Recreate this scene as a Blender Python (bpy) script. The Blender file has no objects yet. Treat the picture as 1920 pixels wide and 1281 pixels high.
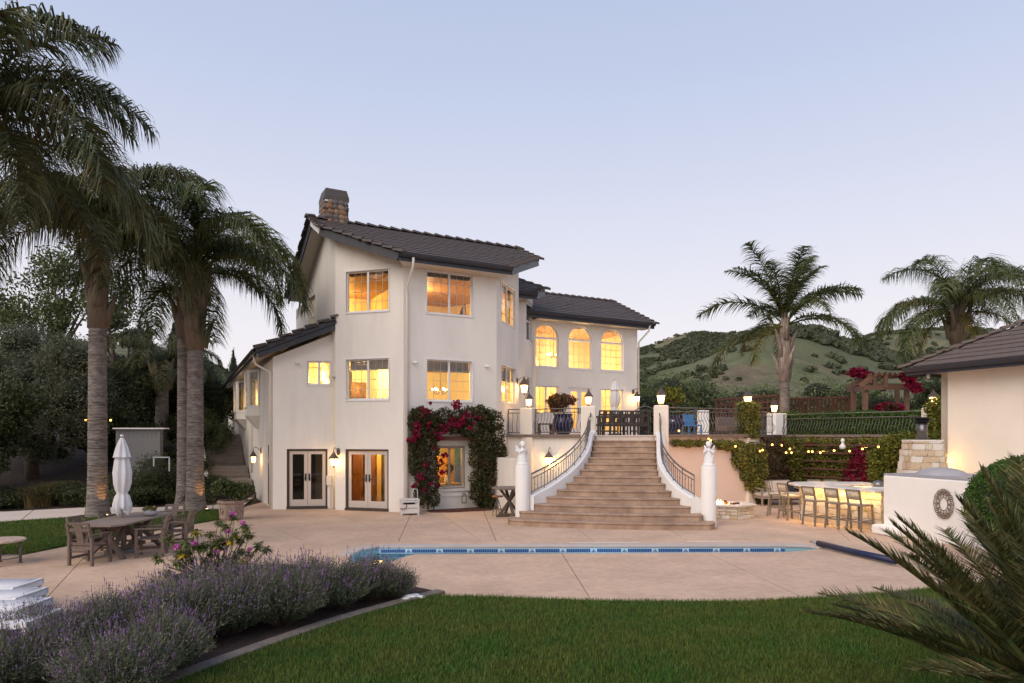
import bpy, bmesh, math, random
import numpy as np
from mathutils import Vector, Matrix, noise
random.seed(7); RNG = np.random.default_rng(7)
R = math.radians
sc = bpy.context.scene
col = sc.collection
# ------------------------------------------------------------ camera, sky, sun, exposure
ZC, HY, F = 2.42, 818.5, 1280.0
cd = bpy.data.cameras.new('camera'); cam = bpy.data.objects.new('camera', cd); col.objects.link(cam)
cam.location = (0, 0, ZC); cam.rotation_euler = (R(90), 0, 0)
cd.sensor_width = 36; cd.lens = 24; cd.shift_y = (HY - 640.5) / 1920; cd.clip_start = .05; cd.clip_end = 3000
sc.camera = cam
w = bpy.data.worlds.new('World'); sc.world = w; w.use_nodes = True
nt = w.node_tree; nt.nodes.clear()
wo = nt.nodes.new('ShaderNodeOutputWorld'); bg = nt.nodes.new('ShaderNodeBackground')
sky = nt.nodes.new('ShaderNodeTexSky'); sky.sky_type = 'NISHITA'; sky.sun_disc = False
sky.sun_elevation = R(14); sky.sun_rotation = R(215)
tc = nt.nodes.new('ShaderNodeTexCoord'); sx = nt.nodes.new('ShaderNodeSeparateXYZ')
nt.links.new(tc.outputs['Generated'], sx.inputs[0])
rp = nt.nodes.new('ShaderNodeValToRGB'); nt.links.new(sx.outputs['Z'], rp.inputs[0])
el = rp.color_ramp.elements
def lin(c): return tuple(((v/255)/12.92 if v/255 <= .04045 else ((v/255+.055)/1.055)**2.4) for v in c) + (1,)
el[0].position = 0.0; el[0].color = lin((238, 228, 230))
el[1].position = 1.0; el[1].color = lin((128, 150, 200))
for p_, c_ in ((.05, (236, 228, 231)), (.14, (230, 226, 231)), (.28, (212, 214, 229)), (.45, (187, 197, 222)), (.6, (172, 185, 214))):
    e_ = el.new(p_); e_.color = lin(c_)
mx = nt.nodes.new('ShaderNodeMix'); mx.data_type = 'RGBA'; mx.inputs[0].default_value = .06
sm = nt.nodes.new('ShaderNodeVectorMath'); sm.operation = 'SCALE'; sm.inputs[3].default_value = .10
nt.links.new(sky.outputs[0], sm.inputs[0])
nt.links.new(rp.outputs[0], mx.inputs[6]); nt.links.new(sm.outputs[0], mx.inputs[7])
nt.links.new(mx.outputs[2], bg.inputs[0]); bg.inputs[1].default_value = .90
nt.links.new(bg.outputs[0], wo.inputs[0])
sl = bpy.data.lights.new('sun', 'SUN'); sl.energy = 1.9; sl.angle = R(55); sl.color = (1, .84, .68)
sun = bpy.data.objects.new('sun', sl); col.objects.link(sun)
sd = Vector((-.55, -.72, .74)).normalized()           # direction towards the afterglow, behind the camera to the left
sun.rotation_euler = sd.to_track_quat('Z', 'Y').to_euler()
vs = sc.view_settings; vs.view_transform = 'Standard'; vs.look = 'None'; vs.exposure = 0.38; vs.gamma = 1; vs.use_curve_mapping = False
sc.cycles.max_bounces = 7; sc.cycles.transparent_max_bounces = 12; sc.cycles.diffuse_bounces = 3; sc.cycles.glossy_bounces = 3
sc.cycles.use_denoising = True; sc.cycles.sample_clamp_indirect = 6; sc.cycles.caustics_reflective = False; sc.cycles.caustics_refractive = False

def GP(px, py, z=0.0):            # ground point (height z) seen at a pixel of the photograph
    Y = (ZC - z) * F / (py - HY); return (px - 960) / F * Y, Y
def PX(px, Y): return (px - 960) / F * Y
def PZ(py, Y): return ZC + (HY - py) * Y / F
def AT(px, py, Y): return Vector((PX(px, Y), Y, PZ(py, Y)))

# ------------------------------------------------------------ materials
MATS = {}
def mat(name, c, rough=.7, var=.0, vs=3.0, bump=0.0, bs=60.0, metal=0.0, c2=None, cs=1.0, isl=0.0, spec=.4, trans=0.0, coat=0, stretch=None, thr=(.35, .65), bd=.02):
    if name in MATS: return MATS[name]
    m = bpy.data.materials.new(name); m.use_nodes = True; n = m.node_tree; N = n.nodes; L = n.links
    b = N['Principled BSDF']
    b.inputs['Roughness'].default_value = rough; b.inputs['Metallic'].default_value = metal
    b.inputs['Specular IOR Level'].default_value = spec
    if coat: b.inputs['Coat Weight'].default_value = coat
    t = N.new('ShaderNodeTexCoord'); src = t.outputs['Object']
    if stretch:
        mp = N.new('ShaderNodeMapping'); mp.inputs['Scale'].default_value = stretch; L.new(src, mp.inputs[0]); src = mp.outputs[0]
    base = None
    rgb = N.new('ShaderNodeRGB'); rgb.outputs[0].default_value = (*c, 1); base = rgb.outputs[0]
    if c2:
        no = N.new('ShaderNodeTexNoise'); no.inputs['Scale'].default_value = cs; no.inputs['Detail'].default_value = 6; no.inputs['Roughness'].default_value = .62
        L.new(src, no.inputs[0]); r_ = N.new('ShaderNodeValToRGB'); r_.color_ramp.elements[0].position = thr[0]; r_.color_ramp.elements[1].position = thr[1]
        L.new(no.outputs[0], r_.inputs[0]); mi = N.new('ShaderNodeMix'); mi.data_type = 'RGBA'
        L.new(r_.outputs[0], mi.inputs[0]); L.new(base, mi.inputs[6]); mi.inputs[7].default_value = (*c2, 1); base = mi.outputs[2]
    if isl:
        g = N.new('ShaderNodeNewGeometry'); hs = N.new('ShaderNodeHueSaturation')
        mr = N.new('ShaderNodeMapRange'); mr.inputs[3].default_value = 1 - isl; mr.inputs[4].default_value = 1 + isl
        L.new(g.outputs['Random Per Island'], mr.inputs[0]); L.new(mr.outputs[0], hs.inputs['Value']); L.new(base, hs.inputs['Color'])
        mr2 = N.new('ShaderNodeMapRange'); mr2.inputs[3].default_value = .5 - isl*.06; mr2.inputs[4].default_value = .5 + isl*.05
        ml = N.new('ShaderNodeMath'); ml.operation = 'FRACT'; m5 = N.new('ShaderNodeMath'); m5.operation = 'MULTIPLY'; m5.inputs[1].default_value = 7.3
        L.new(g.outputs['Random Per Island'], m5.inputs[0]); L.new(m5.outputs[0], ml.inputs[0]); L.new(ml.outputs[0], mr2.inputs[0]); L.new(mr2.outputs[0], hs.inputs['Hue'])
        base = hs.outputs[0]
    if var:
        no = N.new('ShaderNodeTexNoise'); no.inputs['Scale'].default_value = vs; no.inputs['Detail'].default_value = 8; no.inputs['Roughness'].default_value = .65
        L.new(src, no.inputs[0]); mr = N.new('ShaderNodeMapRange'); mr.inputs[1].default_value = .25; mr.inputs[2].default_value = .75
        mr.inputs[3].default_value = 1 - var; mr.inputs[4].default_value = 1 + var
        L.new(no.outputs[0], mr.inputs[0]); hv = N.new('ShaderNodeHueSaturation'); L.new(mr.outputs[0], hv.inputs['Value']); L.new(base, hv.inputs['Color']); base = hv.outputs[0]
    L.new(base, b.inputs['Base Color'])
    if bump:
        no = N.new('ShaderNodeTexNoise'); no.inputs['Scale'].default_value = bs; no.inputs['Detail'].default_value = 5
        L.new(src, no.inputs[0]); bp = N.new('ShaderNodeBump'); bp.inputs['Strength'].default_value = bump; bp.inputs['Distance'].default_value = bd
        L.new(no.outputs[0], bp.inputs['Height']); L.new(bp.outputs[0], b.inputs['Normal'])
    if trans:
        tr = N.new('ShaderNodeBsdfTranslucent'); L.new(base, tr.inputs[0]); ms = N.new('ShaderNodeMixShader'); ms.inputs[0].default_value = trans
        L.new(b.outputs[0], ms.inputs[1]); L.new(tr.outputs[0], ms.inputs[2]); L.new(ms.outputs[0], N['Material Output'].inputs[0])
    MATS[name] = m; return m
def emat(name, c, s, transp=0.0):
    m = bpy.data.materials.new(name); m.use_nodes = True; n = m.node_tree; n.nodes.clear()
    o = n.nodes.new('ShaderNodeOutputMaterial'); e = n.nodes.new('ShaderNodeEmission'); e.inputs[0].default_value = (*c, 1); e.inputs[1].default_value = s
    if transp:
        t = n.nodes.new('ShaderNodeBsdfTransparent'); a = n.nodes.new('ShaderNodeAddShader'); n.links.new(e.outputs[0], a.inputs[0]); n.links.new(t.outputs[0], a.inputs[1]); n.links.new(a.outputs[0], o.inputs[0])
    else: n.links.new(e.outputs[0], o.inputs[0])
    MATS[name] = m; return m
def glassmat(name, tint=(1, 1, 1), rough=0.0, ior=1.45, boost=1.0):
    m = bpy.data.materials.new(name); m.use_nodes = True; n = m.node_tree; n.nodes.clear(); N = n.nodes
    o = N.new('ShaderNodeOutputMaterial'); t = N.new('ShaderNodeBsdfTransparent'); t.inputs[0].default_value = (*tint, 1)
    g = N.new('ShaderNodeBsdfGlossy'); g.inputs['Roughness'].default_value = rough; f = N.new('ShaderNodeFresnel'); f.inputs[0].default_value = ior
    mu = N.new('ShaderNodeMath'); mu.operation = 'MULTIPLY'; mu.inputs[1].default_value = boost; mu.use_clamp = True
    n.links.new(f.outputs[0], mu.inputs[0]); ms = N.new('ShaderNodeMixShader'); n.links.new(mu.outputs[0], ms.inputs[0])
    n.links.new(t.outputs[0], ms.inputs[1]); n.links.new(g.outputs[0], ms.inputs[2]); n.links.new(ms.outputs[0], o.inputs[0]); MATS[name] = m; return m

STUCCO = mat('stucco', (.82, .775, .71), .9, var=.05, vs=.9, bump=.5, bs=38, c2=(.73, .675, .61), cs=1.6, stretch=(1, 1, .22), thr=(.48, .78))
STUCCO2 = mat('stucco_cream', (.82, .75, .65), .9, var=.05, vs=1.1, bump=.4, bs=40)
PINKST = mat('stucco_pink', (.78, .62, .53), .9, var=.06, vs=.8, bump=.35, bs=40)
WHITEST = mat('white_plaster', (.84, .82, .79), .85, var=.03, vs=2, bump=.25, bs=30)
SOFFIT = mat('soffit_paint', (.62, .55, .46), .8, var=.05)
TRIMW = mat('window_trim_white', (.78, .77, .76), .5)
TRIMD = mat('dark_trim', (.035, .037, .048), .4, var=.2, vs=4)
TILE = mat('roof_tile', (.085, .072, .068), .7, var=.35, vs=2.5, bump=.5, bs=30, c2=(.10, .078, .068), cs=1.7)
TILE2 = mat('roof_tile_brown', (.15, .115, .095), .85, var=.25, vs=3, bump=.5, bs=30, c2=(.11, .085, .075), cs=2)
DECK = mat('deck_concrete', (.62, .44, .305), .85, var=.20, vs=.8, bump=.3, bs=110, c2=(.52, .365, .265), cs=7, bd=.008)
STEPM = mat('step_concrete', (.44, .31, .22), .85, var=.25, vs=3.5, bump=.3, bs=60, c2=(.30, .20, .145), cs=2.2, bd=.01)
PATHM = mat('pale_path', (.64, .55, .48), .9, var=.1, vs=1.5, bump=.2, bs=90, bd=.006)
DARKGAP = mat('joint_filler', (.06, .045, .04), .95)
IRON = mat('wrought_iron', (.16, .145, .14), .5, metal=.35, var=.15)
BLACKM = mat('black_metal', (.02, .02, .02), .4, metal=.6)
GREYWOOD = mat('weathered_grey_wood', (.155, .115, .095), .75, var=.22, vs=14, bump=.3, bs=40, stretch=(1, 6, 1))
STOOLWOOD = mat('stool_taupe_wood', (.20, .165, .13), .7, var=.2, vs=12, bump=.3, bs=40)
DARKFURN = mat('dark_furniture', (.055, .045, .042), .6, var=.15)
ROPE = mat('woven_rope', (.62, .55, .44), .85, bump=.8, bs=80, var=.15, vs=60)
REDWOOD = mat('redwood', (.11, .045, .032), .75, var=.25, vs=9, bump=.3, bs=30)
TIMBER = mat('pergola_timber', (.19, .105, .07), .75, var=.25, vs=9, bump=.3, bs=30)
CANVAS = mat('white_canvas', (.80, .79, .80), .85, bump=.3, bs=25, var=.04, trans=.15)
MARBLE = mat('statue_marble', (.80, .80, .80), .6, var=.12, vs=12, bump=.3, bs=40)
NAVY = mat('navy_glaze', (.008, .012, .055), .12, coat=.6)
TERRA = mat('aged_planter', (.34, .245, .20), .9, var=.25, vs=6, bump=.6, bs=25)
GLASS = glassmat('window_glass', (.97, .98, .97), 0, 1.5, 1.3)
DGLASS = glassmat('upper_glass', (.97, .98, .97), 0, 1.6, 2.2)
SOIL = mat('bed_soil', (.055, .035, .028), .95, var=.4, vs=8, bump=1, bs=25, bd=.05)
BARK = mat('tree_bark', (.12, .09, .07), .9, var=.3, vs=6, bump=.8, bs=20)
INTW = mat('room_wall_paint', (.88, .76, .50), .9)
INTF = mat('room_floor', (.42, .25, .11), .5)
DOORWOOD = mat('knotty_wood_door', (.26, .10, .035), .5, var=.5, vs=3, stretch=(3, 3, .6), bump=.2, bs=20)
LAMPG = emat('lantern_glow', (1, .60, .20), 5, .5)
BULB = emat('bulb_glow', (1, .42, .08), 9)
SHADE = emat('lampshade_glow', (1, .72, .33), 3.2)
CHAND = emat('chandelier_glow', (1, .75, .4), 25)

# ------------------------------------------------------------ mesh helpers
def fin(me, name, m, parent=None, smooth=False, wp=False):
    if smooth: me.polygons.foreach_set('use_smooth', [True]*len(me.polygons))
    if m is not None and not len(me.materials):
        for mm in (m if isinstance(m, (list, tuple)) else [m]): me.materials.append(mm)
    o = bpy.data.objects.new(name, me); col.objects.link(o)
    if parent is not None:
        o.parent = parent
        if wp: o.matrix_parent_inverse = parent.matrix_basis.inverted()
    return o
class MB:
    def __init__(s): s.v = []; s.f = []; s.mi = []; s.cur = 0
    def add(s, vs, fs):
        n = len(s.v); s.v += [tuple(v) for v in vs]; s.f += [tuple(i+n for i in f) for f in fs]; s.mi += [s.cur]*len(fs); return s
    def box(s, c, d, rz=0, M=None):
        x, y, z = d[0]/2, d[1]/2, d[2]/2; cz, sz = math.cos(rz), math.sin(rz); vs = []
        for k in (-z, z):
            for (i, j) in ((-x, -y), (x, -y), (x, y), (-x, y)):
                v = Vector((c[0]+i*cz-j*sz, c[1]+i*sz+j*cz, c[2]+k)); vs.append(M @ v if M else v)
        return s.add(vs, [(3,2,1,0),(4,5,6,7),(0,1,5,4),(1,2,6,5),(2,3,7,6),(3,0,4,7)])
    def bar(s, a, b, w_, h_, up=(0, 0, 1)):
        a, b = Vector(a), Vector(b); d = (b-a).normalized(); u = Vector(up); sd_ = d.cross(u)
        if sd_.length < 1e-4: sd_ = d.cross(Vector((1, 0, 0)))
        sd_.normalize(); u = sd_.cross(d).normalized(); vs = []
        for p in (a, b):
            for i, j in ((-1,-1),(1,-1),(1,1),(-1,1)): vs.append(p + sd_*i*w_/2 + u*j*h_/2)
        return s.add(vs, [(0,1,2,3),(7,6,5,4),(0,4,5,1),(1,5,6,2),(2,6,7,3),(3,7,4,0)])
    def tube(s, pts, r, n=6, cap=True):
        pts = [Vector(p) for p in pts]; rs = r if isinstance(r, (list, tuple)) else [r]*len(pts); vs = []; fs = []; prev = None
        for i, p in enumerate(pts):
            d = (pts[min(i+1, len(pts)-1)] - pts[max(i-1, 0)]).normalized()
            if prev is None:
                a = Vector((0, 0, 1)) if abs(d.z) < .9 else Vector((1, 0, 0)); u = d.cross(a).normalized()
            else: u = (prev - d*prev.dot(d)).normalized()
            prev = u; v_ = d.cross(u)
            for k in range(n):
                t = 2*math.pi*k/n; vs.append(p + (u*math.cos(t) + v_*math.sin(t))*rs[i])
        for i in range(len(pts)-1):
            for k in range(n):
                a, b = i*n+k, i*n+(k+1) % n; fs.append((a, b, b+n, a+n))
        if cap: fs += [tuple(range(n))[::-1], tuple(range((len(pts)-1)*n, len(pts)*n))]
        return s.add(vs, fs)
    def lathe(s, prof, c=(0, 0, 0), n=16, sq=None):
        vs = []; fs = []
        for (r, z) in prof:
            for k in range(n):
                t = 2*math.pi*(k+.5)/n; vs.append((c[0]+r*math.cos(t), c[1]+r*math.sin(t), c[2]+z))
        for i in range(len(prof)-1):
            for k in range(n):
                a, b = i*n+k, i*n+(k+1) % n; fs.append((a, b, b+n, a+n))
        fs += [tuple(range(n))[::-1], tuple(range((len(prof)-1)*n, len(prof)*n))]
        return s.add(vs, fs)
    def prism(s, poly, z0, z1):
        ar = sum(poly[i][0]*poly[(i+1) % len(poly)][1]-poly[(i+1) % len(poly)][0]*poly[i][1] for i in range(len(poly)))
        if ar < 0: poly = poly[::-1]
        n = len(poly); f0 = z0 if callable(z0) else (lambda p: z0); f1 = z1 if callable(z1) else (lambda p: z1)
        vs = [(p[0], p[1], f0(p)) for p in poly] + [(p[0], p[1], f1(p)) for p in poly]
        return s.add(vs, [tuple(range(n))[::-1], tuple(range(n, 2*n))] + [(i, (i+1) % n, n+(i+1) % n, n+i) for i in range(n)])
    def quad(s, *p): return s.add(p, [tuple(range(len(p)))])
    def sphere(s, c, r, n=10, m_=6, sc3=(1, 1, 1)):
        prof = [(max(1e-3, math.sin(math.pi*i/m_)), -math.cos(math.pi*i/m_)) for i in range(m_+1)]
        vs = []; fs = []
        for (a, z) in prof:
            for k in range(n):
                t = 2*math.pi*k/n; vs.append((c[0]+r*a*math.cos(t)*sc3[0], c[1]+r*a*math.sin(t)*sc3[1], c[2]+r*z*sc3[2]))
        for i in range(m_):
            for k in range(n):
                a, b = i*n+k, i*n+(k+1) % n; fs.append((a, b, b+n, a+n))
        return s.add(vs, fs)
    def mesh(s, name):
        me = bpy.data.meshes.new(name); me.from_pydata(s.v, [], s.f); 
        if any(s.mi): me.polygons.foreach_set('material_index', s.mi)
        me.update(); return me
    def build(s, name, m, parent=None, smooth=False, wp=False, bev=0):
        o = fin(s.mesh(name), name, m, parent, smooth, wp)
        if bev:
            b = o.modifiers.new('bevel', 'BEVEL'); b.width = bev; b.segments = 2; b.limit_method = 'ANGLE'
        return o
def tag(o, label=None, cat=None, group=None, kind=None):
    if label: o['label'] = label
    if cat: o['category'] = cat
    if group: o['group'] = group
    if kind: o['kind'] = kind
    return o
def thing(name, label, cat, loc=(0, 0, 0), rz=0, group=None):
    o = bpy.data.objects.new(name, None); col.objects.link(o); o.location = loc; o.rotation_euler = (0, 0, rz)
    o.empty_display_size = .2
    bpy_m = Matrix.Translation(loc) @ Matrix.Rotation(rz, 4, 'Z'); o.matrix_basis = bpy_m
    return tag(o, label, cat, group)
KIDS = {}
def copy_tree(o, loc=None, rz=None, label=None, parent=None):
    c = o.copy(); col.objects.link(c)
    if parent is not None: c.parent = parent; c.matrix_parent_inverse = o.matrix_parent_inverse.copy()
    if loc is not None: c.location = loc
    if rz is not None: c.rotation_euler = (0, 0, rz)
    if label: c['label'] = label
    for ch in list(o.children): copy_tree(ch, parent=c)
    return c
def light(name, kind, loc, e, c=(1, .6, .25), r=.05, parent=None, size=None, rot=None, wp=False):
    l = bpy.data.lights.new(name, kind); l.energy = e; l.color = c
    if kind == 'AREA':
        l.shape = 'RECTANGLE'; l.size, l.size_y = size
    else: l.shadow_soft_size = r
    o = bpy.data.objects.new(name, l); col.objects.link(o); o.location = loc
    if rot: o.rotation_euler = rot
    if parent is not None:
        o.parent = parent
        if wp: o.matrix_parent_inverse = parent.matrix_basis.inverted()
    return o
def leaves_mesh(name, P, size, droop=0.0, aspect=.5, rng=RNG, up=.0):
    """rhombic leaf faces at points P (n,3)"""
    n = len(P); s = size*(.6+.8*rng.random(n))[:, None]
    d = rng.normal(size=(n, 3)); d[:, 2] -= droop; d /= np.linalg.norm(d, axis=1)[:, None]
    q = rng.normal(size=(n, 3)); q[:, 2] += up; sidev = np.cross(d, q); sidev /= np.linalg.norm(sidev, axis=1)[:, None]
    V = np.stack([P - d*s*.5, P + sidev*s*aspect*.5, P + d*s*.5, P - sidev*s*aspect*.5], 1).reshape(-1, 3)
    return quads(name, V)
def quads(name, V):
    n = len(V)//4; me = bpy.data.meshes.new(name)
    me.vertices.add(4*n); me.vertices.foreach_set('co', V.astype(np.float32).ravel())
    me.loops.add(4*n); me.loops.foreach_set('vertex_index', np.arange(4*n, dtype=np.int32))
    me.polygons.add(n); me.polygons.foreach_set('loop_start', np.arange(0, 4*n, 4, dtype=np.int32))
    me.update(calc_edges=True); return me
def tris(name, V):
    n = len(V)//3; me = bpy.data.meshes.new(name)
    me.vertices.add(3*n); me.vertices.foreach_set('co', V.astype(np.float32).ravel())
    me.loops.add(3*n); me.loops.foreach_set('vertex_index', np.arange(3*n, dtype=np.int32))
    me.polygons.add(n); me.polygons.foreach_set('loop_start', np.arange(0, 3*n, 3, dtype=np.int32))
    me.update(calc_edges=True); return me
def blob_pts(blobs, n, rng=RNG, shell=.55):
    """points in ellipsoids [(cx,cy,cz,rx,ry,rz)], biased to the shell"""
    vol = np.array([(b[3]*b[4]*b[5])**(2/3) for b in blobs]); k = rng.choice(len(blobs), n, p=vol/vol.sum())
    B = np.array(blobs)[k]; d = rng.normal(size=(n, 3)); d /= np.linalg.norm(d, axis=1)[:, None]
    r = shell + (1-shell)*rng.random(n)**.6; r *= 1 + (.025 if shell > .9 else .10)*rng.normal(size=n)
    return B[:, :3] + d*r[:, None]*B[:, 3:]
def sub_blobs(c, r, n, f=.38, rng=random):
    """split one big ellipsoid into lumpy clumps"""
    out = []
    for i in range(n):
        th = rng.uniform(0, 2*math.pi); cz = rng.uniform(-.75, 1); q = math.sqrt(max(0, 1-cz*cz)); k = rng.uniform(.35, .78); g = f*rng.uniform(.65, 1.3)
        out.append((c[0]+r[0]*k*q*math.cos(th), c[1]+r[1]*k*q*math.sin(th), c[2]+r[2]*k*cz, r[0]*g, r[1]*g, r[2]*g*.9))
    return out
def in_poly(x, y, P):
    c = False; j = len(P)-1
    for i in range(len(P)):
        if (P[i][1] > y) != (P[j][1] > y) and x < (P[j][0]-P[i][0])*(y-P[i][1])/(P[j][1]-P[i][1]+1e-12)+P[i][0]: c = not c
        j = i
    return c
def in_poly_np(x, y, P):
    c = np.zeros(len(x), bool); j = len(P)-1
    for i in range(len(P)):
        k = ((P[i][1] > y) != (P[j][1] > y)) & (x < (P[j][0]-P[i][0])*(y-P[i][1])/(P[j][1]-P[i][1]+1e-12)+P[i][0]); c ^= k; j = i
    return c
def fill(name, poly, z, m, **k):
    b = MB(); n = len(poly); ar = sum(poly[i][0]*poly[(i+1) % n][1]-poly[(i+1) % n][0]*poly[i][1] for i in range(n))
    if ar < 0: poly = poly[::-1]
    b.quad(*[(p[0], p[1], z) for p in poly]); return b.build(name, m, **k)
# ============================================================ SETTING
g = MB(); gx, gy = (-900, -3.4, 6.9, 900), (-60, 12.8, 15.2, 900)
for i_ in range(3):
    for j_ in range(3):
        if (i_, j_) != (1, 1): g.quad((gx[i_], gy[j_], -.07), (gx[i_+1], gy[j_], -.07), (gx[i_+1], gy[j_+1], -.07), (gx[i_], gy[j_+1], -.07))
tag(g.build('ground', mat('earth', (.07, .06, .035), .95, var=.3, vs=.4, bump=.5, bs=8)), 'brown garden earth around the patio', 'ground', kind='structure')

# ---- pool deck: concrete slabs with real joints over a dark sub-base
def split(poly, a, b):
    ax, ay = a; bx, by = b; nx, ny = -(by-ay), bx-ax
    sd_ = [(p[0]-ax)*nx+(p[1]-ay)*ny for p in poly]; A, B = [], []
    for i in range(len(poly)):
        p, q = poly[i], poly[(i+1) % len(poly)]; s, t = sd_[i], sd_[(i+1) % len(poly)]
        (A if s >= 0 else B).append(p)
        if s*t < 0:
            k = s/(s-t); m_ = (p[0]+(q[0]-p[0])*k, p[1]+(q[1]-p[1])*k); A.append(m_); B.append(m_)
    return [x for x in (A, B) if len(x) > 2]
def cut(pieces, a, b, pt=None):
    out = []
    for p in pieces:
        if pt is None or in_poly(pt[0], pt[1], p): out += split(p, a, b)
        else: out.append(p)
    return out
def inset(poly, g_):
    n = len(poly); ar = sum(poly[i][0]*poly[(i+1) % n][1]-poly[(i+1) % n][0]*poly[i][1] for i in range(n))
    if ar < 0: poly = poly[::-1]
    poly = [p for i, p in enumerate(poly) if math.dist(p, poly[i-1]) > 1e-4]; n = len(poly); out = []
    for i in range(n):
        p0, p1, p2 = poly[i-1], poly[i], poly[(i+1) % n]
        d1 = Vector((p1[0]-p0[0], p1[1]-p0[1])).normalized(); d2 = Vector((p2[0]-p1[0], p2[1]-p1[1])).normalized()
        n1 = Vector((-d1.y, d1.x)); n2 = Vector((-d2.y, d2.x)); m_ = n1+n2
        if m_.length < .2: m_ = n1
        m_ = m_.normalized(); k = g_/max(.35, m_.dot(n1)); out.append((p1[0]+m_.x*k, p1[1]+m_.y*k))
    return out
POOL_FAR = [(-3.2, 14.45), (-2.9, 14.86), (6.0, 15.0), (6.5, 14.9)]
POOL_NEAR = [(6.25, 14.52), (5.7, 14.28), (-2.0, 14.03), (-2.15, 13.8), (-2.3, 13.35), (-2.55, 13.0), (-2.85, 12.95), (-3.15, 13.2), (-3.25, 13.8)]
pool_poly = POOL_FAR + [(6.6, 14.7)] + POOL_NEAR
near = [(-18, 4.2), (14.5, 4.2), (14.5, 14.7), (6.6, 14.7)] + POOL_NEAR + [(-3.2, 14.45), (-18, 14.45)]
far = [(-18, 14.45), (-3.2, 14.45)] + POOL_FAR[1:] + [(6.6, 14.7), (14.5, 14.7), (14.5, 26), (-9.2, 26), (-9.2, 22.0), (-18, 22)]
pcs = [near]
for a, b in (((1055, 1040), (1110, 1128)), ((1325, 1037), (1515, 1125))): pcs = cut(pcs, GP(*a), GP(*b))
pcs = cut(pcs, GP(118, 1088), GP(70, 1140), GP(100, 1110)); pcs = cut(pcs, GP(118, 1088), GP(400, 1043), GP(140, 1060))
pcs = cut(pcs, (9.6, 4), (9.9, 14.7), (11, 12))
fp = [far]
fp = cut(fp, GP(560, 1016), GP(1500, 1014.5)); fl = [p for p in fp]
for a, b, q in (((755, 998), (742, 1026), (760, 1004)), ((920, 990), (935, 1026), (925, 1005)), ((655, 973), (715, 997), (690, 985)), ((830, 966), (865, 990), (850, 980)),
                ((1080, 990), (1125, 1024), (1110, 1010)), ((1250, 990), (1286, 1013), (1400, 1005)), ((1380, 1000), (1440, 1012), (1500, 1005)), ((1560, 985), (1600, 1020), (1600, 1010)),
                ((500, 985), (560, 1010), (530, 1000)), ((1345, 995), (1700, 1006), (1500, 985))):
    fp = cut(fp, GP(*a), GP(*b), GP(*q))
deckbase = fill('deck_base', [(-18, 4.2), (14.5, 4.2), (14.5, 14.7)] + [(6.6, 14.7)] + POOL_NEAR + [(-3.2, 14.45), (-18, 14.45)], -.035, DARKGAP)
tag(deckbase, 'dark joint bed below the near pool deck', 'deck', kind='structure')
deck = fill('pool_deck', far, -.035, DARKGAP); tag(deck, 'pinkish concrete pool deck in large slabs', 'deck', kind='structure')
for pc in pcs + fp:
    q = inset(pc, .008); b = MB(); b.prism(q, -.03, 0.0); b.build('slab', DECK, deck if pc in fp else deckbase)
# pool
pool = MB(); n = len(pool_poly)
zb = -1.1
for i in range(n):
    p, q = pool_poly[i], pool_poly[(i+1) % n]; pool.quad((p[0], p[1], 0), (q[0], q[1], 0), (q[0], q[1], zb), (p[0], p[1], zb))
pool.quad(*[(p[0], p[1], zb) for p in pool_poly[::-1]])
POOLPL = mat('pool_plaster', (.26, .44, .50), .6, var=.06)
po = pool.build('pool_basin', POOLPL); tag(po, 'light blue pool basin sunk in the deck', 'pool', kind='structure')
wm = glassmat('pool_water', (.74, .90, .94), .01, 1.33, .9); b_ = [q_ for q_ in wm.node_tree.nodes if q_.type == 'BSDF_GLOSSY'][0]
no = wm.node_tree.nodes.new('ShaderNodeTexNoise'); no.inputs['Scale'].default_value = 3.0; bp = wm.node_tree.nodes.new('ShaderNodeBump'); bp.inputs['Strength'].default_value = .12; bp.inputs['Distance'].default_value = .05
wm.node_tree.links.new(no.outputs[0], bp.inputs['Height']); wm.node_tree.links.new(bp.outputs[0], b_.inputs['Normal'])
tag(fill('pool_water', inset(pool_poly, .003), -.125, wm), 'still blue water of the long narrow pool', 'water', kind='structure')
light('pool_light', 'POINT', (-2.75, 13.8, -.6), 6, (.55, .85, 1), .08); light('pool_light', 'POINT', (2.0, 14.5, -.7), 5, (.55, .85, 1), .08)
# coping nosing (joined) and waterline tiles
cop = MB(); far_line = [(-3.25, 13.8), (-3.2, 14.45), (-2.9, 14.86), (6.0, 15.0), (6.5, 14.9), (6.62, 14.7)]
for i in range(len(far_line)-1):
    p, q = Vector((*far_line[i], 0)), Vector((*far_line[i+1], 0)); d = (q-p).normalized(); nn = Vector((-d.y, d.x, 0))
    cop.bar(p + nn*.13 + Vector((0, 0, .012)), q + nn*.13 + Vector((0, 0, .012)), .30, .05)
tag(cop.build('pool_coping', mat('coping', (.50, .44, .40), .8, var=.1, bump=.2, bs=60), bev=.012), 'grey bullnose coping along the far edge of the pool', 'coping', kind='structure')
TB = [mat('pool_tile_blue', (.04, .115, .30), .2), mat('pool_tile_white', (.50, .66, .80), .3), mat('pool_tile_accent', (.16, .25, .38), .3)] or [mat('pool_tile_blue', (.045, .13, .34), .2), mat('pool_tile_white', (.55, .72, .85), .3)]
tl = MB(); P0, P1 = Vector((-2.9, 14.86, 0)), Vector((6.0, 15.0, 0)); L_ = (P1-P0).length; d = (P1-P0).normalized(); nn = Vector((d.y, -d.x, 0))
tl.cur = 1; tl.bar(P0 + nn*.006 + Vector((0, 0, -.075)), P1 + nn*.006 + Vector((0, 0, -.075)), .006, .105)
k = 0; s = .05; tl.cur = 0
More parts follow.
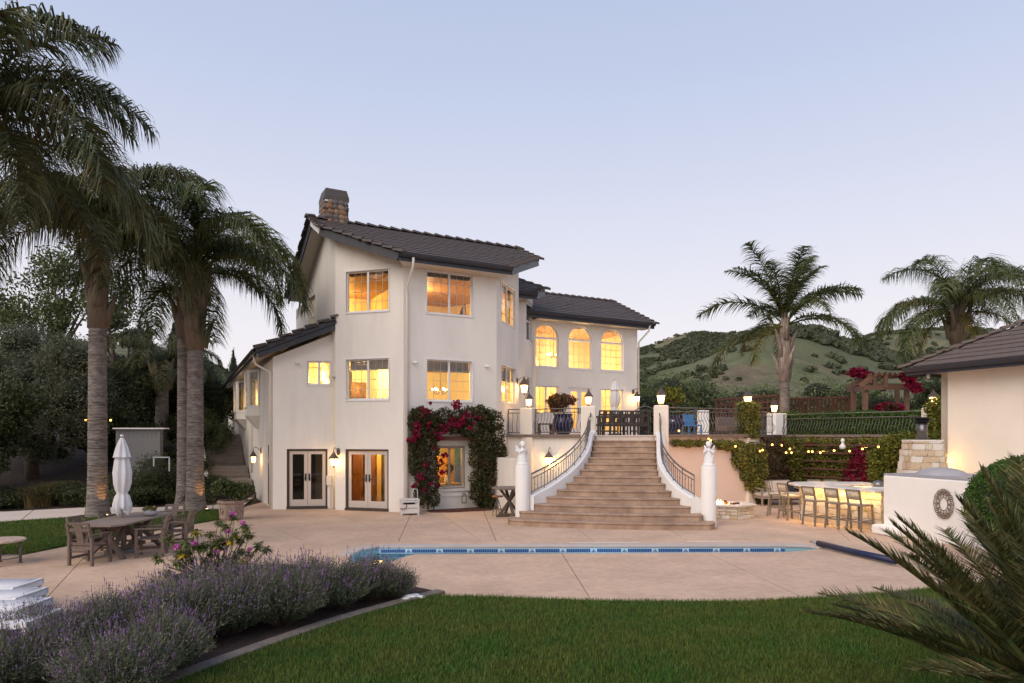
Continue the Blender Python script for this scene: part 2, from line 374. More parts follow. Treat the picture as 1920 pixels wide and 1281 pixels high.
while s < L_-.05:
    if k % 14 < 11:
        for zz in (-.055, -.092): tl.bar(P0 + d*(s) + nn*.012 + Vector((0, 0, zz)), P0 + d*(s+.042) + nn*.012 + Vector((0, 0, zz)), .006, .034)
        s += .048
    else:
        tl.cur = 2; c0 = P0 + d*(s+.07) + nn*.013
        tl.add([c0 - d*.06 + Vector((0, 0, -.11)), c0 + d*.06 + Vector((0, 0, -.11)), c0 + Vector((0, 0, -.04))], [(0, 1, 2)]); tl.add([c0 - d*.03 + nn*.003 + Vector((0, 0, -.10)), c0 + d*.03 + nn*.003 + Vector((0, 0, -.10)), c0 + nn*.003 + Vector((0, 0, -.07))], [(0, 1, 2)])
        s += .145; k += 2; tl.cur = 0
    k += 1
tag(tl.build('waterline_tile', TB, po), kind='stuff')
# solar cover roller
rt = thing('pool_cover_roller', 'navy pool cover rolled on a tube lying beside the pool end', 'pool cover', (7.2, 15.9, 0))
a0, a1 = Vector((*GP(1534, 1027), .10)), Vector((*GP(1680, 1062), .10))
b = MB(); b.tube([a0, a0.lerp(a1, .5) + Vector((0, 0, -.01)), a1], .062, 14); b.build('rolled_cover', mat('cover_navy', (.012, .02, .065), .4, bump=.3, bs=15), rt, True, True)
for s_, e_ in ((a0 - (a1-a0).normalized()*.25, a0), (a1, a1 + (a1-a0).normalized()*.25)): b = MB(); b.tube([s_, e_], .03, 8); b.build('tube_end', mat('alu', (.6, .6, .62), .3, metal=.8), rt, True, True)
b = MB(); b.bar(a0 + Vector((.02, .16, -.1)), a1 + Vector((.05, .2, -.1)), .02, .06); b.bar(a0 + Vector((.12, .04, -.121)), a1 + Vector((.16, .06, -.121)), .1, .012); b.build('leading_edge', CANVAS, rt, False, True)

# ---- lawns
LAWN = [GP(812, 1119), GP(900, 1120), GP(1000, 1124), GP(1110, 1128), GP(1250, 1129.5), GP(1400, 1129), GP(1550, 1121), GP(1687, 1111), GP(1800, 1098), (9.4, 11.4), (9.4, 5), (5, 4.3), (-1.5, 4.3), (-4.0, 5.2), GP(330, 1281), GP(430, 1243), GP(520, 1210), GP(620, 1174), GP(700, 1150), GP(760, 1133)]
LAWN2 = [GP(-160, 1046), GP(0, 1042), GP(42, 1041), GP(132, 1023), GP(210, 1009), GP(313, 992), GP(412, 975), GP(414, 957), GP(315, 961), GP(146, 971), GP(0, 981), GP(-160, 990)]
TURF = mat('turf_soil', (.035, .06, .016), .95, var=.3, vs=6, bump=.6, bs=60)
GRASS = mat('grass_blade', (.064, .145, .019), .6, isl=.7, c2=(.125, .155, .028), cs=1.1, trans=.3)
def lawn(name, poly, z, count, h, wd, label):
    s = fill('turf_base', poly, z, TURF); tag(s, label + ', the soil under it', 'ground', kind='structure')
    xs = [p[0] for p in poly]; ys = [p[1] for p in poly]; X = []; Y = []
    got = 0
    while got < count:
        x = RNG.uniform(min(xs), max(xs), count); y = RNG.uniform(min(ys), max(ys), count)
        k = in_poly_np(x, y, poly) & (RNG.random(count) < np.clip((9.0/np.maximum(y, 5))**1.6, .1, 1)); 
        X.append(x[k]); Y.append(y[k]); got += k.sum()
    x = np.concatenate(X)[:count]; y = np.concatenate(Y)[:count]; n = count
    hh = h*(.55+.7*RNG.random(n)); 
    cl = np.array([noise.noise((a*1.1, c*1.1, 3.0)) for a, c in zip(x[::40], y[::40])]); hh *= 1 + .35*np.repeat(cl, 40)[:n] if len(np.repeat(cl, 40)) >= n else 1
    th = RNG.uniform(0, 2*np.pi, n); ln = hh*RNG.uniform(.15, .75, n); ph = th + RNG.normal(0, .8, n)
    bx, by = np.cos(th)*wd/2, np.sin(th)*wd/2; z0 = np.full(n, z)
    V = np.stack([np.stack([x-bx, y-by, z0], 1), np.stack([x+bx, y+by, z0], 1), np.stack([x-np.sin(ph)*ln, y+np.cos(ph)*ln, z0+hh], 1)], 1).reshape(-1, 3)
    o = fin(tris(name, V), name, GRASS); tag(o, label, 'grass', kind='stuff')
lawn('grass', LAWN, .012, 420000, .055, .0085, 'mown green lawn in front of the pool deck')
lawn('grass', LAWN2, .012, 110000, .06, .016, 'strip of green lawn between the patio and the pale path')
# kerb round the bed
kp = [GP(835, 1113), GP(812, 1119), GP(760, 1133), GP(700, 1150), GP(620, 1174), GP(520, 1210), GP(430, 1243), GP(330, 1281), (-3.9, 5.4), (-4.4, 4.6)]
kb = MB()
vl = []
for i, p in enumerate(kp):
    a = Vector(kp[max(0, i-1)]); c = Vector(kp[min(len(kp)-1, i+1)]); d = (c-a).normalized(); nn = Vector((d.y, -d.x)); vl.append((Vector(p), nn))
for i in range(len(vl)-1):
    (p, n1), (q, n2) = vl[i], vl[i+1]; ww = .19
    kb.prism([tuple(p), tuple(q), tuple(q+n2*ww), tuple(p+n1*ww)], -.06, .045)
tag(kb.build('kerb', mat('kerb_concrete', (.20, .165, .14), .95, var=.3, vs=8, bump=.8, bs=60), bev=.01), 'grey concrete kerb curving between lawn and lavender bed', 'kerb', kind='structure')
BED = [GP(835, 1113), GP(790, 1128), GP(700, 1152), GP(520, 1212), GP(330, 1283), (-4.0, 5.2), (-9, 4.6), (-6.6, 8.3), (-5.6, 10.4), GP(330, 1078), GP(520, 1058), GP(690, 1075), GP(760, 1098)]
b = MB(); b.prism(BED, -.05, .014); tag(b.build('planting_bed', SOIL), 'dark soil bed under the lavender', 'bed', kind='structure')
# white pebbles at the end of the bed
for (px, py, r, lb) in ((768, 1124, .09, 'largest white stone at the far end of the lavender bed'), (778, 1121, .07, 'white stone touching the deck at the end of the lavender bed'), (788, 1124, .06, 'white stone nearest the kerb tip at the end of the bed'), (760, 1128, .06, 'small white stone half under the last lavender shrub')):
    x, y = GP(px, py); b = MB(); b.sphere((0, 0, 0), r, 8, 5, (1.3, 1, .5)); o = b.build('pebble', WHITEST, None, True); o.location = (x, y, .03)
    tag(o, lb, 'stone', 'white stones at the bed end')
# pale path & garden bank at the left
path = [GP(-200, 992), GP(0, 981), GP(146, 971), GP(315, 961), GP(414, 957), GP(455, 951), GP(475, 934), GP(420, 938), GP(415, 944), GP(300, 952), GP(150, 953), GP(0, 961), GP(-200, 966)]
b = MB(); b.prism(path, -.04, .008)
pth = tag(b.build('garden_path', DARKGAP), 'pale concrete path behind the lawn strip', 'path', kind='structure')
ps = cut([path], GP(62, 958), GP(40, 976)); ps = cut(ps, GP(250, 950), GP(225, 968)); ps = cut(ps, GP(400, 942), GP(398, 960))
for p in ps: b = MB(); b.prism(inset(p, .012), -.03, .02); b.build('slab', PATHM, pth)
# bank terrain (left, behind path)
def bank_h(x, y):
    e = 23.6 + max(0, (-x-9.5))*(-.06)
    t = max(0, min(1, (y-e)/9.0)); s_ = t*t*(3-2*t); h = 2.1*s_
    return -.05 + h + .12*noise.noise((x*.5, y*.5, 1))*(1 if t > 0 else 0) + max(0, y-34)*.05
b = MB(); nx, ny = 60, 50
vs_ = [(-60 + 50*(i/nx)**.8 if False else -62+52.5*i/nx, 22.8+60*(j/ny)**1.5, 0) for j in range(ny+1) for i in range(nx+1)]
vs_ = [(x, y, bank_h(x, y)) for x, y, _ in vs_]
# keep the bank left of the side stairs
def clampx(v):
    lim = -9.0-(v[1]-22.6)*.455 - 1.75
    return (min(v[0], lim) if v[1] > 26 else min(v[0], -9.7), v[1], v[2])
vs_ = [clampx(v) for v in vs_]
b.add(vs_, [(j*(nx+1)+i, j*(nx+1)+i+1, (j+1)*(nx+1)+i+1, (j+1)*(nx+1)+i) for j in range(ny) for i in range(nx)])
tag(b.build('garden_bank', mat('mulch', (.035, .022, .017), .95, var=.4, vs=6, bump=1, bs=20, bd=.08), None, True), 'dark mulched bank rising behind the path', 'slope', kind='structure')

# ---- hills
def smooth(a, b, x): t = max(0, min(1, (x-a)/(b-a))); return t*t*(3-2*t)
RP = [(-400, 640), (200, 650), (330, 668), (385, 682), (430, 708), (520, 740), (900, 745), (1100, 700), (1196, 666), (1225, 655), (1262, 640), (1300, 635), (1340, 637), (1385, 634), (1420, 643), (1480, 662), (1530, 664), (1580, 650), (1640, 634), (1690, 629), (1780, 628), (2200, 650)]
RX = [(p-960)/F*420 for p, _ in RP]; RZ = [(HY-q)/F*420+ZC for _, q in RP]
def hill(x, y):
    r = float(np.interp(x, RX, RZ)); n1 = noise.fractal((x*.012, y*.012, .3), 1.0, 2.0, 5)
    rise = .13*smooth(48, 120, y) + .06*smooth(90, 160, y) + .30*smooth(170, 270, y) + .51*smooth(290, 420, y)
    spur = 9*math.exp(-((x-.36*y+4 - (y-200)*.25)/26)**2)*smooth(130, 210, y)*(1-smooth(240, 330, y))
    z = r*rise + spur + n1*(1.0+5*smooth(100, 260, y)*(1-smooth(340, 410, y))) + 2.4*smooth(30, 60, y)*(1 if x > -10 else .9)
    return z - smooth(430, 520, y)*20 - .15
b = MB(); nx, ny = 190, 110; ys = [38*(530/38)**(j/ny) for j in range(ny+1)]
vs_ = []
for y in ys:
    for i in range(nx+1):
        x = -340+ 800*i/nx if y > 200 else (-.82+1.85*i/nx)*y*1.0
        x = (-.80 + 1.9*i/nx)*y
        vs_.append((x, y, hill(x, y) if not (-25 < x < 6 and y < 60) else -.3))
b.add(vs_, [(j*(nx+1)+i, j*(nx+1)+i+1, (j+1)*(nx+1)+i+1, (j+1)*(nx+1)+i) for j in range(ny) for i in range(nx)])
hm = mat('hill_grass', (.155, .15, .075), .95, var=.4, vs=.06, c2=(.075, .088, .048), cs=.028, bump=1, bs=.5, bd=1.2, thr=(.44, .56))
N_ = hm.node_tree
hm1 = mat('meadow', (.150, .118, .070), .95, var=.45, vs=.2, c2=(.105, .125, .052), cs=.06, bump=1, bs=.8, bd=.8, thr=(.4, .6)); hm2 = mat('hill_green', (.14, .145, .065), .95, var=.35, vs=.08, c2=(.075, .09, .045), cs=.04, bump=1, bs=.5, bd=1.2)
for fi, f_ in enumerate(b.f):
    x_, y_, _ = b.v[f_[0]]; q_ = y_ + 45*noise.noise((x_*.02, y_*.02, 4)); b.mi[fi] = 1 if q_ < 205 else 2 if q_ < 290 else 0
tag(b.build('hills', [hm, hm1, hm2], None, True), 'rolling green hills with dark chaparral patches', 'hill', kind='structure')
# chaparral and oaks scattered on the hills, one mass
tb = bmesh.new(); bmesh.ops.create_icosphere(tb, subdivisions=1, radius=1); IV = np.array([v.co[:] for v in tb.verts]); IF = np.array([[v.index for v in f.verts] for f in tb.faces]); tb.free()
VV = []; LQ = []; got = 0; tries = 0
while got < 6500 and tries < 90000:
    tries += 1; y = random.uniform(130, 425) if random.random() < .10 else random.uniform(232, 425); px = random.choice((random.uniform(1185, 1960), random.uniform(1185, 1960), random.uniform(360, 450))); x = (px-960)/F*y
    d_ = noise.fractal((x*.02+5, y*.014, 1.7), 1.0, 2.0, 4)
    if d_ < .02 and not (y > 405 and random.random() < .12) and random.random() > .05: continue
    r = random.uniform(.7, 2.1)*(1.25 if d_ > .3 else .8); jit = 1 + .28*RNG.normal(size=(12, 1))
    c_ = np.array([x, y, hill(x, y)+r*.25]); VV.append(IV*jit*np.array([r*1.2, r*1.2, r*.8])*.92 + c_); d_ = RNG.normal(size=(26, 3)); d_ /= np.linalg.norm(d_, axis=1)[:, None]; d_[:, 2] = abs(d_[:, 2]); LQ.append(d_*np.array([r*1.2, r*1.2, r*.85]) + c_); got += 1
sc_me = bpy.data.meshes.new('chaparral'); nv_ = len(VV); sc_me.from_pydata(np.concatenate(VV), [], (np.arange(nv_)[:, None, None]*12 + IF[None]).reshape(-1, 3)); sc_me.update()
o = fin(leaves_mesh('chaparral_leaves', np.concatenate(LQ), .95, 0, .8), 'chaparral_leaves', mat('chaparral_leaf', (.075, .088, .045), .9, isl=.35)); tag(o, 'leafy surface of the scrub covering the hillsides', 'scrub', kind='stuff')
o = fin(sc_me, 'chaparral', mat('chaparral_green', (.060, .072, .040), .95, var=.3, vs=.4, bump=1, bs=2, bd=.5)); tag(o, 'dark scrub and oak clumps covering the hillsides', 'scrub', kind='stuff')
tb = MB()
# pale rock outcrop along the left crest
for i in range(26):
    px = 1228+i*4+random.uniform(-2, 2); y = 408+random.uniform(-3, 3); x = (px-960)/F*y; r = random.uniform(.5, 1.3); tb.sphere((x, y, hill(x, y)+.3), r, 6, 4, (1.5, 1, .6))
tag(tb.build('rock_outcrop', mat('pale_rock', (.42, .33, .27), .9, var=.2)), 'pale rocks strung along the hill crest', 'rocks', kind='stuff')
# small radio mast on ridge
# ============================================================ HOUSE
DE = Vector((.877, .480, 0)).normalized(); DB = Vector((-.480, .877, 0)).normalized()   # house grid: along the front / towards the back
EE = Vector((.281, .960, 0)).normalized()
P_AB = Vector((-7.92, 22.62, 0)); P_AC = Vector((-6.00, 22.90, 0)); P_C0 = Vector((-5.83, 22.53, 0)); P_CD = Vector((-3.47, 21.80, 0))
P_DE = Vector((-.53, 23.41, 0)); P_E1 = Vector((.254, 26.1, 0)); P_G0 = Vector((-.15, 26.80, 0)); P_G1 = Vector((.495, 27.15, 0)); P_F0 = Vector((.86, 28.40, 0)); P_F1 = Vector((5.70, 31.06, 0))
P_H1 = P_C0 + DB*6.4
BD = Vector((-.4386, .8987, 0)).normalized(); P_B1 = P_AB + BD*23
TZ = 2.464
house = thing('villa', 'large cream stucco villa with dark tiled roofs and glowing windows', 'house', (-3.5, 24, 0))
def facade(name, P0, P1, z0, ztop, holes=(), m=STUCCO, th=.2, depth=.11):
    """wall from P0 to P1 (seen from the right-hand side of P0->P1), holes (x0,x1,z0,z1[,'arch'])"""
    d = (P1-P0); L_ = d.length; d = d/L_; n_ = Vector((d.y, -d.x, 0))     # outward
    zt = ztop if callable(ztop) else (lambda x: ztop)
    b = MB(); P = lambda x, z, o=0: P0 + d*x + Vector((0, 0, z)) - n_*o
    xs = sorted({0, L_, *[h[0] for h in holes], *[h[1] for h in holes]}); zs = sorted({z0, *[h[2] for h in holes], *[h[3] for h in holes]})
    for i in range(len(xs)-1):
        xa, xb = xs[i], xs[i+1]
        for j in range(len(zs)):
            za = zs[j]; zb_ = zs[j+1] if j+1 < len(zs) else None
            if zb_ is not None and any(h[0] < (xa+xb)/2 < h[1] and h[2] < (za+zb_)/2 < h[3] for h in holes): continue
            ta, tb_ = (zb_, zb_) if zb_ is not None else (zt(xa), zt(xb))
            b.quad(P(xa, za), P(xb, za), P(xb, tb_), P(xa, ta)); b.quad(P(xb, za, th), P(xa, za, th), P(xa, ta, th), P(xb, tb_, th))
    b.quad(P(0, zt(0)), P(L_, zt(L_)), P(L_, zt(L_), th), P(0, zt(0), th)); b.quad(P(0, z0, th), P(0, z0), P(0, zt(0)), P(0, zt(0), th)); b.quad(P(L_, z0), P(L_, z0, th), P(L_, zt(L_), th), P(L_, zt(L_)))
    for h in holes:
        xa, xb, za, zb_ = h[:4]
        b.quad(P(xa, za), P(xa, zb_), P(xa, zb_, th), P(xa, za, th)); b.quad(P(xb, zb_), P(xb, za), P(xb, za, th), P(xb, zb_, th))
        b.quad(P(xa, za), P(xa, za, th), P(xb, za, th), P(xb, za)); b.quad(P(xa, zb_, th), P(xa, zb_), P(xb, zb_), P(xb, zb_, th))
        if len(h) > 4:
            r = (xb-xa)/2; cx = (xa+xb)/2; zc_ = zb_-r; N_ = 14
            for sgn in (-1, 1):
                pts = [(cx+sgn*r*math.cos(math.pi/2*k/N_), zc_+r*math.sin(math.pi/2*k/N_)) for k in range(N_+1)]
                for k in range(N_):
                    (x1, y1), (x2, y2) = pts[k], pts[k+1]; c_ = (cx+sgn*r, zb_)
                    q = [P(x1, y1, .002), P(x2, y2, .002), P(c_[0], c_[1], .002)]; b.quad(*(q if sgn > 0 else q[::-1]))
                    b.quad(P(x1, y1, .002), P(x2, y2, .002), P(x2, y2, th), P(x1, y1, th))
    b.build(name, m, house, wp=True)
    return P, n_
def win(P, n_, x0, x1, z0, z1, kind='slider', cols=3, rows=4, dep=.09, trim=TRIMW, sill=False, shade=0):
    """window set dep back in the opening: frame > pane, muntin"""
    fr = MB(); t = .045; C_ = lambda x, z, o: P(x, z, o)
    def bar(xa, za, xb, zb_, w_=t, o=dep, th=.05, B=fr):
        B.bar(C_(xa, za, o), C_(xb, zb_, o), th, w_, up=(0, 0, 1) if abs(zb_-za) < abs(xb-xa) else tuple(P(1, 0, 0)-P(0, 0, 0)))
    arch = kind == 'arch'; r = (x1-x0)/2; zt = z1-r if arch else z1; cx = (x0+x1)/2
    bar(x0, z0+t/2, x1, z0+t/2)
    if not arch: bar(x0, z1-t/2, x1, z1-t/2)
    bar(x0+t/2, z0+t, x0+t/2, zt - (0 if arch else t)); bar(x1-t/2, z0+t, x1-t/2, zt-(0 if arch else t))
    # slim outer trim, proud of the wall
    for (xa, za, xb, zb_) in ((x0-.03, z0-.03, x1+.03, z0-.03), (x0-.015, z0, x0-.015, zt), (x1+.015, z0, x1+.015, zt)) + (() if arch else ((x0-.03, z1+.015, x1+.03, z1+.015),)): bar(xa, za, xb, zb_, .035, -.005, .04)
    if arch:
        N_ = 16; pr = r-t/2
        for k in range(N_):
            a, c_ = math.pi*k/N_, math.pi*(k+1)/N_; fr.bar(C_(cx+pr*math.cos(a), zt+pr*math.sin(a), dep), C_(cx+pr*math.cos(c_), zt+pr*math.sin(c_), dep), .05, t, up=tuple(n_))
            pq = r+.015; fr.bar(C_(cx+pq*math.cos(a), zt+pq*math.sin(a), -.005), C_(cx+pq*math.cos(c_), zt+pq*math.sin(c_), -.005), .04, .035, up=tuple(n_))
        bar(x0, zt, x1, zt, .08, dep-.01, .07)
    if kind == 'slider': bar(cx, z0+t, cx, z1-t, .065, dep-.01, .06)
    if kind == 'hung': bar(x0, (z0+z1)/2, x1, (z0+z1)/2, .06, dep-.01, .06)
    f = fr.build('window', trim, house, wp=True)
    m_ = MB(); o = dep+.012
    if cols:
        panes = [(x0+t, cx-.03), (cx+.03, x1-t)] if kind == 'slider' else [(x0+t, x1-t)]
        for (a, c_) in panes:
            cc = cols if kind == 'slider' else cols
            for i in range(1, cc): xx = a+(c_-a)*i/cc; bar(xx, z0+t, xx, zt-t, .014, o, .012, m_)
            for i in range(1, rows): zz = z0+(zt-z0)*i/rows; bar(a, zz, c_, zz, .014, o, .012, m_)
    if arch:
        for rr in (.45,):
            for k in range(10):
                a, c_ = math.pi*k/10, math.pi*(k+1)/10; m_.bar(C_(cx+r*rr*math.cos(a), zt+r*rr*math.sin(a), o), C_(cx+r*rr*math.cos(c_), zt+r*rr*math.sin(c_), o), .012, .014, up=tuple(n_))
        for a in (math.pi/4, math.pi/2, 3*math.pi/4): m_.bar(C_(cx+r*.45*math.cos(a), zt+r*.45*math.sin(a), o), C_(cx+r*.97*math.cos(a), zt+r*.97*math.sin(a), o), .012, .014, up=tuple(n_))
    if m_.v: m_.build('muntin', trim, f)
    def pane(xa, xb, za, zb_):
        q = MB(); q.quad(C_(xa, za, dep+.004), C_(xb, za, dep+.004), C_(xb, zb_, dep+.004), C_(xa, zb_, dep+.004)); q.build('pane', GLASS, f)
    if kind == 'slider': pane(x0, cx, z0, z1); pane(cx, x1, z0, z1)
    elif kind == 'hung': pane(x0, x1, z0, (z0+z1)/2); pane(x0, x1, (z0+z1)/2, z1)
    else: pane(x0, x1, z0, zt)
    if arch:
        q = MB(); q.quad(*[C_(cx+(r-.01)*math.cos(math.pi*k/16), zt+(r-.01)*math.sin(math.pi*k/16), dep+.004) for k in range(17)]); q.build('pane', GLASS, f)
    if shade:
        q = MB(); 
        for k in range(7):
            zz = z1-.05-k*shade/7; q.bar(C_(x0+.05, zz, dep+.10+.02*(k % 2)), C_(x1-.05, zz, dep+.10+.02*(k % 2)), .02, shade/7*.96)
        q.build('roman_shade', mat('grey_shade', (.33, .30, .28), .9), f)
    return f
def along(P0, P1, px):      # distance along a wall at which a pixel column of the photo cuts it
    d = (P1-P0).normalized(); k = (px-960)/F; return (k*P0.y-P0.x)/(d.x-k*d.y)
def wz(P0, P1, px, py):     # height on that wall
    t = along(P0, P1, px); d = (P1-P0).normalized(); return PZ(py, (P0+d*t).y)
def hole(P0, P1, x0, x1, yt, yb, *e):
    a, b = along(P0, P1, x0), along(P0, P1, x1); c = (x0+x1)/2
    return (a, b, wz(P0, P1, c, yb), wz(P0, P1, c, yt)) + e
# --- wall A (lower left wing front) and B (long side wall)
hA = [hole(P_AB, P_AC, 537.5, 614, 842, 951.5), hole(P_AB, P_AC, 575.5, 620, 677, 721)]
hA[0] = hA[0][:2]+(.06,)+hA[0][3:]
PA, nA = facade('wall', P_AB, P_AC + (P_AC-P_AB).normalized()*.25, -.05, lambda x: 5.05+ .42*x, hA)
win(PA, nA, *hA[1], cols=2, rows=3)
hB = [(.35, 1.35, .04, 2.05)]
PBt = lambda x: 5.02 - 0*x
P_B0 = P_AB
PB, nB = facade('wall', P_B1, P_B0, -.05, 5.02, [(23-1.45, 23-.45, .05, 2.12)])
# --- C
hC = [hole(P_C0, P_CD, 649, 729, 507, 584), hole(P_C0, P_CD, 649, 729, 673, 749.5), hole(P_C0, P_CD, 647.5, 728.5, 842.5, 955)]
hC[2] = hC[2][:2]+(.06,)+hC[2][3:]
LC = (P_CD-P_C0).length
PC, nC = facade('wall', P_C0, P_CD, -.05, lambda x: 9.10+(8.18-9.10)*x/LC, hC)
win(PC, nC, *hC[0], cols=3, rows=4); win(PC, nC, *hC[1], cols=3, rows=4, shade=.32)
# --- D
hD = [hole(P_CD, P_DE, 800, 886, 511.5, 590), hole(P_CD, P_DE, 800, 885, 676, 752), hole(P_CD, P_DE, 818, 869, 838, 913)]
PD, nD = facade('wall', P_CD, P_DE, -.05, 8.18, hD)
win(PD, nD, *hD[0], cols=3, rows=4, shade=.12); win(PD, nD, *hD[1], cols=3, rows=4, shade=.34)
CASE = mat('casement_taupe', (.36, .30, .25), .6)
win(PD, nD, *hD[2], cols=0, trim=CASE)
# --- E
LE_ = (P_E1-P_DE).length
hE = [hole(P_DE, P_E1, 939, 966, 537, 608), hole(P_DE, P_E1, 939, 966, 688, 756)]
PE, nE = facade('wall', P_DE, P_E1, -.05, lambda x: 8.18+1.0*x/LE_, hE)
win(PE, nE, *hE[0], cols=2, rows=4, shade=.1); win(PE, nE, *hE[1], cols=2, rows=3, shade=.5)
# --- H gable wall (left end of the main block), return walls, G bay, F wing
LH = (P_H1-P_C0).length
def zH(x): s = 2.38+x; return 7.92+.483*(s if s < 3.6 else 7.2-s)
b = MB()
hH = [hole(P_H1, P_C0, 580, 592, 556, 628)]
def zH2(x): return zH(LH-x)
XR = LH-(3.6-2.38)
P_R = P_H1 + (P_C0-P_H1).normalized()*XR
PH, nH = facade('wall', P_R, P_C0, 4.4, lambda x: zH(LH-XR-x))
dH = (P_C0-P_H1).normalized()
hH = [(hH[0][0], hH[0][1], hH[0][2], hH[0][3])] if hH[0][1] < XR else []
PH2, nH2 = facade('wall', P_H1, P_R, 4.4, lambda x: zH(LH-x), hH)
for h in hH: win(PH2, nH2, *h, kind='hung', cols=0)
facade('wall', P_E1, P_G0 + Vector((-.877, -.48, 0))*.0, -.05, 9.0)
hG1 = [hole(P_G0, P_G1, 974.5, 979.5, 570, 635)] if False else []
PG1, nG1 = facade('wall', P_G0, P_G1, 2.3, 7.8)
hG2 = [hole(P_G1, P_F0, 986, 996, 566, 638), hole(P_G1, P_F0, 986, 996, 708, 766)]
PG2, nG2 = facade('wall', P_G1, P_F0, 2.3, lambda x: 7.8+.45*x/1.3, hG2)
win(PG2, nG2, *hG2[0], kind='hung', cols=0); win(PG2, nG2, *hG2[1], kind='hung', cols=0)
def hF_(x0, x1, yt, yb, *e): return hole(P_F0, P_F1, x0, x1, yt, yb, *e)
hF = [hF_(1001.5, 1047.5, 607, 688, 'a'), hF_(1066, 1109.5, 612, 692, 'a'), hF_(1127, 1168.5, 617.5, 695.5, 'a'), hF_(1002, 1047.5, 724, 776), hF_(1066, 1109.5, 727, 800), hF_(1127, 1168.5, 730, 800)]
hF[4] = hF[4][:2]+(TZ+.05,)+hF[4][3:]; hF[5] = hF[5][:2]+(TZ+.1,)+hF[5][3:]
PF, nF = facade('wall', P_F0, P_F1, 2.3, 7.6, hF)
for h in hF[:3]: win(PF, nF, *h[:4], kind='arch', cols=4, rows=4)
win(PF, nF, *hF[3], cols=2, rows=4); win(PF, nF, *hF[5], cols=2, rows=5)
P_F2 = P_F1 + DB*6
facade('wall', P_F1, P_F2, 2.3, lambda x: 7.5+.483*(x if x < 3 else 6-x))
# bay windows on the side wall B (projecting boxes on corbels)
def bay(t0, t1, zb_, zt, zc_):
    W_ = lambda t, o, z: P_AB + BD*t + nB*o + Vector((0, 0, z))
    b = MB(); o = .42; k = .38
    ring = [(t0, 0), (t0+k, o), (t1-k, o), (t1, 0)]
    for i, (ra, rb) in enumerate(zip(ring[:-1], ring[1:])):
        a, c_ = W_(*ra, 0), W_(*rb, 0); d = (c_-a); L2 = d.length
        P0_, P1_ = c_, a
        m0 = .07; h = [(m0, L2-m0, zb_+.35, zt-.06)]
        P_, n_ = facade('wall', P1_, P0_, zb_, zt, [(m0, L2-m0, zb_+.35, zt-.1)], th=.05) if False else facade('wall', P0_, P1_, zb_, zt, h, th=.05)
        win(P_, n_, *h[0], kind='fixed', cols=2 if i != 1 else 4, rows=4, dep=.02, shade=.3)
    tip = [W_(t0+.5, .0, zc_), W_(t1-.5, 0, zc_)]; top = [W_(*r_, zb_) for r_ in ring]
    c = MB(); c.quad(top[0], tip[0], top[1]); c.quad(top[1], tip[0], tip[1], top[2]); c.quad(top[2], tip[1], top[3]); c.quad(top[3], top[2], top[1], top[0]); c.build('corbel', STUCCO, house, wp=True)
    c = MB(); c.quad(W_(t0, .02, zb_), W_(t1, .02, zb_), W_(t1, .02, zt), W_(t0, .02, zt)); c.build('bay_backing', INTW, house, wp=True)
    p = W_((t0+t1)/2, .2, zb_+.7); light('room_light', 'POINT', p, 9, (1, .62, .2), .06, house, wp=True)
bay(3.9, 6.1, 3.22, 5.0, 2.72); bay(9.6, 12.0, 3.22, 5.0, 2.72)

# ---------------- french doors
def french(P, n_, h, trim=mat('door_paint', (.56, .49, .43), .6), jamb=mat('door_jamb', (.06, .045, .035), .6), dark=False):
    x0, x1, z0, z1 = h; e = P(1, 0)-P(0, 0)
    fr = MB(); 
    fr.bar(P(x0, z1-.03, .1), P(x1, z1-.03, .1), .12, .06); fr.bar(P(x0+.03, z0, .1), P(x0+.03, z1-.06, .1), .12, .06, up=tuple(e)); fr.bar(P(x1-.03, z0, .1), P(x1-.03, z1-.06, .1), .12, .06, up=tuple(e)); fr.bar(P(x0, z0-.02, .06), P(x1, z0-.02, .06), .22, .07)
    f = fr.build('door_frame', jamb, house, wp=True)
    cx = (x0+x1)/2
    for (a, c_, s_) in ((x0+.07, cx-.005, 1), (cx+.005, x1-.07, -1)):
        d = MB(); w_ = .105; y = .10
        d.bar(P(a+w_/2, z0+.03, y), P(a+w_/2, z1-.07, y), .045, w_, up=tuple(e)); d.bar(P(c_-w_/2, z0+.03, y), P(c_-w_/2, z1-.07, y), .045, w_, up=tuple(e))
        d.bar(P(a+w_, z1-.07-w_/2, y), P(c_-w_, z1-.07-w_/2, y), .044, w_); d.bar(P(a+w_, z0+.03+.11, y), P(c_-w_, z0+.03+.11, y), .044, .22)
        do = d.build('door', trim, house, wp=True)
        q = MB(); q.quad(P(a+w_, z0+.2, y), P(c_-w_, z0+.2, y), P(c_-w_, z1-.07-w_, y), P(a+w_, z1-.07-w_, y)); q.build('pane', GLASS, do)
        q = MB(); hx = (c_ if s_ > 0 else a) - s_*w_/2; q.bar(P(hx, z0+.88, y-.03), P(hx, z0+1.12, y-.03), .02, .045, up=tuple(e)); q.bar(P(hx, z0+.97, y-.06), P(hx-s_*.12, z0+.97, y-.06), .018, .018); q.bar(P(hx, z0+.97, y-.02), P(hx, z0+.97, y-.07), .018, .018); q.build('handle', BLACKM, do)
french(PA, nA, hA[0]); french(PC, nC, hC[2]); french(PF, nF, hF[4], trim=TRIMW, jamb=TRIMW)
# side door in wall B
b = MB(); b.bar(PB(22.05, .05, .03), PB(22.05, 2.12, .03), .05, .99, up=tuple(BD)); do = b.build('door', mat('dark_door', (.03, .022, .018), .5), house, wp=True)
b = MB(); b.bar(PB(21.7, 1.0, .06), PB(21.7, 1.15, .06), .06, .03, up=tuple(BD)); b.build('handle', BLACKM, do)

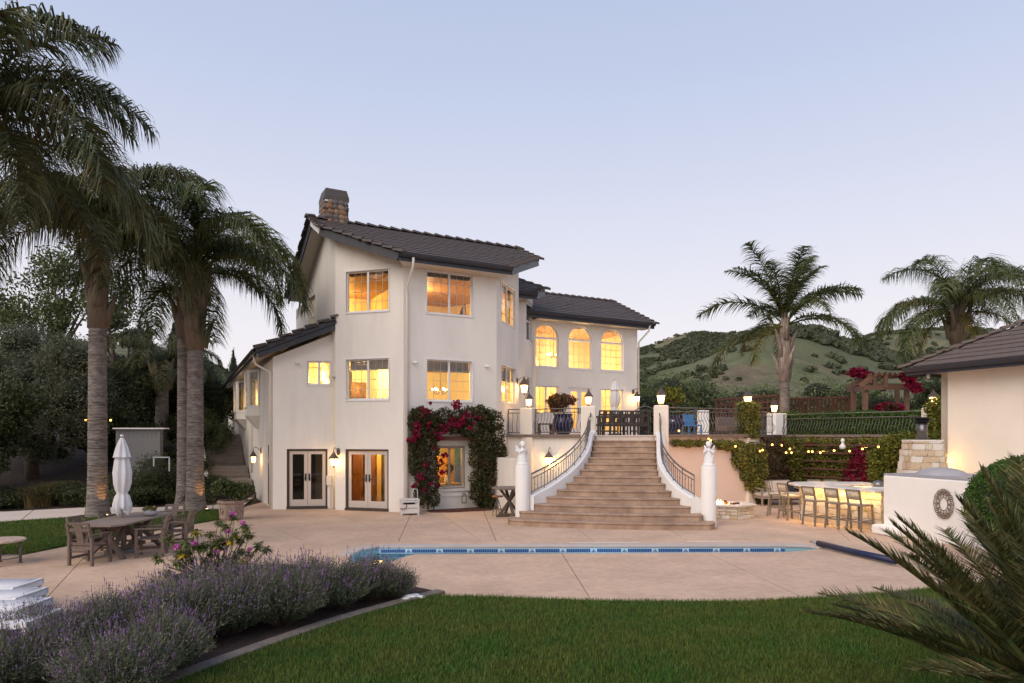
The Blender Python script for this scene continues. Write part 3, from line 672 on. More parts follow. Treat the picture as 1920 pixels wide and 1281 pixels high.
# ---------------- interiors: real rooms with real lamps
def poly2(*ps): return [(p.x, p.y) for p in ps]
inC = P_C0 + Vector((.25, .35, 0)); 
UP = poly2(P_C0 + Vector((.12, .28, 0)), P_CD + Vector((0, .26, 0)), P_DE + Vector((-.26, .12, 0)), P_E1 + Vector((-.25, .0, 0)), P_G0 + Vector((-.3, 0, 0)), P_G0 + DB*2, P_H1 + DE*.3)
sl_ = MB()
for z in (2.20, 5.02, 7.72): sl_.prism(UP, z, z+.22)
sl_.prism(UP, -.02, .03)
sl_.build('floor_slab', INTF, house, wp=True)
def partition(p, q, z0, z1, m=INTW, th=.1):
    b = MB(); b.bar((p.x, p.y, (z0+z1)/2), (q.x, q.y, (z0+z1)/2), th, z1-z0); b.build('partition', m, house, wp=True)
cc = P_CD + Vector((.05, 1.0, 0))
for z0, z1 in ((2.42, 5.02), (5.24, 7.72)):
    partition(P_C0 + DB*3.4 + DE*.2, P_C0 + DB*3.4 + DE*5.6, z0, z1)
    partition(P_C0+DE*.12+DB*.1, P_C0+DE*.12+DB*6, z0, z1)
    partition(cc + DB*.6, cc + DB*4.2, z0, z1)
    partition(P_E1 - DE*.3 + DB*.3, P_C0 + DB*3.4 + DE*5.4, z0, z1)
partition(P_C0 + DB*3.0 + DE*.2, P_C0 + DB*3.0 + DE*5.6, .03, 2.2, DOORWOOD if False else INTW); partition(P_C0+DE*.12+DB*.1, P_C0+DE*.12+DB*6, .03, 2.2); partition(cc + DB*.2, cc + DB*4.0, .03, 2.2)
# wood door seen through the right french doors
q = P_C0 + DE*.55 + DB*1.5
for k, (o_, w_) in enumerate(((0.0, .82), (.88, .40))):
    b = MB(); a = q + DE*o_ + Vector((0, 0, .03)); e_ = DE
    b.bar(a + Vector((0, 0, 1.03)), a + e_*w_ + Vector((0, 0, 1.03)), .05, 2.06)
    for (u0, u1, z0, z1) in ((.12, .46, .2, .9), (.54, .88, .2, .9), (.12, .46, 1.05, 1.9), (.54, .88, 1.05, 1.9)):
        b.bar(a + e_*w_*u0 + DB*-.035 + Vector((0, 0, (z0+z1)/2)), a + e_*w_*u1 - DB*.035 + Vector((0, 0, (z0+z1)/2)), .03, z1-z0)
    b.build('inner_door', DOORWOOD, house, wp=True)
b = MB(); a = q + DE*1.40 + Vector((0, 0, .03)); b.bar(a, a + Vector((0, 0, 2.1)), .12, .16, up=tuple(DE)); b.build('door_casing', mat('inner_trim', (.85, .62, .28), .7), house, wp=True)
# room behind wall A
AR = [(-7.7, 22.9), (-6.1, 23.1), (-6.3, 27), (-9.4, 26.6)]
b = MB(); b.prism(AR, -.02, .03); b.prism(AR, 2.25, 2.45); b.prism(AR, 4.9, 5.0); b.build('floor_slab', INTF, house, wp=True)
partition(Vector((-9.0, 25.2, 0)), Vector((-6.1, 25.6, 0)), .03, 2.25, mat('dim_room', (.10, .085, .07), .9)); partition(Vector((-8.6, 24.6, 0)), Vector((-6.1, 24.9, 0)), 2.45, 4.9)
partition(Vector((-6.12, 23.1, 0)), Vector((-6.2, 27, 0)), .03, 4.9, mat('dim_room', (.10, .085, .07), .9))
# F wing
FW = poly2(P_F0 + Vector((.1, .25, 0)), P_F1 + Vector((-.15, .1, 0)), P_F1 + DB*5.8 - DE*.2, P_F0 + DB*6)
b = MB(); b.prism(FW, TZ-.2, TZ); b.prism(FW, 7.1, 7.25); b.build('floor_slab', INTF, house, wp=True)
partition(P_F0 + DB*3.4, P_F1 + DB*3.4, TZ, 7.1); partition(P_F0 + DE*.1, P_F0 + DE*.1 + DB*4, TZ, 7.1); partition(P_F1 - DE*.3 + DB*.1, P_F1 - DE*.3 + DB*4, TZ, 7.1)
b = MB(); a = P_F0+DB*1.9+DE*1.35; b.bar((a.x, a.y, 4.8), (a.x, a.y, 4.81), .1, .1)
# arched inner wall
pA, pB = P_F0 + DB*2.2 + DE*.1, P_F0 + DB*2.2 + DE*1.9
facade('partition', pA, pB, TZ, 7.1, [(.15, 1.5, TZ+.02, 6.3, 'a')], INTW, th=.12)
# room lamps
def rl(p, z, e, c=(1, .60, .18), r=.18): light('room_light', 'POINT', (p.x, p.y, z), e, c, r, house, wp=True)
rl(P_C0 + DE*1.4 + DB*1.7, 4.6, 135, (1, .74, .27)); rl(P_C0 + DE*.9 + DB*2.4, 7.2, 62, (1, .55, .14))
rl(P_CD + DE*1.4 + DB*1.9, 4.6, 165, (1, .76, .30)); rl(P_CD + DE*1.5 + DB*2.3, 7.2, 85, (1, .60, .26)); rl(P_E1 - DE*1.2 + DB*-.3, 4.4, 50, (1, .55, .14)); rl(P_E1 - DE*1.2, 7.0, 30, (1, .6, .25))
rl(P_C0 + DE*1.7 + DB*.75, 1.9, 26, (1, .6, .16)); rl(P_CD + DE*1.6 + DB*1.6, 1.85, 120, (1, .62, .18))
rl(Vector((-6.7, 23.9, 0)), 4.4, 75, (1, .7, .22)); rl(Vector((-8.2, 24.1, 0)), 1.9, .6)
rl(P_F0 + DE*3.1 + DB*1.7, 5.6, 150, (1, .66, .34)); rl(P_F0 + DE*1.0 + DB*3.0, 5.4, 120, (1, .66, .28)); rl(P_F0 + DE*1.2 + DB*1.4, 3.9, 30, (1, .55, .14)); rl(P_F0 + DE*4 + DB*1.2, 3.9, 26, (1, .5, .14))
# lampshade, chandeliers, picture, table inside
def inside(name, label, cat, mb, m, group=None): o = mb.build(name, m, None, True); tag(o, label, cat, group); return o
def drum(p, z, r, h): b = MB(); b.lathe([(r, 0), (r, h)], (p.x, p.y, z), 16); return b
inside('lampshade', 'glowing drum lampshade seen in the lower front window', 'lamp', drum(P_CD + DE*1.3 + DB*1.2, 3.25, .3, .28), SHADE)
def chandelier(p, z, label):
    t = thing('chandelier', label, 'chandelier', (p.x, p.y, z), 0, 'chandeliers inside the villa')
    b = MB(); b.tube([(0, 0, 0), (0, 0, 1.1)], .012, 5)
    for k in range(6): a = k*math.pi/3; b.tube([(0, 0, 0), (.15*math.cos(a), .15*math.sin(a), -.08), (.28*math.cos(a), .28*math.sin(a), .04)], .012, 5)
    b.build('arm', IRON, t)
    for k in range(6): a = k*math.pi/3; c = MB(); c.sphere((.28*math.cos(a), .28*math.sin(a), .09), .035, 6, 4); c.build('candle_bulb', CHAND, t)
c_ = P_F0 + DE*1.65 + DB*1.0; chandelier(c_, PZ(668, c_.y), 'candle chandelier hanging behind the middle arched window')
c_ = P_CD + DE*1.9 + DB*1.5; chandelier(c_, PZ(735, c_.y), 'candle chandelier behind the lower front window above the vine')
t = thing('dining_table', 'timber table seen through the window under the vine arch', 'table', (*(P_CD + DE*1.75 + DB*1.0).xy, .03), math.atan2(DE.y, DE.x))
b = MB(); b.box((0, 0, .74), (1.5, .7, .05)); b.build('tabletop', GREYWOOD, t)
for x in (-.6, .6):
    b = MB(); b.bar((x-.12, 0, 0), (x+.12, 0, .72), .07, .07); b.bar((x+.12, 0, 0), (x-.12, 0, .72), .06, .06); b.build('leg', GREYWOOD, t)
v = thing('vase', 'dark plant in a white vase on the table inside the arch window', 'vase', (*(P_CD + DE*1.9 + DB*.95).xy, .80))
b = MB(); b.lathe([(.05, 0), (.09, .1), (.05, .22), (.06, .26)], (0, 0, 0), 10); b.build('vase_body', TRIMW, v, True)
v2 = fin(leaves_mesh('dried_stem', blob_pts([(.1, 0, .5, .14, .1, .2)], 120), .09), 'foliage', mat('dark_leaf', (.02, .02, .02), .8), v)
for (cx_, z_) in ((.72, 1.35), (2.45, 1.3)):
    p = P_CD + DE*cx_ + DB*2.85; b = MB(); b.bar((p.x-.35*DE.x, p.y-.35*DE.y, z_), (p.x+.35*DE.x, p.y+.35*DE.y, z_), .04, .75)
    o = b.build('framed_picture', mat('picture_print', (.35, .18, .06), .7, var=.5, vs=5)); tag(o, 'large framed picture on the wall of the lower room' if cx_ < 1 else 'brown mirror frame on the wall right of the lower room window', 'picture')
b = MB(); a = P_C0 + DE*1.5 + DB*1.6; b.bar((a.x, a.y, 6.0), (a.x+1.0*DE.x, a.y+1.0*DE.y, 6.0), .1, .95); inside('cabinet', 'dark cabinet top seen low in the upper left lit window', 'cabinet', b, mat('dark_cabinet', (.05, .03, .02), .6))
b = MB(); a = P_CD + DE*.4 + DB*2.6; b.bar((a.x, a.y, 3.2), (a.x+1.1*DE.x, a.y+1.1*DE.y, 3.2), .5, 1.5); inside('cabinet', 'pale kitchen cabinet inside the lower front window above the vine', 'cabinet', b, mat('pale_cabinet', (.55, .45, .30), .6))
b = MB(); a = P_C0 + DE*1.2 + DB*3.25; b.bar((a.x, a.y, 4.2), (a.x+.8*DE.x, a.y+.8*DE.y, 4.2), .04, .6); inside('framed_picture', 'framed picture on the wall behind the lower left lit window', 'picture', b, mat('picture_print', (.35, .18, .06), .7, var=.5, vs=5))
p = P_CD + DE*2.15 + DB*.28 + Vector((0, 0, hD[0][2]+.03))
b = MB(); b.tube([p, p + Vector((.02, 0, .16)), p + Vector((.1, 0, .42))], [.09, .06, .01], 6); b.tube([p + Vector((.14, .02, 0)), p + Vector((.13, .02, .42))], .02, 5); tag(b.build('ship_model', mat('ornament_mauve', (.25, .18, .18), .7)), 'small sail-shaped ornament on the upper front window sill', 'ornament')
# ============================================================ ROOFS
tm = MB(); tm.box((0, 0, 0), (.322, .40, .034)); TILE_ME = tm.mesh('roof_tile'); TILE_ME.materials.append(TILE)
cm = MB()
cm.add([(-.16, -.2, 0), (.16, -.2, 0), (.12, -.2, .085), (-.12, -.2, .085), (-.13, .2, 0), (.13, .2, 0), (.10, .2, .06), (-.10, .2, .06)], [(0, 1, 2, 3)[::-1], (4, 5, 6, 7), (0, 1, 5, 4), (1, 2, 6, 5), (2, 3, 7, 6), (3, 0, 4, 7)])
CAP_ME = cm.mesh('cap_tile'); CAP_ME.materials.append(TILE)
TCOUNT = [0]; CAPS = [0]; STUFFT = MB()
def tiled(roof, O, e, s, poly, me=TILE_ME, budget=300, ctr=TCOUNT, stuff=STUFFT, tw=.33, ex=.295):
    """O: eave origin 3D, e: unit along the eave, s: unit up the slope (3D), poly in (a,b) roof coordinates"""
    nrm = e.cross(s).normalized()
    if nrm.z < 0: nrm = -nrm
    ys = [p[1] for p in poly]; xs = [p[0] for p in poly]; j = 0; y = min(ys)+.12
    tilt = R(4.5); s2 = (s*math.cos(tilt) - nrm*math.sin(tilt)).normalized(); n2 = (nrm*math.cos(tilt)+s*math.sin(tilt)).normalized()
    while y < max(ys):
        x = min(xs) + (tw/2 if j % 2 else 0)
        while x < max(xs):
            if in_poly(x, y, poly):
                c = O + e*x + s*y + nrm*(.045 + random.uniform(-.004, .004)); a = random.uniform(-.012, .012)
                M = Matrix(((e.x, s2.x, n2.x, c.x), (e.y, s2.y, n2.y, c.y), (e.z, s2.z, n2.z, c.z), (0, 0, 0, 1))) @ Matrix.Rotation(a, 4, 'Z')
                if ctr[0] < budget:
                    o = bpy.data.objects.new('roof_tile', me); col.objects.link(o); o.parent = roof; o.matrix_basis = M; ctr[0] += 1
                else: stuff.box((0, 0, 0), (.322*tw/.33, .40, .034), M=M)
            x += tw
        y += ex; j += 1
def caps(roof, a, b, me=CAP_ME, lift=.03, step=.36, budget=300):
    d = (b-a); L_ = d.length; d.normalize(); sd_ = d.cross(Vector((0, 0, 1))).normalized(); u = sd_.cross(d).normalized(); n = max(1, int(L_/step))
    for i in range(n+1):
        p = a + d*(i*L_/n) + u*lift; t_ = R(5); d2 = (d*math.cos(t_) - u*math.sin(t_)).normalized(); u2 = sd_.cross(d2).normalized()
        o = bpy.data.objects.new('cap_tile', me); col.objects.link(o); o.parent = roof
        o.matrix_basis = Matrix(((sd_.x, d2.x, u2.x, p.x), (sd_.y, d2.y, u2.y, p.y), (sd_.z, d2.z, u2.z, p.z), (0, 0, 0, 1)))
def roof_slab(name, pts, th=.16, m=SOFFIT, parent=house, wp=True):
    b = MB(); n = len(pts); dn = Vector((0, 0, -th)); b.add([Vector(p) for p in pts] + [Vector(p)+dn for p in pts], [tuple(range(n)), tuple(range(n, 2*n))[::-1]] + [(i, (i+1) % n, n+(i+1) % n, n+i)[::-1] for i in range(n)])
    return b.build(name, m, parent, wp=wp)
def fascia(roof, a, b, h=.24, th=.05, drop=0.0, m=TRIMD, out=Vector((0, 0, 0)), name='fascia'):
    a, b = Vector(a)+out, Vector(b)+out; q = MB(); q.bar(a + Vector((0, 0, -h/2-drop)), b + Vector((0, 0, -h/2-drop)), th, h); return q.build(name, m, roof)
def gutter(roof, a, b, out):
    q = MB(); a, b = Vector(a), Vector(b); prof = [(0, -.13), (.07, -.13), (.12, -.06), (.13, 0), (.105, 0), (.1, -.05), (.05, -.1), (0, -.1)]; vs = []
    for p in (a, b): vs += [p + out*x + Vector((0, 0, z)) for x, z in prof]
    n = len(prof); q.add(vs, [(i, (i+1) % n, n+(i+1) % n, n+i) for i in range(n)] + [tuple(range(n)), tuple(range(n, 2*n))[::-1]]); return q.build('gutter', TRIMD, roof)
SL = .483; k_ = math.sqrt(1+SL*SL)
O1 = Vector((-3.18, 21.27, 8.10)); SU = Vector((DB.x/k_, DB.y/k_, SL/k_)); n_out = -DB
def RPt(O, t, s, sl=SL): return O + DE*t + DB*s + Vector((0, 0, sl*s))
m1 = [(-2.245, 3.6), (-2.25, 2.26), (-.375, 0), (3.6, 0), (6.0, 2.26), (5.9, 3.6)]
r1 = roof_slab('roof', [RPt(O1, t, s) for t, s in m1])
tiled(r1, O1, DE, SU, [(t, s*k_) for t, s in m1])
bk = [(-2.245, 3.6), (5.9, 3.6), (5.9, 7.6), (-2.245, 7.6)]
def RBk(t, s): return O1 + DE*t + DB*s + Vector((0, 0, SL*(7.2-s)))
r1b = roof_slab('roof', [RBk(t, s) for t, s in bk])
SD = Vector((-DB.x/k_, -DB.y/k_, SL/k_)); tiled(r1b, RBk(0, 7.6), DE, SD, [(-2.245, 0), (5.9, 0), (5.9, 4.0*k_), (-2.245, 4.0*k_)])
A_ = [RPt(O1, t, s) for t, s in m1]
caps(r1, A_[0]+Vector((0,0,.03)), A_[5]+Vector((0,0,.03)), step=.42)          # ridge
caps(r1, A_[1], A_[0]); caps(r1, A_[2], A_[1]); caps(r1, A_[3], A_[4]); caps(r1, A_[4], A_[5])
caps(r1b, RBk(-2.245, 7.6), RBk(-2.245, 3.6))
fascia(r1, A_[1], A_[2]); fascia(r1, A_[0], A_[1], m=TRIMW, h=.2); fascia(r1, A_[2], A_[3]); fascia(r1, A_[3], A_[4]); fascia(r1, A_[4], A_[5]); fascia(r1b, RBk(-2.245, 3.6), RBk(-2.245, 7.6), h=.3); fascia(r1b, RBk(-2.2, 3.6)+DE*-.05, RBk(-2.2, 7.6)+DE*-.05, h=.12)
gutter(r1, A_[2] + n_out*.03, A_[3] + n_out*.03, n_out)
# G roof
O2 = Vector((.2, 26.3, 8.02)); m2 = [(-1.6, 0), (.85, 0), (1.75, .85), (1.1, 1.75), (-1.6, 1.75)]
r2 = roof_slab('roof', [RPt(O2, t, s) for t, s in m2]); tiled(r2, O2, DE, SU, [(t, s*k_) for t, s in m2])
B_ = [RPt(O2, t, s) for t, s in m2]; caps(r2, B_[1], B_[2]); caps(r2, B_[2], B_[3]); caps(r2, B_[4], B_[3]); fascia(r2, B_[0], B_[1]); fascia(r2, B_[1], B_[2]); gutter(r2, B_[0]+n_out*.03, B_[1]+n_out*.03, n_out)
b = MB(); b.prism([(p.x, p.y) for p in [P_G0, P_G1, P_F0, P_F0+DB*1.5, P_G0+DB*2]], 7.75, 7.9); b.build('soffit', SOFFIT, house, wp=True)
b = MB(); e0 = O1+n_out*-.02; b.prism([tuple(P_CD.xy), tuple(P_DE.xy), tuple((O1+DE*3.55).xy), tuple((O1+DE*-.33).xy)], 7.84, 7.88); b.build('soffit', SOFFIT, house, wp=True)
b = MB(); b.prism([tuple(P_F0.xy), tuple((P_F1+DE*.3).xy), tuple((P_F1+DE*.3-DB*.48).xy), tuple((P_F0-DB*.48).xy)], 7.26, 7.29); b.build('soffit', SOFFIT, house, wp=True)
# F roof
O3 = Vector((2.17, 28.56, 7.52)); m3 = [(-2.6, 0), (4.85, 0), (4.85, 3.1), (-2.6, 3.1)]
r3 = roof_slab('roof', [RPt(O3, t, s) for t, s in m3]); tiled(r3, O3, DE, SU, [(t, s*k_) for t, s in m3])
def RB3(t, s): return O3 + DE*t + DB*s + Vector((0, 0, SL*(6.2-s)))
r3b = roof_slab('roof', [RB3(t, s) for t, s in ((-2.6, 3.1), (4.85, 3.1), (4.85, 6.6), (-2.6, 6.6))])
C3 = [RPt(O3, t, s) for t, s in m3]; caps(r3, C3[3], C3[2]); caps(r3, C3[1], C3[2]); fascia(r3, C3[0], C3[1]); fascia(r3, C3[1], C3[2]); gutter(r3, C3[0]+n_out*.03, C3[1]+n_out*.03, n_out)
# A roof (low wing at the left), seen from below
a0, a1 = Vector((-8.30, 22.21, 5.24)), Vector((-5.80, 22.56, 6.26)); back = BD*23.5
ae = (a1-a0).normalized()
r4 = roof_slab('roof', [a0, a1, a1+back, a0+back], th=.2); caps(r4, a0+Vector((.1, .05, .1)), a1+Vector((0, .05, .1)), lift=.02, step=.4)
fascia(r4, a0, a1, h=.34, drop=-.06); fascia(r4, a0, a1, h=.12, drop=-.02, out=Vector((0, -.05, 0)))
a0h = a0+Vector((0,0,.02)); fascia(r4, a0h, a0h+back, h=.24); go = nB*1.0; gutter(r4, a0h + go*.03, a0h+back+go*.03, go)
tiled(r4, a0 + Vector((0, 0, .02)), BD, ae, [(0, 0), (23.5, 0), (23.5, 2.7), (0, 2.7)], budget=0)
tag(STUFFT.build('roof_tile', TILE, r1), kind='stuff')
# chimney
t0 = O1 + DE*-1.15 + DB*4.15
cz = 9.3; cw = .82
chc = AT(626, 400, 24.0); chc = Vector((chc.x, chc.y, 0)); ang = math.atan2(DE.y, DE.x)
M0 = Matrix.Translation(chc) @ Matrix.Rotation(ang, 4, 'Z')
z_st = PZ(386, 24.0); z_top = PZ(361, 24.0)
b = MB(); b.box((0, 0, (9.6+z_st)/2), (.74, .70, z_st-9.6), M=M0); ch = b.build('chimney', mat('mortar', (.16, .13, .11), .95), house, wp=True)
STN = [mat('river_stone_brown', (.27, .15, .09), .85, var=.3, bump=.6, bs=20), mat('river_stone_grey', (.15, .13, .125), .85, var=.3, bump=.6, bs=20), mat('river_stone_tan', (.30, .20, .13), .85, var=.25, bump=.6, bs=20)]
def stone_me(m, nm='stone'):
    b = bmesh.new(); bmesh.ops.create_icosphere(b, subdivisions=2, radius=.5)
    for v in b.verts:
        v.co = Vector([math.copysign(abs(c)**.6*.5**.4, c) for c in v.co])*1.0; v.co *= 1+.12*noise.noise(v.co*3+Vector((random.random()*9, 0, 0)))
    me = bpy.data.meshes.new(nm); b.to_mesh(me); b.free(); me.materials.append(m); me.polygons.foreach_set('use_smooth', [True]*len(me.polygons)); return me
SME = [stone_me(m) for m in STN]
for (fx, fy, ax) in ((0, -.36, 0), (.38, 0, 1), (-.38, 0, 1)):
    z = 9.62; r_ = 0
    while z < z_st-.05:
        u = -.36 + (r_ % 2)*.06
        while u < .32:
            w_ = random.uniform(.16, .27); w_ = min(w_, .37-u)
            o = bpy.data.objects.new('stone', random.choice(SME)); col.objects.link(o); o.parent = ch
            p = (u+w_/2, fy, z+.08) if ax == 0 else (fx, u+w_/2, z+.08)
            o.matrix_basis = M0 @ Matrix.Translation(p) @ Matrix.Rotation(0 if ax == 0 else math.pi/2, 4, 'Z') @ Matrix.Rotation(random.uniform(-.35, .35), 4, 'Y') @ Matrix.Diagonal((w_*1.12, .14, random.uniform(.17, .22), 1))
            u += w_
        z += .165; r_ += 1
b = MB(); b.box((0, 0, z_st+.03), (.80, .76, .06), M=M0); b.build('flashing', mat('bright_metal', (.7, .7, .72), .25, metal=.9), ch)
zt_ = z_top
b = MB(); lo = [(-.43, -.41), (.43, -.41), (.43, .41), (-.43, .41)]; hi = [(x*.84, y*.84) for x, y in lo]
b.add([M0 @ Vector((x, y, z_st+.07)) for x, y in lo] + [M0 @ Vector((x, y, z_st+.2)) for x, y in lo] + [M0 @ Vector((x, y, zt_)) for x, y in hi], [(3, 2, 1, 0), (8, 9, 10, 11)] + [(i, (i+1) % 4, 4+(i+1) % 4, 4+i) for i in range(4)] + [(4+i, 4+(i+1) % 4, 8+(i+1) % 4, 8+i) for i in range(4)])
b.build('chimney_hood', mat('hood_metal', (.10, .085, .075), .6, metal=.3, var=.2), ch)
# downspouts
def spout(pts, m=mat('downspout_paint', (.70, .64, .57), .6), r=.042): b = MB(); b.tube(pts, r, 8); b.build('downspout', m, house, True, True)
p = P_CD + DE*.10 + nD*.07
spout([A_[2]+DE*.45+n_out*.1+Vector((0, 0, -.12)), A_[2]+DE*.45+n_out*.08+Vector((0, 0, -.38)), Vector((p.x, p.y, 7.2)), Vector((p.x, p.y, 7.0)), Vector((p.x, p.y, .1))])
pf = P_F1 + DE*.06 - DB*.02; spout([C3[1]-DE*.3+n_out*.08+Vector((0, 0, -.1)), C3[1]-DE*.3+Vector((0, 0, -.35)), Vector((pf.x, pf.y, 6.7)), Vector((pf.x, pf.y, TZ))])
pb = P_AB + BD*.15 + nB*.07; spout([a0+BD*.5+nB*.05+Vector((0, 0, -.15)), a0+BD*.5+Vector((0, 0, -.42)), Vector((pb.x, pb.y, 4.55)), Vector((pb.x, pb.y, 0.05))])
pb = P_AB + BD*6.6 + nB*.07; spout([Vector((pb.x, pb.y, 5.0)), Vector((pb.x, pb.y, .9))])
b = MB(); p = P_AC + Vector((-.12, -.05, 0)); b.box((p.x, p.y, .95), (.16, .09, .32)); b.tube([(p.x+.12, p.y, .75), (p.x+.12, p.y, 0)], .03, 6); b.tube([(p.x+.04, p.y-.03, .8), (p.x+.05, p.y-.03, .05)], .022, 6)
b.build('utility_box', mat('downspout_paint', (.70, .64, .57), .6), house, wp=True)
# security cameras / flood heads
for (P0_, P1_, px, py) in ((P_AB, P_AC, 556, 681), (P_CD, P_DE, 775, 680), (P_CD, P_DE, 911, 687)):
    t_ = along(P0_, P1_, px); d_ = (P1_-P0_).normalized(); nn = Vector((d_.y, -d_.x, 0)); p = P0_ + d_*t_ + Vector((0, 0, wz(P0_, P1_, px, py)))
    b = MB(); b.sphere(p + nn*.03, .055, 8, 5); b.tube([p+nn*.05, p + nn*.16 + d_*.08 + Vector((0, 0, -.02))], .04, 8); b.build('security_camera', TRIMW, house, True, True)
# ============================================================ TERRACE, STAIRS, RAILINGS
W0 = Vector((-.15, 24.7, 0)); P1 = Vector((.61, 24.6, 0)); P2 = Vector((2.64, 23.55, 0)); P3 = Vector((5.02, 23.0, 0)); P4 = Vector((8.48, 24.55, 0)); P5 = Vector((11.55, 29.8, 0)); P6 = Vector((15.2, 24.7, 0))
terr = [(W0.x, W0.y), (P1.x, P1.y), (P2.x, P2.y), (P2.x+.3, P2.y-.35), (P3.x-.1, P3.y-.2), (P3.x, P3.y), (P4.x, P4.y), (P5.x, P5.y), (P6.x, P6.y), (26, 22), (60, 60), (10, 60), (.86, 36), (.2, 27)]
b = MB(); b.prism(inset(terr, .12), -.05, TZ); tag(b.build('terrace', PATHM), 'raised terrace beside the villa above the patio', 'terrace', kind='structure')
def retwall(a, b_, label, m, ztop=TZ, z0=-.05, th=.25, cop=True, lab2=None):
    a, b_ = Vector(a), Vector(b_); d = (b_-a).normalized(); nn = Vector((d.y, -d.x, 0)); L_ = (b_-a).length; ang = math.atan2(d.y, d.x)
    t = thing('retaining_wall', label, 'wall', (a.x, a.y, 0), ang)
    q = MB(); q.box((L_/2, 0, (z0+ztop)/2), (L_, th, ztop-z0)); q.build('wall', m, t)
    if cop: q = MB(); q.box((L_/2, -.06, ztop-.02), (L_, th+.16, .10)); q.build('coping', mat('coping_brown', (.20, .15, .125), .85, var=.2, bump=.3), t, bev=.01)
    return t
retwall(W0, P1, 'short stucco terrace wall between the villa and the first lamp pillar', STUCCO)
retwall(P1, P2, 'stucco terrace wall with wall lantern left of the curved stairs', STUCCO)
retwall(P3, P4, 'pink stucco terrace wall behind the fire pit, ivy along its top', PINKST)
retwall(P4, P5, 'terrace wall hidden under ivy behind the outdoor sofa', PINKST)
retwall(P5, P6, 'long terrace wall behind the bar, covered by climbing plants', PINKST)
retwall((-.55, 23.2, 0), (.28, 21.2, 0), 'low stepped stucco wall left of the stairs behind the high table', STUCCO, 1.72, cop=False)
def pillar(p, w_, h, label, ztop=None, base=-.05, rz=0, m=STUCCO2):
    t = thing('pillar', label, 'pillar', (p.x, p.y, 0), rz, 'terrace pillars'); zt = ztop or TZ+h
    q = MB(); q.box((0, 0, (zt+base)/2), (w_, w_, zt-base)); q.build('shaft', m, t, bev=.04); return t
ST = math.radians(-9.8); AX = Vector((.17, .985, 0)).normalized(); LT = Vector((.985, -.17, 0)).normalized(); SO = Vector((2.66, 18.0, 0))
pillar(P1, .5, .98, 'stucco lamp pillar at the left end of the terrace railing', rz=-.5)
pillar(P2, .5, 1.0, 'stucco lamp pillar at the top left of the stairs', rz=ST); pillar(P3, .48, 1.0, 'stucco lamp pillar at the top right of the stairs', rz=ST)
pillar(P4, .42, .98, 'lamp pillar completely wrapped in ivy', rz=.5); pillar(P5, .6, .96, 'white corner pillar right of the ivy covered one', rz=.3, m=WHITEST); pillar(P6, .5, 1.0, 'lamp pillar under leaves beside the pool house wall', rz=.3)
p = AT(1318, 768, 30); q = MB(); t = thing('pillar', 'white pillar standing at the back of the terrace behind the railing', 'pillar', (p.x, 30, TZ), .1, 'terrace pillars'); q.box((0, 0, .55), (.4, .4, 1.1)); q.build('shaft', WHITEST, t, bev=.03)
# ---- curved staircase
stairs = thing('staircase', 'wide flared brown concrete staircase with curved white side walls', 'staircase', (SO.x, SO.y, 0), ST)
px_l = [949, 973, 996, 1023, 1042, 1060, 1075, 1086.5, 1095, 1103, 1108, 1110, 1110, 1115]; px_r = [1343, 1317, 1297.5, 1277, 1260, 1249, 1240.5, 1234.5, 1231.5, 1231, 1230.5, 1231, 1231, 1229]
def U(px, s):     # lateral stair coordinate at depth s for a photo column
    k = (px-960)/F; q = SO + AX*s; return (k*q.y-q.x)/(LT.x-k*LT.y)
TR = .385; RS = TZ/14; UL, UR, SS = [], [], []
for i in range(14):
    s = TR*i; UL.append(U(px_l[i], s+.05)); UR.append(U(px_r[i], s+.05)); SS.append(s)
def loc2(u, s): return (u, s)
for i in range(14):
    s0 = SS[i]; s1 = 5.6 if i == 13 else SS[min(13, i+1)]+.30; a, c = UL[i], UR[i]; r = .34 if i == 0 else .16; bulge = .22*max(0, 1-i/11)
    pts = [(a, s1), (a, s0+r)]
    for k in range(1, 7): th = math.pi/2*k/6; pts.append((a+r-r*math.cos(th), s0+r-r*math.sin(th)))
    for k in range(1, 12): u = a+r+(c-a-2*r)*k/12; pts.append((u, s0-bulge*math.sin(math.pi*k/12)))
    for k in range(0, 7): th = math.pi/2*k/6; pts.append((c-r+r*math.sin(th), s0+r-r*math.cos(th)))
    pts.append((c, s1)); z1 = RS*(i+1)
    q = MB(); q.prism(pts, max(-.03, z1-RS-.1), z1-.05); 
    pts2 = [(u + (.012 if u > (a+c)/2 else -.012), s-.022) for u, s in pts]; q.prism(pts2, z1-.05, z1)
    o = q.build('step' , STEPM if i < 13 else PATHM, stairs, bev=.012); o.matrix_basis = Matrix.Identity(4)
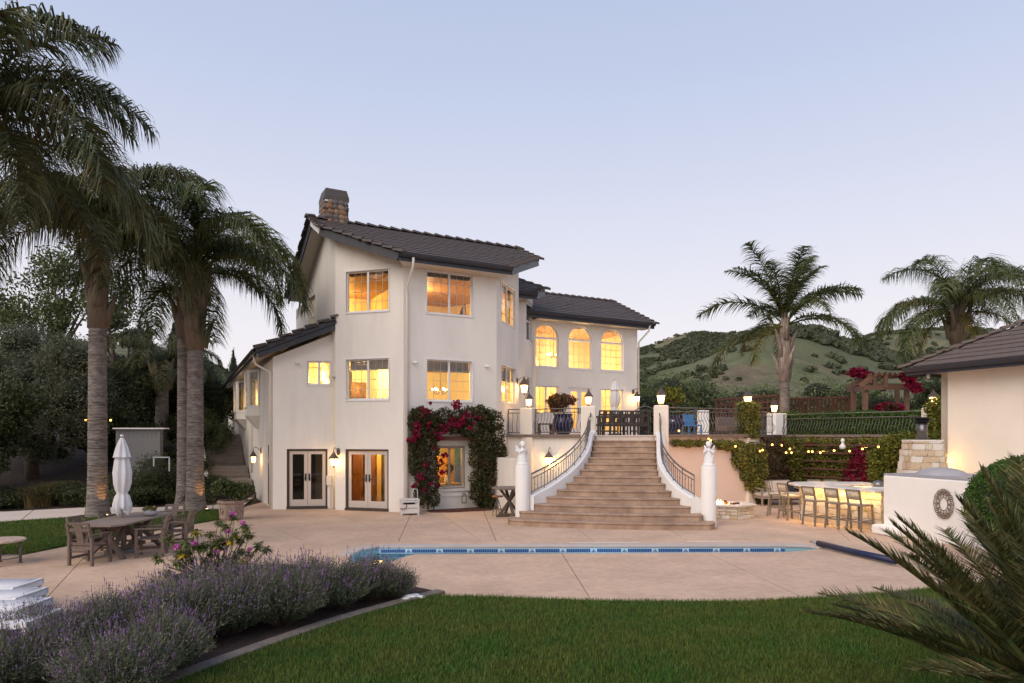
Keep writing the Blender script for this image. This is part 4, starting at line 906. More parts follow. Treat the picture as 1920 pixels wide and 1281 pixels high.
def band(U_, sgn, name, nose=1):
    """curved stringer wall following the step ends"""
    N_ = 44; ss = np.linspace(.74, 5.15, N_); us = np.interp(ss, [.70]+SS[2:], [U(993 if sgn < 0 else 1312, .74)]+U_[2:])
    us = np.convolve(np.pad(us, 3, 'edge'), np.ones(7)/7, 'valid'); zt = np.interp(ss, [.74, 1.3, 3, 4.4, 5.15], [.74, .96, 1.70, 2.36, 2.60]); pts = []; rail = []
    q = MB(); vs = []
    for k in range(N_):
        k0, k1 = max(0, k-1), min(N_-1, k+1); d = Vector((us[k1]-us[k0], ss[k1]-ss[k0], 0)).normalized(); nn = Vector((-d.y, d.x, 0))*(1 if sgn < 0 else -1)
        a = Vector((us[k], ss[k], 0)) + nn*.0; c = a + nn*.26
        vs += [(a.x, a.y, -.03), (c.x, c.y, -.03), (c.x, c.y, zt[k]), (a.x, a.y, zt[k])]; m_ = a+nn*.13; rail.append(Vector((m_.x, m_.y, zt[k])))
    fs = [(0, 1, 2, 3), tuple((N_-1)*4+i for i in (3, 2, 1, 0))]
    for k in range(N_-1):
        for i in range(4): j = (i+1) % 4; fs.append((k*4+i, k*4+j, (k+1)*4+j, (k+1)*4+i))
    q.add(vs, fs); q.build('side_wall', WHITEST, stairs, bev=.03); return rail
railL = band(UL, -1, 'l'); railR = band(UR, 1, 'r')
def to_world(v): return Matrix.Translation(SO) @ Matrix.Rotation(ST, 4, 'Z') @ v
# AX/LT are the axes of that rotation
KN = bpy.data.meshes.new('knuckle')
def knot(r=.018): b = MB(); b.sphere((0, 0, 0), r, 6, 4, (1, 1, 1.5)); me = b.mesh('knuckle'); me.materials.append(IRON); return me
KN = knot()
def hand_rail(rail, label, h=.58):
    t = thing('stair_railing', label, 'railing', to_world(rail[0]), ST); o0 = rail[0]; up = Vector((0, 0, 1)); R_ = [p-o0 for p in rail[1:-1]]
    b = MB(); b.tube([p+up*h for p in R_] + [R_[-1]+Vector((0, .08, h+.06)), R_[-1]+Vector((0, .12, h-.02)), R_[-1]+Vector((0, .07, h-.05))], .024, 6); b.build('top_rail', IRON, t, True)
    b = MB(); b.tube([p+up*(h-.13) for p in R_], .015, 5); b.build('mid_rail', IRON, t, True)
    b = MB(); b.tube([p+up*.07 for p in R_], .015, 5); b.build('bottom_rail', IRON, t, True)
    cum = [0]
    for i in range(1, len(R_)): cum.append(cum[-1]+(R_[i]-R_[i-1]).length)
    n = int(cum[-1]/.135)
    bm_ = MB(); bm_.tube([(0, 0, .07), (0, 0, h-.13)], .0095, 5); me1 = bm_.mesh('baluster'); me1.materials.append(IRON)
    bm_ = MB(); bm_.tube([(0, 0, .0), (0, 0, h)], .012, 5); me2 = bm_.mesh('baluster'); me2.materials.append(IRON)
    for k in range(n+1):
        s = cum[-1]*k/n; i = max(j for j in range(len(cum)) if cum[j] <= s+1e-6); i = min(i, len(cum)-2); f = (s-cum[i])/(cum[i+1]-cum[i]); p = R_[i].lerp(R_[i+1], f)
        o = bpy.data.objects.new('baluster', me2 if k % 4 == 0 else me1); col.objects.link(o); o.parent = t; o.location = p
        if k % 2: e = bpy.data.objects.new('knuckle', KN); col.objects.link(e); e.parent = o; e.location = (0, 0, .26 if k % 4 == 1 else .34)
        e = None
hand_rail(railL, 'wrought iron handrail curving up the left side of the stairs'); hand_rail(railR, 'wrought iron handrail curving up the right side of the stairs')
# end columns and cherubs
def column(px, Y, label):
    x = PX(px, Y); t = thing('column', label, 'column', (x, Y, 0)); b = MB(); b.lathe([(.2, -.03), (.2, 1.58), (.19, 1.61)], n=28); o = b.build('shaft', WHITEST, t, True)
    o.modifiers.new('es', 'EDGE_SPLIT').split_angle = R(40); return (x, Y)
def cherub(x, y, rz, label):
    b = MB(); S = b.sphere
    b.lathe([(.16, 0), (.17, .05), (.14, .1)], n=10)
    b.lathe([(.145, .05), (.13, .15), (.105, .28), (.10, .36), (.085, .42), (.05, .47)], n=10)
    S((.06, -.05, .14), .07, 8, 6, (1, 1, 1.5)); S((-.05, .04, .18), .08, 8, 6, (1, 1, 1.6)); S((-.06, -.06, .09), .06); S((.09, 0, .26), .05, 8, 6, (1, 1, 1.8))
    b.tube([(0, 0, .44), (.005, -.02, .52)], .04, 8); S((.0, -.03, .575), .072, 12, 8, (.95, 1, 1.1))
    for k in range(12): a = k*.52; S((.055*math.cos(a), -.015+.055*math.sin(a)*.8+.02, .605+.02*math.sin(k*2.1)), .03, 6, 5)
    for k in range(5): S((random.uniform(-.03, .03), random.uniform(-.03, .04), .645), .03, 6, 5)
    S((0, -.098, .565), .014, 6, 4); S((.03, -.085, .55), .018, 6, 4); S((-.03, -.085, .55), .018, 6, 4)     # nose, cheeks
    for s_ in (-1, 1):
        b.tube([(.075*s_, 0, .43), (.12*s_, -.05, .35), (.05*s_, -.12, .42)], [.034, .028, .022], 7); S((.035*s_, -.13, .44), .026, 6, 5)
        b.tube([(.03*s_, .07, .40), (.09*s_, .12, .47), (.13*s_, .14, .56)], [.03, .04, .018], 6); b.tube([(.04*s_, .08, .38), (.11*s_, .13, .40), (.14*s_, .14, .44)], [.03, .035, .02], 6)
        b.tube([(.055*s_, -.04, .10), (.06*s_, -.10, .05), (.06*s_, -.15, .03)], [.035, .03, .024], 6)
    me = b.mesh('cherub_statue'); o = fin(me, 'cherub_statue', MARBLE, None, True); o.location = (x, y, 1.60); o.rotation_euler = (0, 0, rz); o.scale = (1.03, 1.03, 1.03)
    rm = o.modifiers.new('rm', 'REMESH'); rm.mode = 'VOXEL'; rm.voxel_size = .0085; rm.use_smooth_shade = True
    tag(o, label, 'statue'); return o
x, y = column(979.5, 19.16, 'white round column at the foot of the stairs on the left'); cherub(x, y, .5, 'white winged cherub statue on the left stair column, facing right')
x, y = column(1329, 18.35, 'white round column at the foot of the stairs on the right'); cherub(x, y, -.4, 'white winged cherub statue on the right stair column under a bulb')
# ---- belly railings
def wavy_me(h0=.10, h1=.80, out=.12, ph=0):
    b = MB(); pts = []
    for k in range(13):
        t_ = k/12; z = h0+(h1-h0)*t_; y = -out*math.sin(math.pi*min(1, t_*1.55))**1.3 if t_ < .645 else out*.42*math.sin(math.pi*(t_-.645)/.355)
        pts.append((0, y, z))
    b.tube(pts, .0105, 5); me = b.mesh('baluster'); me.materials.append(IRON); me.polygons.foreach_set('use_smooth', [True]*len(me.polygons)); return me
WB = wavy_me(); KM = None
b = MB(); b.tube([(0, 0, .80), (0, 0, .93)], .009, 5); SHORT = b.mesh('spindle'); SHORT.materials.append(IRON)
def railing(a, b_, label, z0=TZ, trim0=.26, trim1=.26, sp=.125, h=.93, bow=0):
    a, b_ = Vector((a.x, a.y, 0)), Vector((b_.x, b_.y, 0)); d = (b_-a).normalized(); a = a+d*trim0; b_ = b_-d*trim1; L_ = (b_-a).length
    t = thing('railing', label, 'railing', (a.x, a.y, z0), math.atan2(d.y, d.x), 'iron railings round the terrace')
    def Pn(x, z=0, yo=0): return Vector((x, -bow*math.sin(math.pi*x/L_)+yo, z))
    n = 10 if bow else 1
    for nm, z, r in (('top_rail', h, .02), ('mid_rail', .80, .017), ('bottom_rail', .10, .017)):
        q = MB(); q.tube([Pn(L_*k/n, z) for k in range(n+1)], r, 6); q.build(nm, IRON, t, True)
    k = int(L_/sp)
    for i in range(k+1):
        o = bpy.data.objects.new('baluster', WB); col.objects.link(o); o.parent = t; o.location = Pn(L_*i/k)
        if i % 3 == 0: e = bpy.data.objects.new('spindle', SHORT); col.objects.link(e); e.parent = o
    for x in (.0, L_): q = MB(); q.tube([Pn(x, 0), Pn(x, h)], .02, 6); q.build('post', IRON, t)
    return t
railing(W0, P1, 'short wavy iron railing between the villa and the first lamp pillar', trim0=.02); railing(P1, P2, 'wavy iron railing in front of the navy pot left of the stairs', bow=.1)
railing(P3, P4, 'wavy iron railing right of the stairs above the pink wall', bow=.1); railing(P4, P5, 'short wavy iron railing between the ivy pillar and the white corner pillar', trim1=1.1, sp=.32); railing(P5, P6, 'long wavy iron railing in front of the clipped hedge', trim0=.35, z0=TZ-.1, h=.99)
# arched iron gates on the terrace
def gate(px, Y, w_, label, rz=0):
    p = AT(px, 800, Y); t = thing('iron_gate', label, 'gate', (p.x, Y, TZ), rz, 'arched iron gates on the terrace')
    arc = [(w_*(-.5+k/12), 0, .95+.22*math.sin(math.pi*k/12)) for k in range(13)]
    b = MB(); b.tube([(-w_/2, 0, .05)]+arc+[(w_/2, 0, .05)], .02, 6); b.tube([(x, 0, z-.14) for x, _, z in arc], .012, 5); b.tube([(-w_/2, 0, .1), (w_/2, 0, .1)], .015, 5); b.build('gate_frame', IRON, t)
    n = int(w_/.12)
    for k in range(1, n): x = -w_/2+w_*k/n; z = .81+.22*math.sin(math.pi*k/n); b = MB(); b.tube([(x, 0, .1), (x, 0, z)], .009, 5); b.build('bar', IRON, t)
gate(1210, 27.5, .95, 'arched iron gate right of the terrace dining table'); gate(1305, 31.5, 1.2, 'arched iron gate behind the navy pot right of the stairs')
# ---- lanterns
def lantern_parts(t, z=0, s=1.0, wall=False, pend=True, e=7):
    """square tapered lantern hung or standing at height z"""
    def ring(r, zz): return [(r*math.cos(math.pi/4+k*math.pi/2)*s, r*math.sin(math.pi/4+k*math.pi/2)*s, z+zz*s) for k in range(4)]
    def loft(rs, name, m, par):
        q = MB(); vs = [];
        for r, zz in rs: vs += ring(r, zz)
        n = len(rs); q.add(vs, [(i*4+k, i*4+(k+1) % 4, i*4+4+(k+1) % 4, i*4+4+k) for i in range(n-1) for k in range(4)] + [(3, 2, 1, 0), tuple((n-1)*4+k for k in range(4))]); return q.build(name, m, par)
    loft([(.085, 0), (.135, .26)], 'glass', LAMPG, t)
    LM = mat('lantern_metal', (.13, .10, .085), .5, metal=.5)
    f = MB(); lo, hi = ring(.09, 0), ring(.14, .26)
    for k in range(4):
        f.bar(lo[k], hi[k], .014*s, .014*s); f.bar(lo[k], lo[(k+1) % 4], .016*s, .016*s); f.bar(hi[k], hi[(k+1) % 4], .018*s, .018*s)
    f.build('cage', LM, t); loft([(.19, .26), (.175, .30), (.06, .44), (.05, .46), (.03, .50)], 'hood', LM, t)
    q = MB(); q.tube([(0, 0, z+.48*s), (0, 0, z+.58*s)], [.016*s, .005], 6); q.sphere((0, 0, z+.53*s), .022*s, 6, 4)
    if pend: q.tube([(0, 0, z+.0), (0, 0, z-.08*s)], [.04*s, .006], 6)
    q.build('finial', LM, t); light('lamp_light', 'POINT', (0, 0, z+.12*s), e, (1, .56, .2), .05, t)
    return LM
def pillar_lamp(p, label, s=.95, e=7):
    zt = p.z; t = thing('pillar_lantern', label, 'lantern', (p.x, p.y, zt), .2, 'lanterns on the terrace pillars')
    LM = lantern_parts(t, .07, s, pend=False, e=e); q = MB(); q.lathe([(.09, 0), (.085, .02), (.04, .04), (.05, .075)], n=10); q.build('base', LM, t, True)
pillar_lamp(P1 + Vector((0, 0, TZ+.98)), 'lit lantern on the pillar at the left end of the terrace'); pillar_lamp(P2 + Vector((0, 0, TZ+1.0)), 'lit lantern on the pillar at the top left of the stairs')
pillar_lamp(P3 + Vector((0, 0, TZ+1.0)), 'lit lantern on the pillar at the top right of the stairs', 1.05); pillar_lamp(P4 + Vector((0, 0, TZ+1.04)), 'lit lantern above the ivy wrapped pillar', 1.05, 9)
pillar_lamp(P5 + Vector((-.1, 0, TZ+.96)), 'lit lantern on the white corner pillar', 1.05); pillar_lamp(P6 + Vector((.05, 0, TZ+1.05)), 'lit lantern among leaves beside the pool house wall', 1.0, 10)
def wall_lamp(wp, n_, label, s=.9, e=8, drop=.46, arm=.28):
    t = thing('wall_lantern', label, 'lantern', wp, math.atan2(n_.y, n_.x)+math.pi/2, 'lanterns on the villa walls')      # local -y points out of the wall
    LM = lantern_parts(t, -drop, s, e=e)
    for ch in t.children: ch.location.y -= arm
    q = MB(); q.lathe([(.07, 0), (.06, .02), (.03, .035)], n=10)
    o = q.build('backplate', LM, t, True); o.rotation_euler = (R(90), 0, 0); o.scale = (1, 1.9, 1)
    q = MB(); q.tube([(0, -.03, 0), (0, -.12, .10), (0, -.22, .14), (0, -arm, .08), (0, -arm, -drop+.5*s)], .012, 6); q.build('bracket', LM, t, True)
def wl(Pa, Pb, px, py, label, **k):
    t_ = along(Pa, Pb, px); d = (Pb-Pa).normalized(); nn = Vector((d.y, -d.x, 0)); p = Pa+d*t_; p.z = wz(Pa, Pb, px, py); wall_lamp(p + nn*.005, nn, label, **k)
wl(P_C0, P_CD, 634.5, 847, 'lit wall lantern between the two ground floor french doors')
wl(P_B1, P_AB, 490, 845, 'lit wall lantern beside the dark side door', e=9)
wl(P_F0, P_F1, 1187, 735, 'lit wall lantern at the right corner of the terrace front', e=9)
wl(P1, P2, 1035, 846, 'lit wall lantern on the terrace wall left of the stairs', e=9)
wl(P_B1, P_AB, 433, 752, 'far wall lantern on the long side wall by the upper steps')
wall_lamp(P_E1 + Vector((-.06, -.28, PZ(712, 25.8)-.05)), nE, 'lit lantern hanging high beside the tall narrow windows', s=1.15, e=8)
# ============================================================ POOL HOUSE (right), BAR, FURNITURE
K = Vector((12.26, 19.5, 0)); D1 = Vector((.383, -.924, 0)).normalized(); D2 = Vector((.924, .383, 0)).normalized()
ph = thing('pool_house', 'cream stucco pool house with brown tiled hip roof', 'house', (14, 17, 0))
N1 = -D2
b = MB(); zt = 4.52; 
for a_, c_ in ((K, K+D1*9), (K+D2*6, K)):
    d = (c_-a_).normalized(); nn = Vector((d.y, -d.x, 0))
PHM = STUCCO2
def pw(a_, c_, holes=()):
    global house
    h0 = house; house = ph
    r_ = facade('wall', a_, c_, -.05, zt, holes, PHM); house = h0; return r_
# window at the frame edge
tw = 2.18
Pp, np_ = pw(K+D1*0, K+D1*9, [(tw+.06, tw+1.6, 2.9, 4.1)]); pw(K+D2*6, K)
h0 = house; house = ph; win(Pp, np_, tw+.06, tw+1.6, 2.9, 4.1, cols=3, rows=3); house = h0
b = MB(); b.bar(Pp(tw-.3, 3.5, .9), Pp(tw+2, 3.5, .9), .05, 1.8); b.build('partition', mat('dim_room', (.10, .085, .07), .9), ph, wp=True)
tip = K + N1*.62 - D1*.62; zt_e = 4.40; s_ = .55; kk = math.sqrt(1+s_*s_)
T0 = Vector((tip.x, tip.y, zt_e)); LL = 8.0
hipd = (D1+D2); top = T0 + hipd*4 + Vector((0, 0, s_*4))
A = T0; B = T0+D1*10; C = B + D2*4 + Vector((0, 0, s_*4)); D = top
r5 = roof_slab('roof', [A, B, C, D], th=.14, parent=ph); E2 = T0+D2*8; r6 = roof_slab('roof', [E2, A, D, E2+D1*4+Vector((0, 0, s_*4))], th=.14, parent=ph)
SU2 = Vector((D2.x/kk, D2.y/kk, s_/kk)); TM2 = tm.mesh('roof_tile'); TM2.materials.append(TILE2); CM2 = cm.mesh('cap_tile'); CM2.materials.append(TILE2)
st2 = MB(); c2_ = [0]; tiled(r5, A, D1, SU2, [(0.1, 0), (10, 0), (10, 4*kk), (4.1, 4*kk)], TM2, 170, c2_, st2, ex=.30); SU3 = Vector((D1.x/kk, D1.y/kk, s_/kk))
tiled(r6, A, D2, SU3, [(0, 0), (8, 0), (8, 4*kk), (4, 4*kk)], TM2, 0, [0], st2)
tag(st2.build('roof_tile', TILE2, r5), kind='stuff')
caps(r5, A + Vector((0, 0, .03)), D+Vector((0, 0, .03)), CM2, step=.33)
fascia(r5, A, B, h=.22); fascia(r5, A, E2, h=.22); gutter(r5, A+N1*.03, B+N1*.03, N1)
p = T0 + D1*.5 + D2*.25 + Vector((0, 0, -.24)); b = MB(); b.sphere(p, .05, 8, 5); b.tube([p, p+Vector((-.05, -.08, -.07))], .035, 8); b.build('security_camera', TRIMW, ph, True, True)
# BBQ wall with scroll, oven dome, chimney
W1, W2 = Vector((9.28, 17.07, 0)), Vector((10.45, 12.6, 0)); WD = (W2-W1).normalized(); WN = Vector((WD.y, -WD.x, 0)); WB_ = -WN
bq = thing('oven_enclosure', 'white plastered outdoor oven counter with a grey stone top', 'counter', (W1.x, W1.y, 0), math.atan2(WD.y, WD.x)); LW = (W2-W1).length
b = MB(); b.box((LW/2, 1.05, .72), (LW, 2.1, 1.46)); b.build('body', WHITEST, bq, bev=.03)
b = MB(); b.box((LW/2, 1.07, 1.475), (LW+.04, 2.08, .045)); b.build('countertop', mat('grey_stone_top', (.34, .33, .34), .5, var=.1), bq, bev=.008)
b = MB(); b.sphere((.83, .92, 1.44), .59, 20, 10, (1.0, 1, .40)); b.build('oven_dome', mat('grey_render', (.38, .37, .38), .8, var=.1, bump=.3), bq, True)
b = MB(); b.box((.35, -.15, .12), (.8, .35, .24)); b.build('low_step', WHITEST, bq, bev=.05)
# scroll ornament
def on_wall(px, py):
    t_ = along(W1, W2, px); return t_, wz(W1, W2, px, py)
tx, tz = on_wall(1771, 945)
sc_t = thing('wall_ornament', 'round openwork iron scroll ornament on the white oven wall', 'wall ornament', (W1+WD*tx+WN*.03+Vector((0, 0, tz))), math.atan2(WD.y, WD.x))
wx, wz_ = abs(on_wall(1790, 945)[0]-on_wall(1752, 945)[0])/2, abs(on_wall(1771, 916)[1]-on_wall(1771, 975)[1])/2
SCM = mat('rusty_iron', (.20, .13, .09), .7, metal=.3)
def spiral(cx, cz, r, a0, turns, sgn):
    return [(cx+r*(1-.8*k/24)*math.cos(a0+sgn*turns*2*math.pi*k/24), 0, cz+r*(1-.8*k/24)*math.sin(a0+sgn*turns*2*math.pi*k/24)) for k in range(25)]
b = MB()
b.tube([(wx*.42*math.cos(a*.2618), 0, wz_*.42*math.sin(a*.2618)) for a in range(25)], .009, 5)
for k in range(12):
    a = k*math.pi/6; b.tube([(wx*.42*math.cos(a), 0, wz_*.42*math.sin(a)), (wx*.68*math.cos(a), 0, wz_*.68*math.sin(a))], .007, 5)
b.build('ring', SCM, sc_t)
for k in range(12):
    a = k*math.pi/6
    for sg in (-1, 1): q = MB(); q.tube([(x*1, y, z) for x, y, z in spiral(wx*.80*math.cos(a+.13*sg), wz_*.80*math.sin(a+.13*sg), .075, a+math.pi, 1.4, sg)], .007, 5); q.build('scroll', SCM, sc_t)
# pizza oven chimney
cc_ = AT(1729, 860, 19.0)
pc = thing('stone_chimney', 'tapered pale stone chimney with a black metal flue behind the oven wall', 'chimney', (cc_.x, 19.0, 0), -.2)
zt2 = PZ(828, 18.7)
b = MB(); b.add([(-.52, -.45, .9), (.52, -.45, .9), (.52, .45, .9), (-.52, .45, .9), (-.34, -.34, zt2), (.34, -.34, zt2), (.34, .34, zt2), (-.34, .34, zt2)], [(3, 2, 1, 0), (4, 5, 6, 7), (0, 1, 5, 4), (1, 2, 6, 5), (2, 3, 7, 6), (3, 0, 4, 7)]); b.build('core', mat('pale_mortar', (.42, .35, .27), .95), pc)
LS = [mat('limestone_cream', (.66, .57, .45), .85, var=.2, vs=5, bump=.6, bs=12), mat('limestone_tan', (.58, .45, .31), .85, var=.25, vs=5, bump=.6, bs=12), mat('limestone_white', (.72, .67, .60), .85, var=.15, vs=5, bump=.6, bs=12)]
def block_me(m):
    b = bmesh.new(); bmesh.ops.create_cube(b, size=1); bmesh.ops.subdivide_edges(b, edges=b.edges, cuts=1, use_grid_fill=True)
    for v in b.verts: v.co += Vector([random.uniform(-.045, .045) for _ in range(3)]); 
    me = bpy.data.meshes.new('stone'); b.to_mesh(me); b.free(); me.materials.append(m); return me
BLK = [block_me(m) for m in LS for _ in range(2)]
def stone_row(par, a, c_, z, h, th=.07, wmin=.16, wmax=.42, n_out_=None, proud=.02):
    a, c_ = Vector(a), Vector(c_); d = c_-a; L_ = d.length; d.normalize(); nn = n_out_ or Vector((d.y, -d.x, 0)); u = 0; ang = math.atan2(d.y, d.x)
    while u < L_-.02:
        w_ = min(random.uniform(wmin, wmax), L_-u); 
        if L_-u-w_ < wmin*.6: w_ = L_-u
        o = bpy.data.objects.new('stone', random.choice(BLK)); col.objects.link(o); o.parent = par
        p = a + d*(u+w_/2) + nn*(proud+random.uniform(-.012, .012)); o.matrix_basis = Matrix.Translation((p.x, p.y, z+h/2)) @ Matrix.Rotation(ang, 4, 'Z') @ Matrix.Diagonal((w_-.012, th, h-.012, 1)); u += w_
z = .95
while z < zt2-.05:
    h = min(random.choice((.13, .17, .21)), zt2-z); f = (z-.9)/(zt2-.9); rx, ry = .52-.18*f, .45-.11*f
    stone_row(pc, (-rx, -ry, 0), (rx, -ry, 0), z, h); stone_row(pc, (-rx, ry, 0), (-rx, -ry, 0), z, h); stone_row(pc, (rx, -ry, 0), (rx, ry, 0), z, h); z += h
b = MB(); b.box((0, 0, zt2+.02), (.8, .8, .05)); b.build('cap', LS[2], pc, bev=.008)
b = MB(); b.lathe([(.14, 0), (.14, .52)], (0, 0, zt2+.04), 16); b.build('flue', mat('steel_flue', (.16, .155, .155), .35, metal=.9), pc, True)
b = MB(); b.lathe([(.2, .50), (.21, .53), (.17, .56), (.2, .58), (.21, .62), (.16, .63)], (0, 0, zt2+.04), 16); b.build('flue_cap', BLACKM, pc)
t = thing('wall_sconce', 'small lit sconce on the pool house corner behind the stone chimney', 'lamp', K + N1*.05 + D1*.05 + Vector((-.09, -.15, PZ(868, 19.3))))
b = MB(); b.lathe([(.05, -.14), (.05, .14)], n=10); b.build('glass', LAMPG, t, True); b = MB(); b.lathe([(.06, .14), (.06, .17)], n=10); b.build('cap', BLACKM, t); light('lamp_light', 'POINT', (-.1, -.1, 0), 6, (1, .5, .15), .05, t)
# ---- bar
BA, BB = Vector((8.42, 19.55, 0)), Vector((9.42, 17.35, 0)); BD_ = (BB-BA).normalized(); BN = Vector((BD_.y, -BD_.x, 0)); BN = BN if BN.x < 0 else -BN
bar = thing('bar_counter', 'curved outdoor bar faced with pale stone and lit from under its top', 'bar', (BA.x, BA.y, 0))
o_ = Vector((BA.x, BA.y, 0))
def L2(p): return p-o_
front = [Vector((10.4, 20.35, 0)), Vector((9.2, 20.5, 0)), Vector((8.62, 20.25, 0)), Vector((8.40, 19.85, 0)), BA, BB]
b = MB(); b.prism([(L2(p).x, L2(p).y) for p in [BA, BB, BB-BN*.42, BA-BN*.42+BD_*.3, Vector((9.0, 19.9, 0)), Vector((10.4, 19.85, 0)), Vector((10.4, 20.3, 0)), Vector((9.2, 20.45, 0)), Vector((8.64, 20.2, 0)), Vector((8.42, 19.85, 0))]], -.03, .99); b.build('core', mat('pale_mortar', (.42, .35, .27), .95), bar)
z = 0.0
while z < .95:
    h = min(random.choice((.11, .14, .18)), .98-z)
    for a_, c_ in zip(front[::-1][:-1], front[::-1][1:]): stone_row(bar, L2(c_), L2(a_), z, h)
    stone_row(bar, L2(Vector((9.05, 19.86, 0))), L2(Vector((10.4, 19.82, 0))), z, h); z += h
topo = [BB+BN*.30, BA+BN*.28+BD_*.2, BA+BN*.30-BD_*.15, Vector((8.18, 20.2, 0)), Vector((8.5, 20.6, 0)), Vector((9.2, 20.8, 0)), Vector((10.6, 20.62, 0)), Vector((10.62, 19.75, 0)), Vector((9.25, 19.7, 0)), BA-BN*.5+BD_*.55, BB-BN*.5]
b = MB(); b.prism([(L2(p).x, L2(p).y) for p in topo], .995, 1.05); b.build('countertop', mat('bar_top_stone', (.70, .66, .60), .35, var=.05), bar, bev=.012)
b = MB(); b.box(L2(Vector((10.1, 18.9, .5))), (1.2, .8, 1.0)); b.build('back_counter', WHITEST, bar)
def led(a, c_, off, label=None, e=9):
    m_ = (a+c_)/2 + off; L_ = (c_-a).length; d = (c_-a).normalized(); light('led_strip', 'AREA', (L2(m_).x, L2(m_).y, .985), e, (1, .60, .20), size=(L_, .03), rot=(0, 0, math.atan2(d.y, d.x)), parent=bar)
led(BA, BB, BN*.16, e=20); led(Vector((8.40, 19.9, 0)), Vector((8.66, 20.3, 0)), Vector((-.14, .05, 0)), e=4); led(Vector((9.1, 19.84, 0)), Vector((10.4, 19.8, 0)), Vector((0, -.07, 0)), e=12)
bq2 = thing('kettle_grill', 'small domed grill behind the bar in front of the bougainvillea', 'grill', (10.35, 19.3, 1.0)); b = MB(); b.sphere((0, 0, .06), .16, 14, 8, (1, 1, .75)); b.build('lid', mat('grill_metal', (.25, .24, .23), .35, metal=.8), bq2, True); b = MB(); b.tube([(.12, -.05, .1), (.22, -.07, .16)], .012, 6); b.build('handle', IRON, bq2)
# bar stools
def stool(x, y, rz, label):
    t = thing('bar_stool', label, 'bar stool', (x, y, 0), rz, 'bar stools round the outdoor bar')
    w_, d_ = .40, .42
    for sx in (-1, 1):
        b = MB(); b.bar((sx*w_/2*1.06, -d_/2-.03, 0), (sx*w_/2*.92, -d_/2+.03, .66), .035, .045, up=(0, 1, 0)); b.bar((sx*w_/2*.92, -d_/2+.03, .64), (sx*w_/2*.96, -d_/2-.07, 1.05), .033, .045, up=(0, 1, 0)); b.build('rear_leg', STOOLWOOD, t)
        b = MB(); b.bar((sx*w_/2*1.05, d_/2+.02, 0), (sx*w_/2*.95, d_/2-.02, .67), .035, .045, up=(0, 1, 0)); b.build('front_leg', STOOLWOOD, t)
        b = MB(); b.bar((sx*w_/2, -d_/2, .27), (sx*w_/2, d_/2, .27), .022, .03); b.build('stretcher', STOOLWOOD, t)
    for yy, zz in ((-d_/2, .25), (d_/2, .20)): b = MB(); b.bar((-w_/2, yy, zz), (w_/2, yy, zz), .022, .033); b.build('stretcher', STOOLWOOD, t)
    b = MB(); b.box((0, 0, .665), (w_+.03, d_+.04, .045)); b.build('seat_frame', STOOLWOOD, t, bev=.008)
    b = MB(); b.box((0, 0, .70), (w_-.02, d_-.02, .03)); b.build('seat', ROPE, t, bev=.01)
    for q_, (yy, zz, ww) in enumerate(((-.07, 1.05, .04), (-.015, .82, .03))): b = MB(); b.bar((-w_/2*.97, -d_/2+yy, zz), (w_/2*.97, -d_/2+yy, zz), ww, ww*.85); b.build('back_rail', STOOLWOOD, t)
    b = MB(); n = 13
    for k in range(n):
        xx = -w_/2+.035+(w_-.07)*k/(n-1); b.tube([(xx, -d_/2-.018, .83), (xx, -d_/2-.045+.006*(-1)**k, .93), (xx, -d_/2-.068, 1.04)], .0135, 5)
    b.build('woven_back', ROPE, t, True)
    return t
fa = math.atan2(-BN.y, -BN.x) - math.pi/2
s1 = stool(0, 0, 0, 'x')
def place(x, y, rz, lab, first=[True]):
    if first[0]: first[0] = False; s1.location = (x, y, 0); s1.rotation_euler = (0, 0, rz); s1['label'] = lab; return s1
    return copy_tree(s1, (x, y, 0), rz, lab)
fwd = Vector((-math.sin(fa), math.cos(fa), 0))
for (px1, py1, px2, py2, lab) in ((1588, 994.7, 1613, 998, 'bar stool nearest the white oven wall, its back to the pool'), (1547, 989.6, 1572, 993, 'middle one of the three bar stools along the lit stone front'), (1504.5, 984, 1528, 987, 'bar stool by the rounded corner of the bar, farthest of the three along the front')):
    a = Vector((*GP(px1, py1), 0)); c_ = Vector((*GP(px2, py2), 0)); m_ = (a+c_)/2 + fwd*.24; place(m_.x, m_.y, fa, lab)
place(8.0+.1, 19.55+.35, R(-75), 'bar stool turned sideways at the rounded bar corner'); place(8.05, 20.75, R(-120), 'bar stool behind the rounded corner, half hidden by the side-turned stool')
x, _ = GP(1532, 975); place(PX(1532, 21.15), 21.15, R(175), 'bar stool behind the bar showing only its top rail, left one'); place(PX(1563, 21.1), 21.1, R(175), 'bar stool behind the bar showing only its top rail, right one')
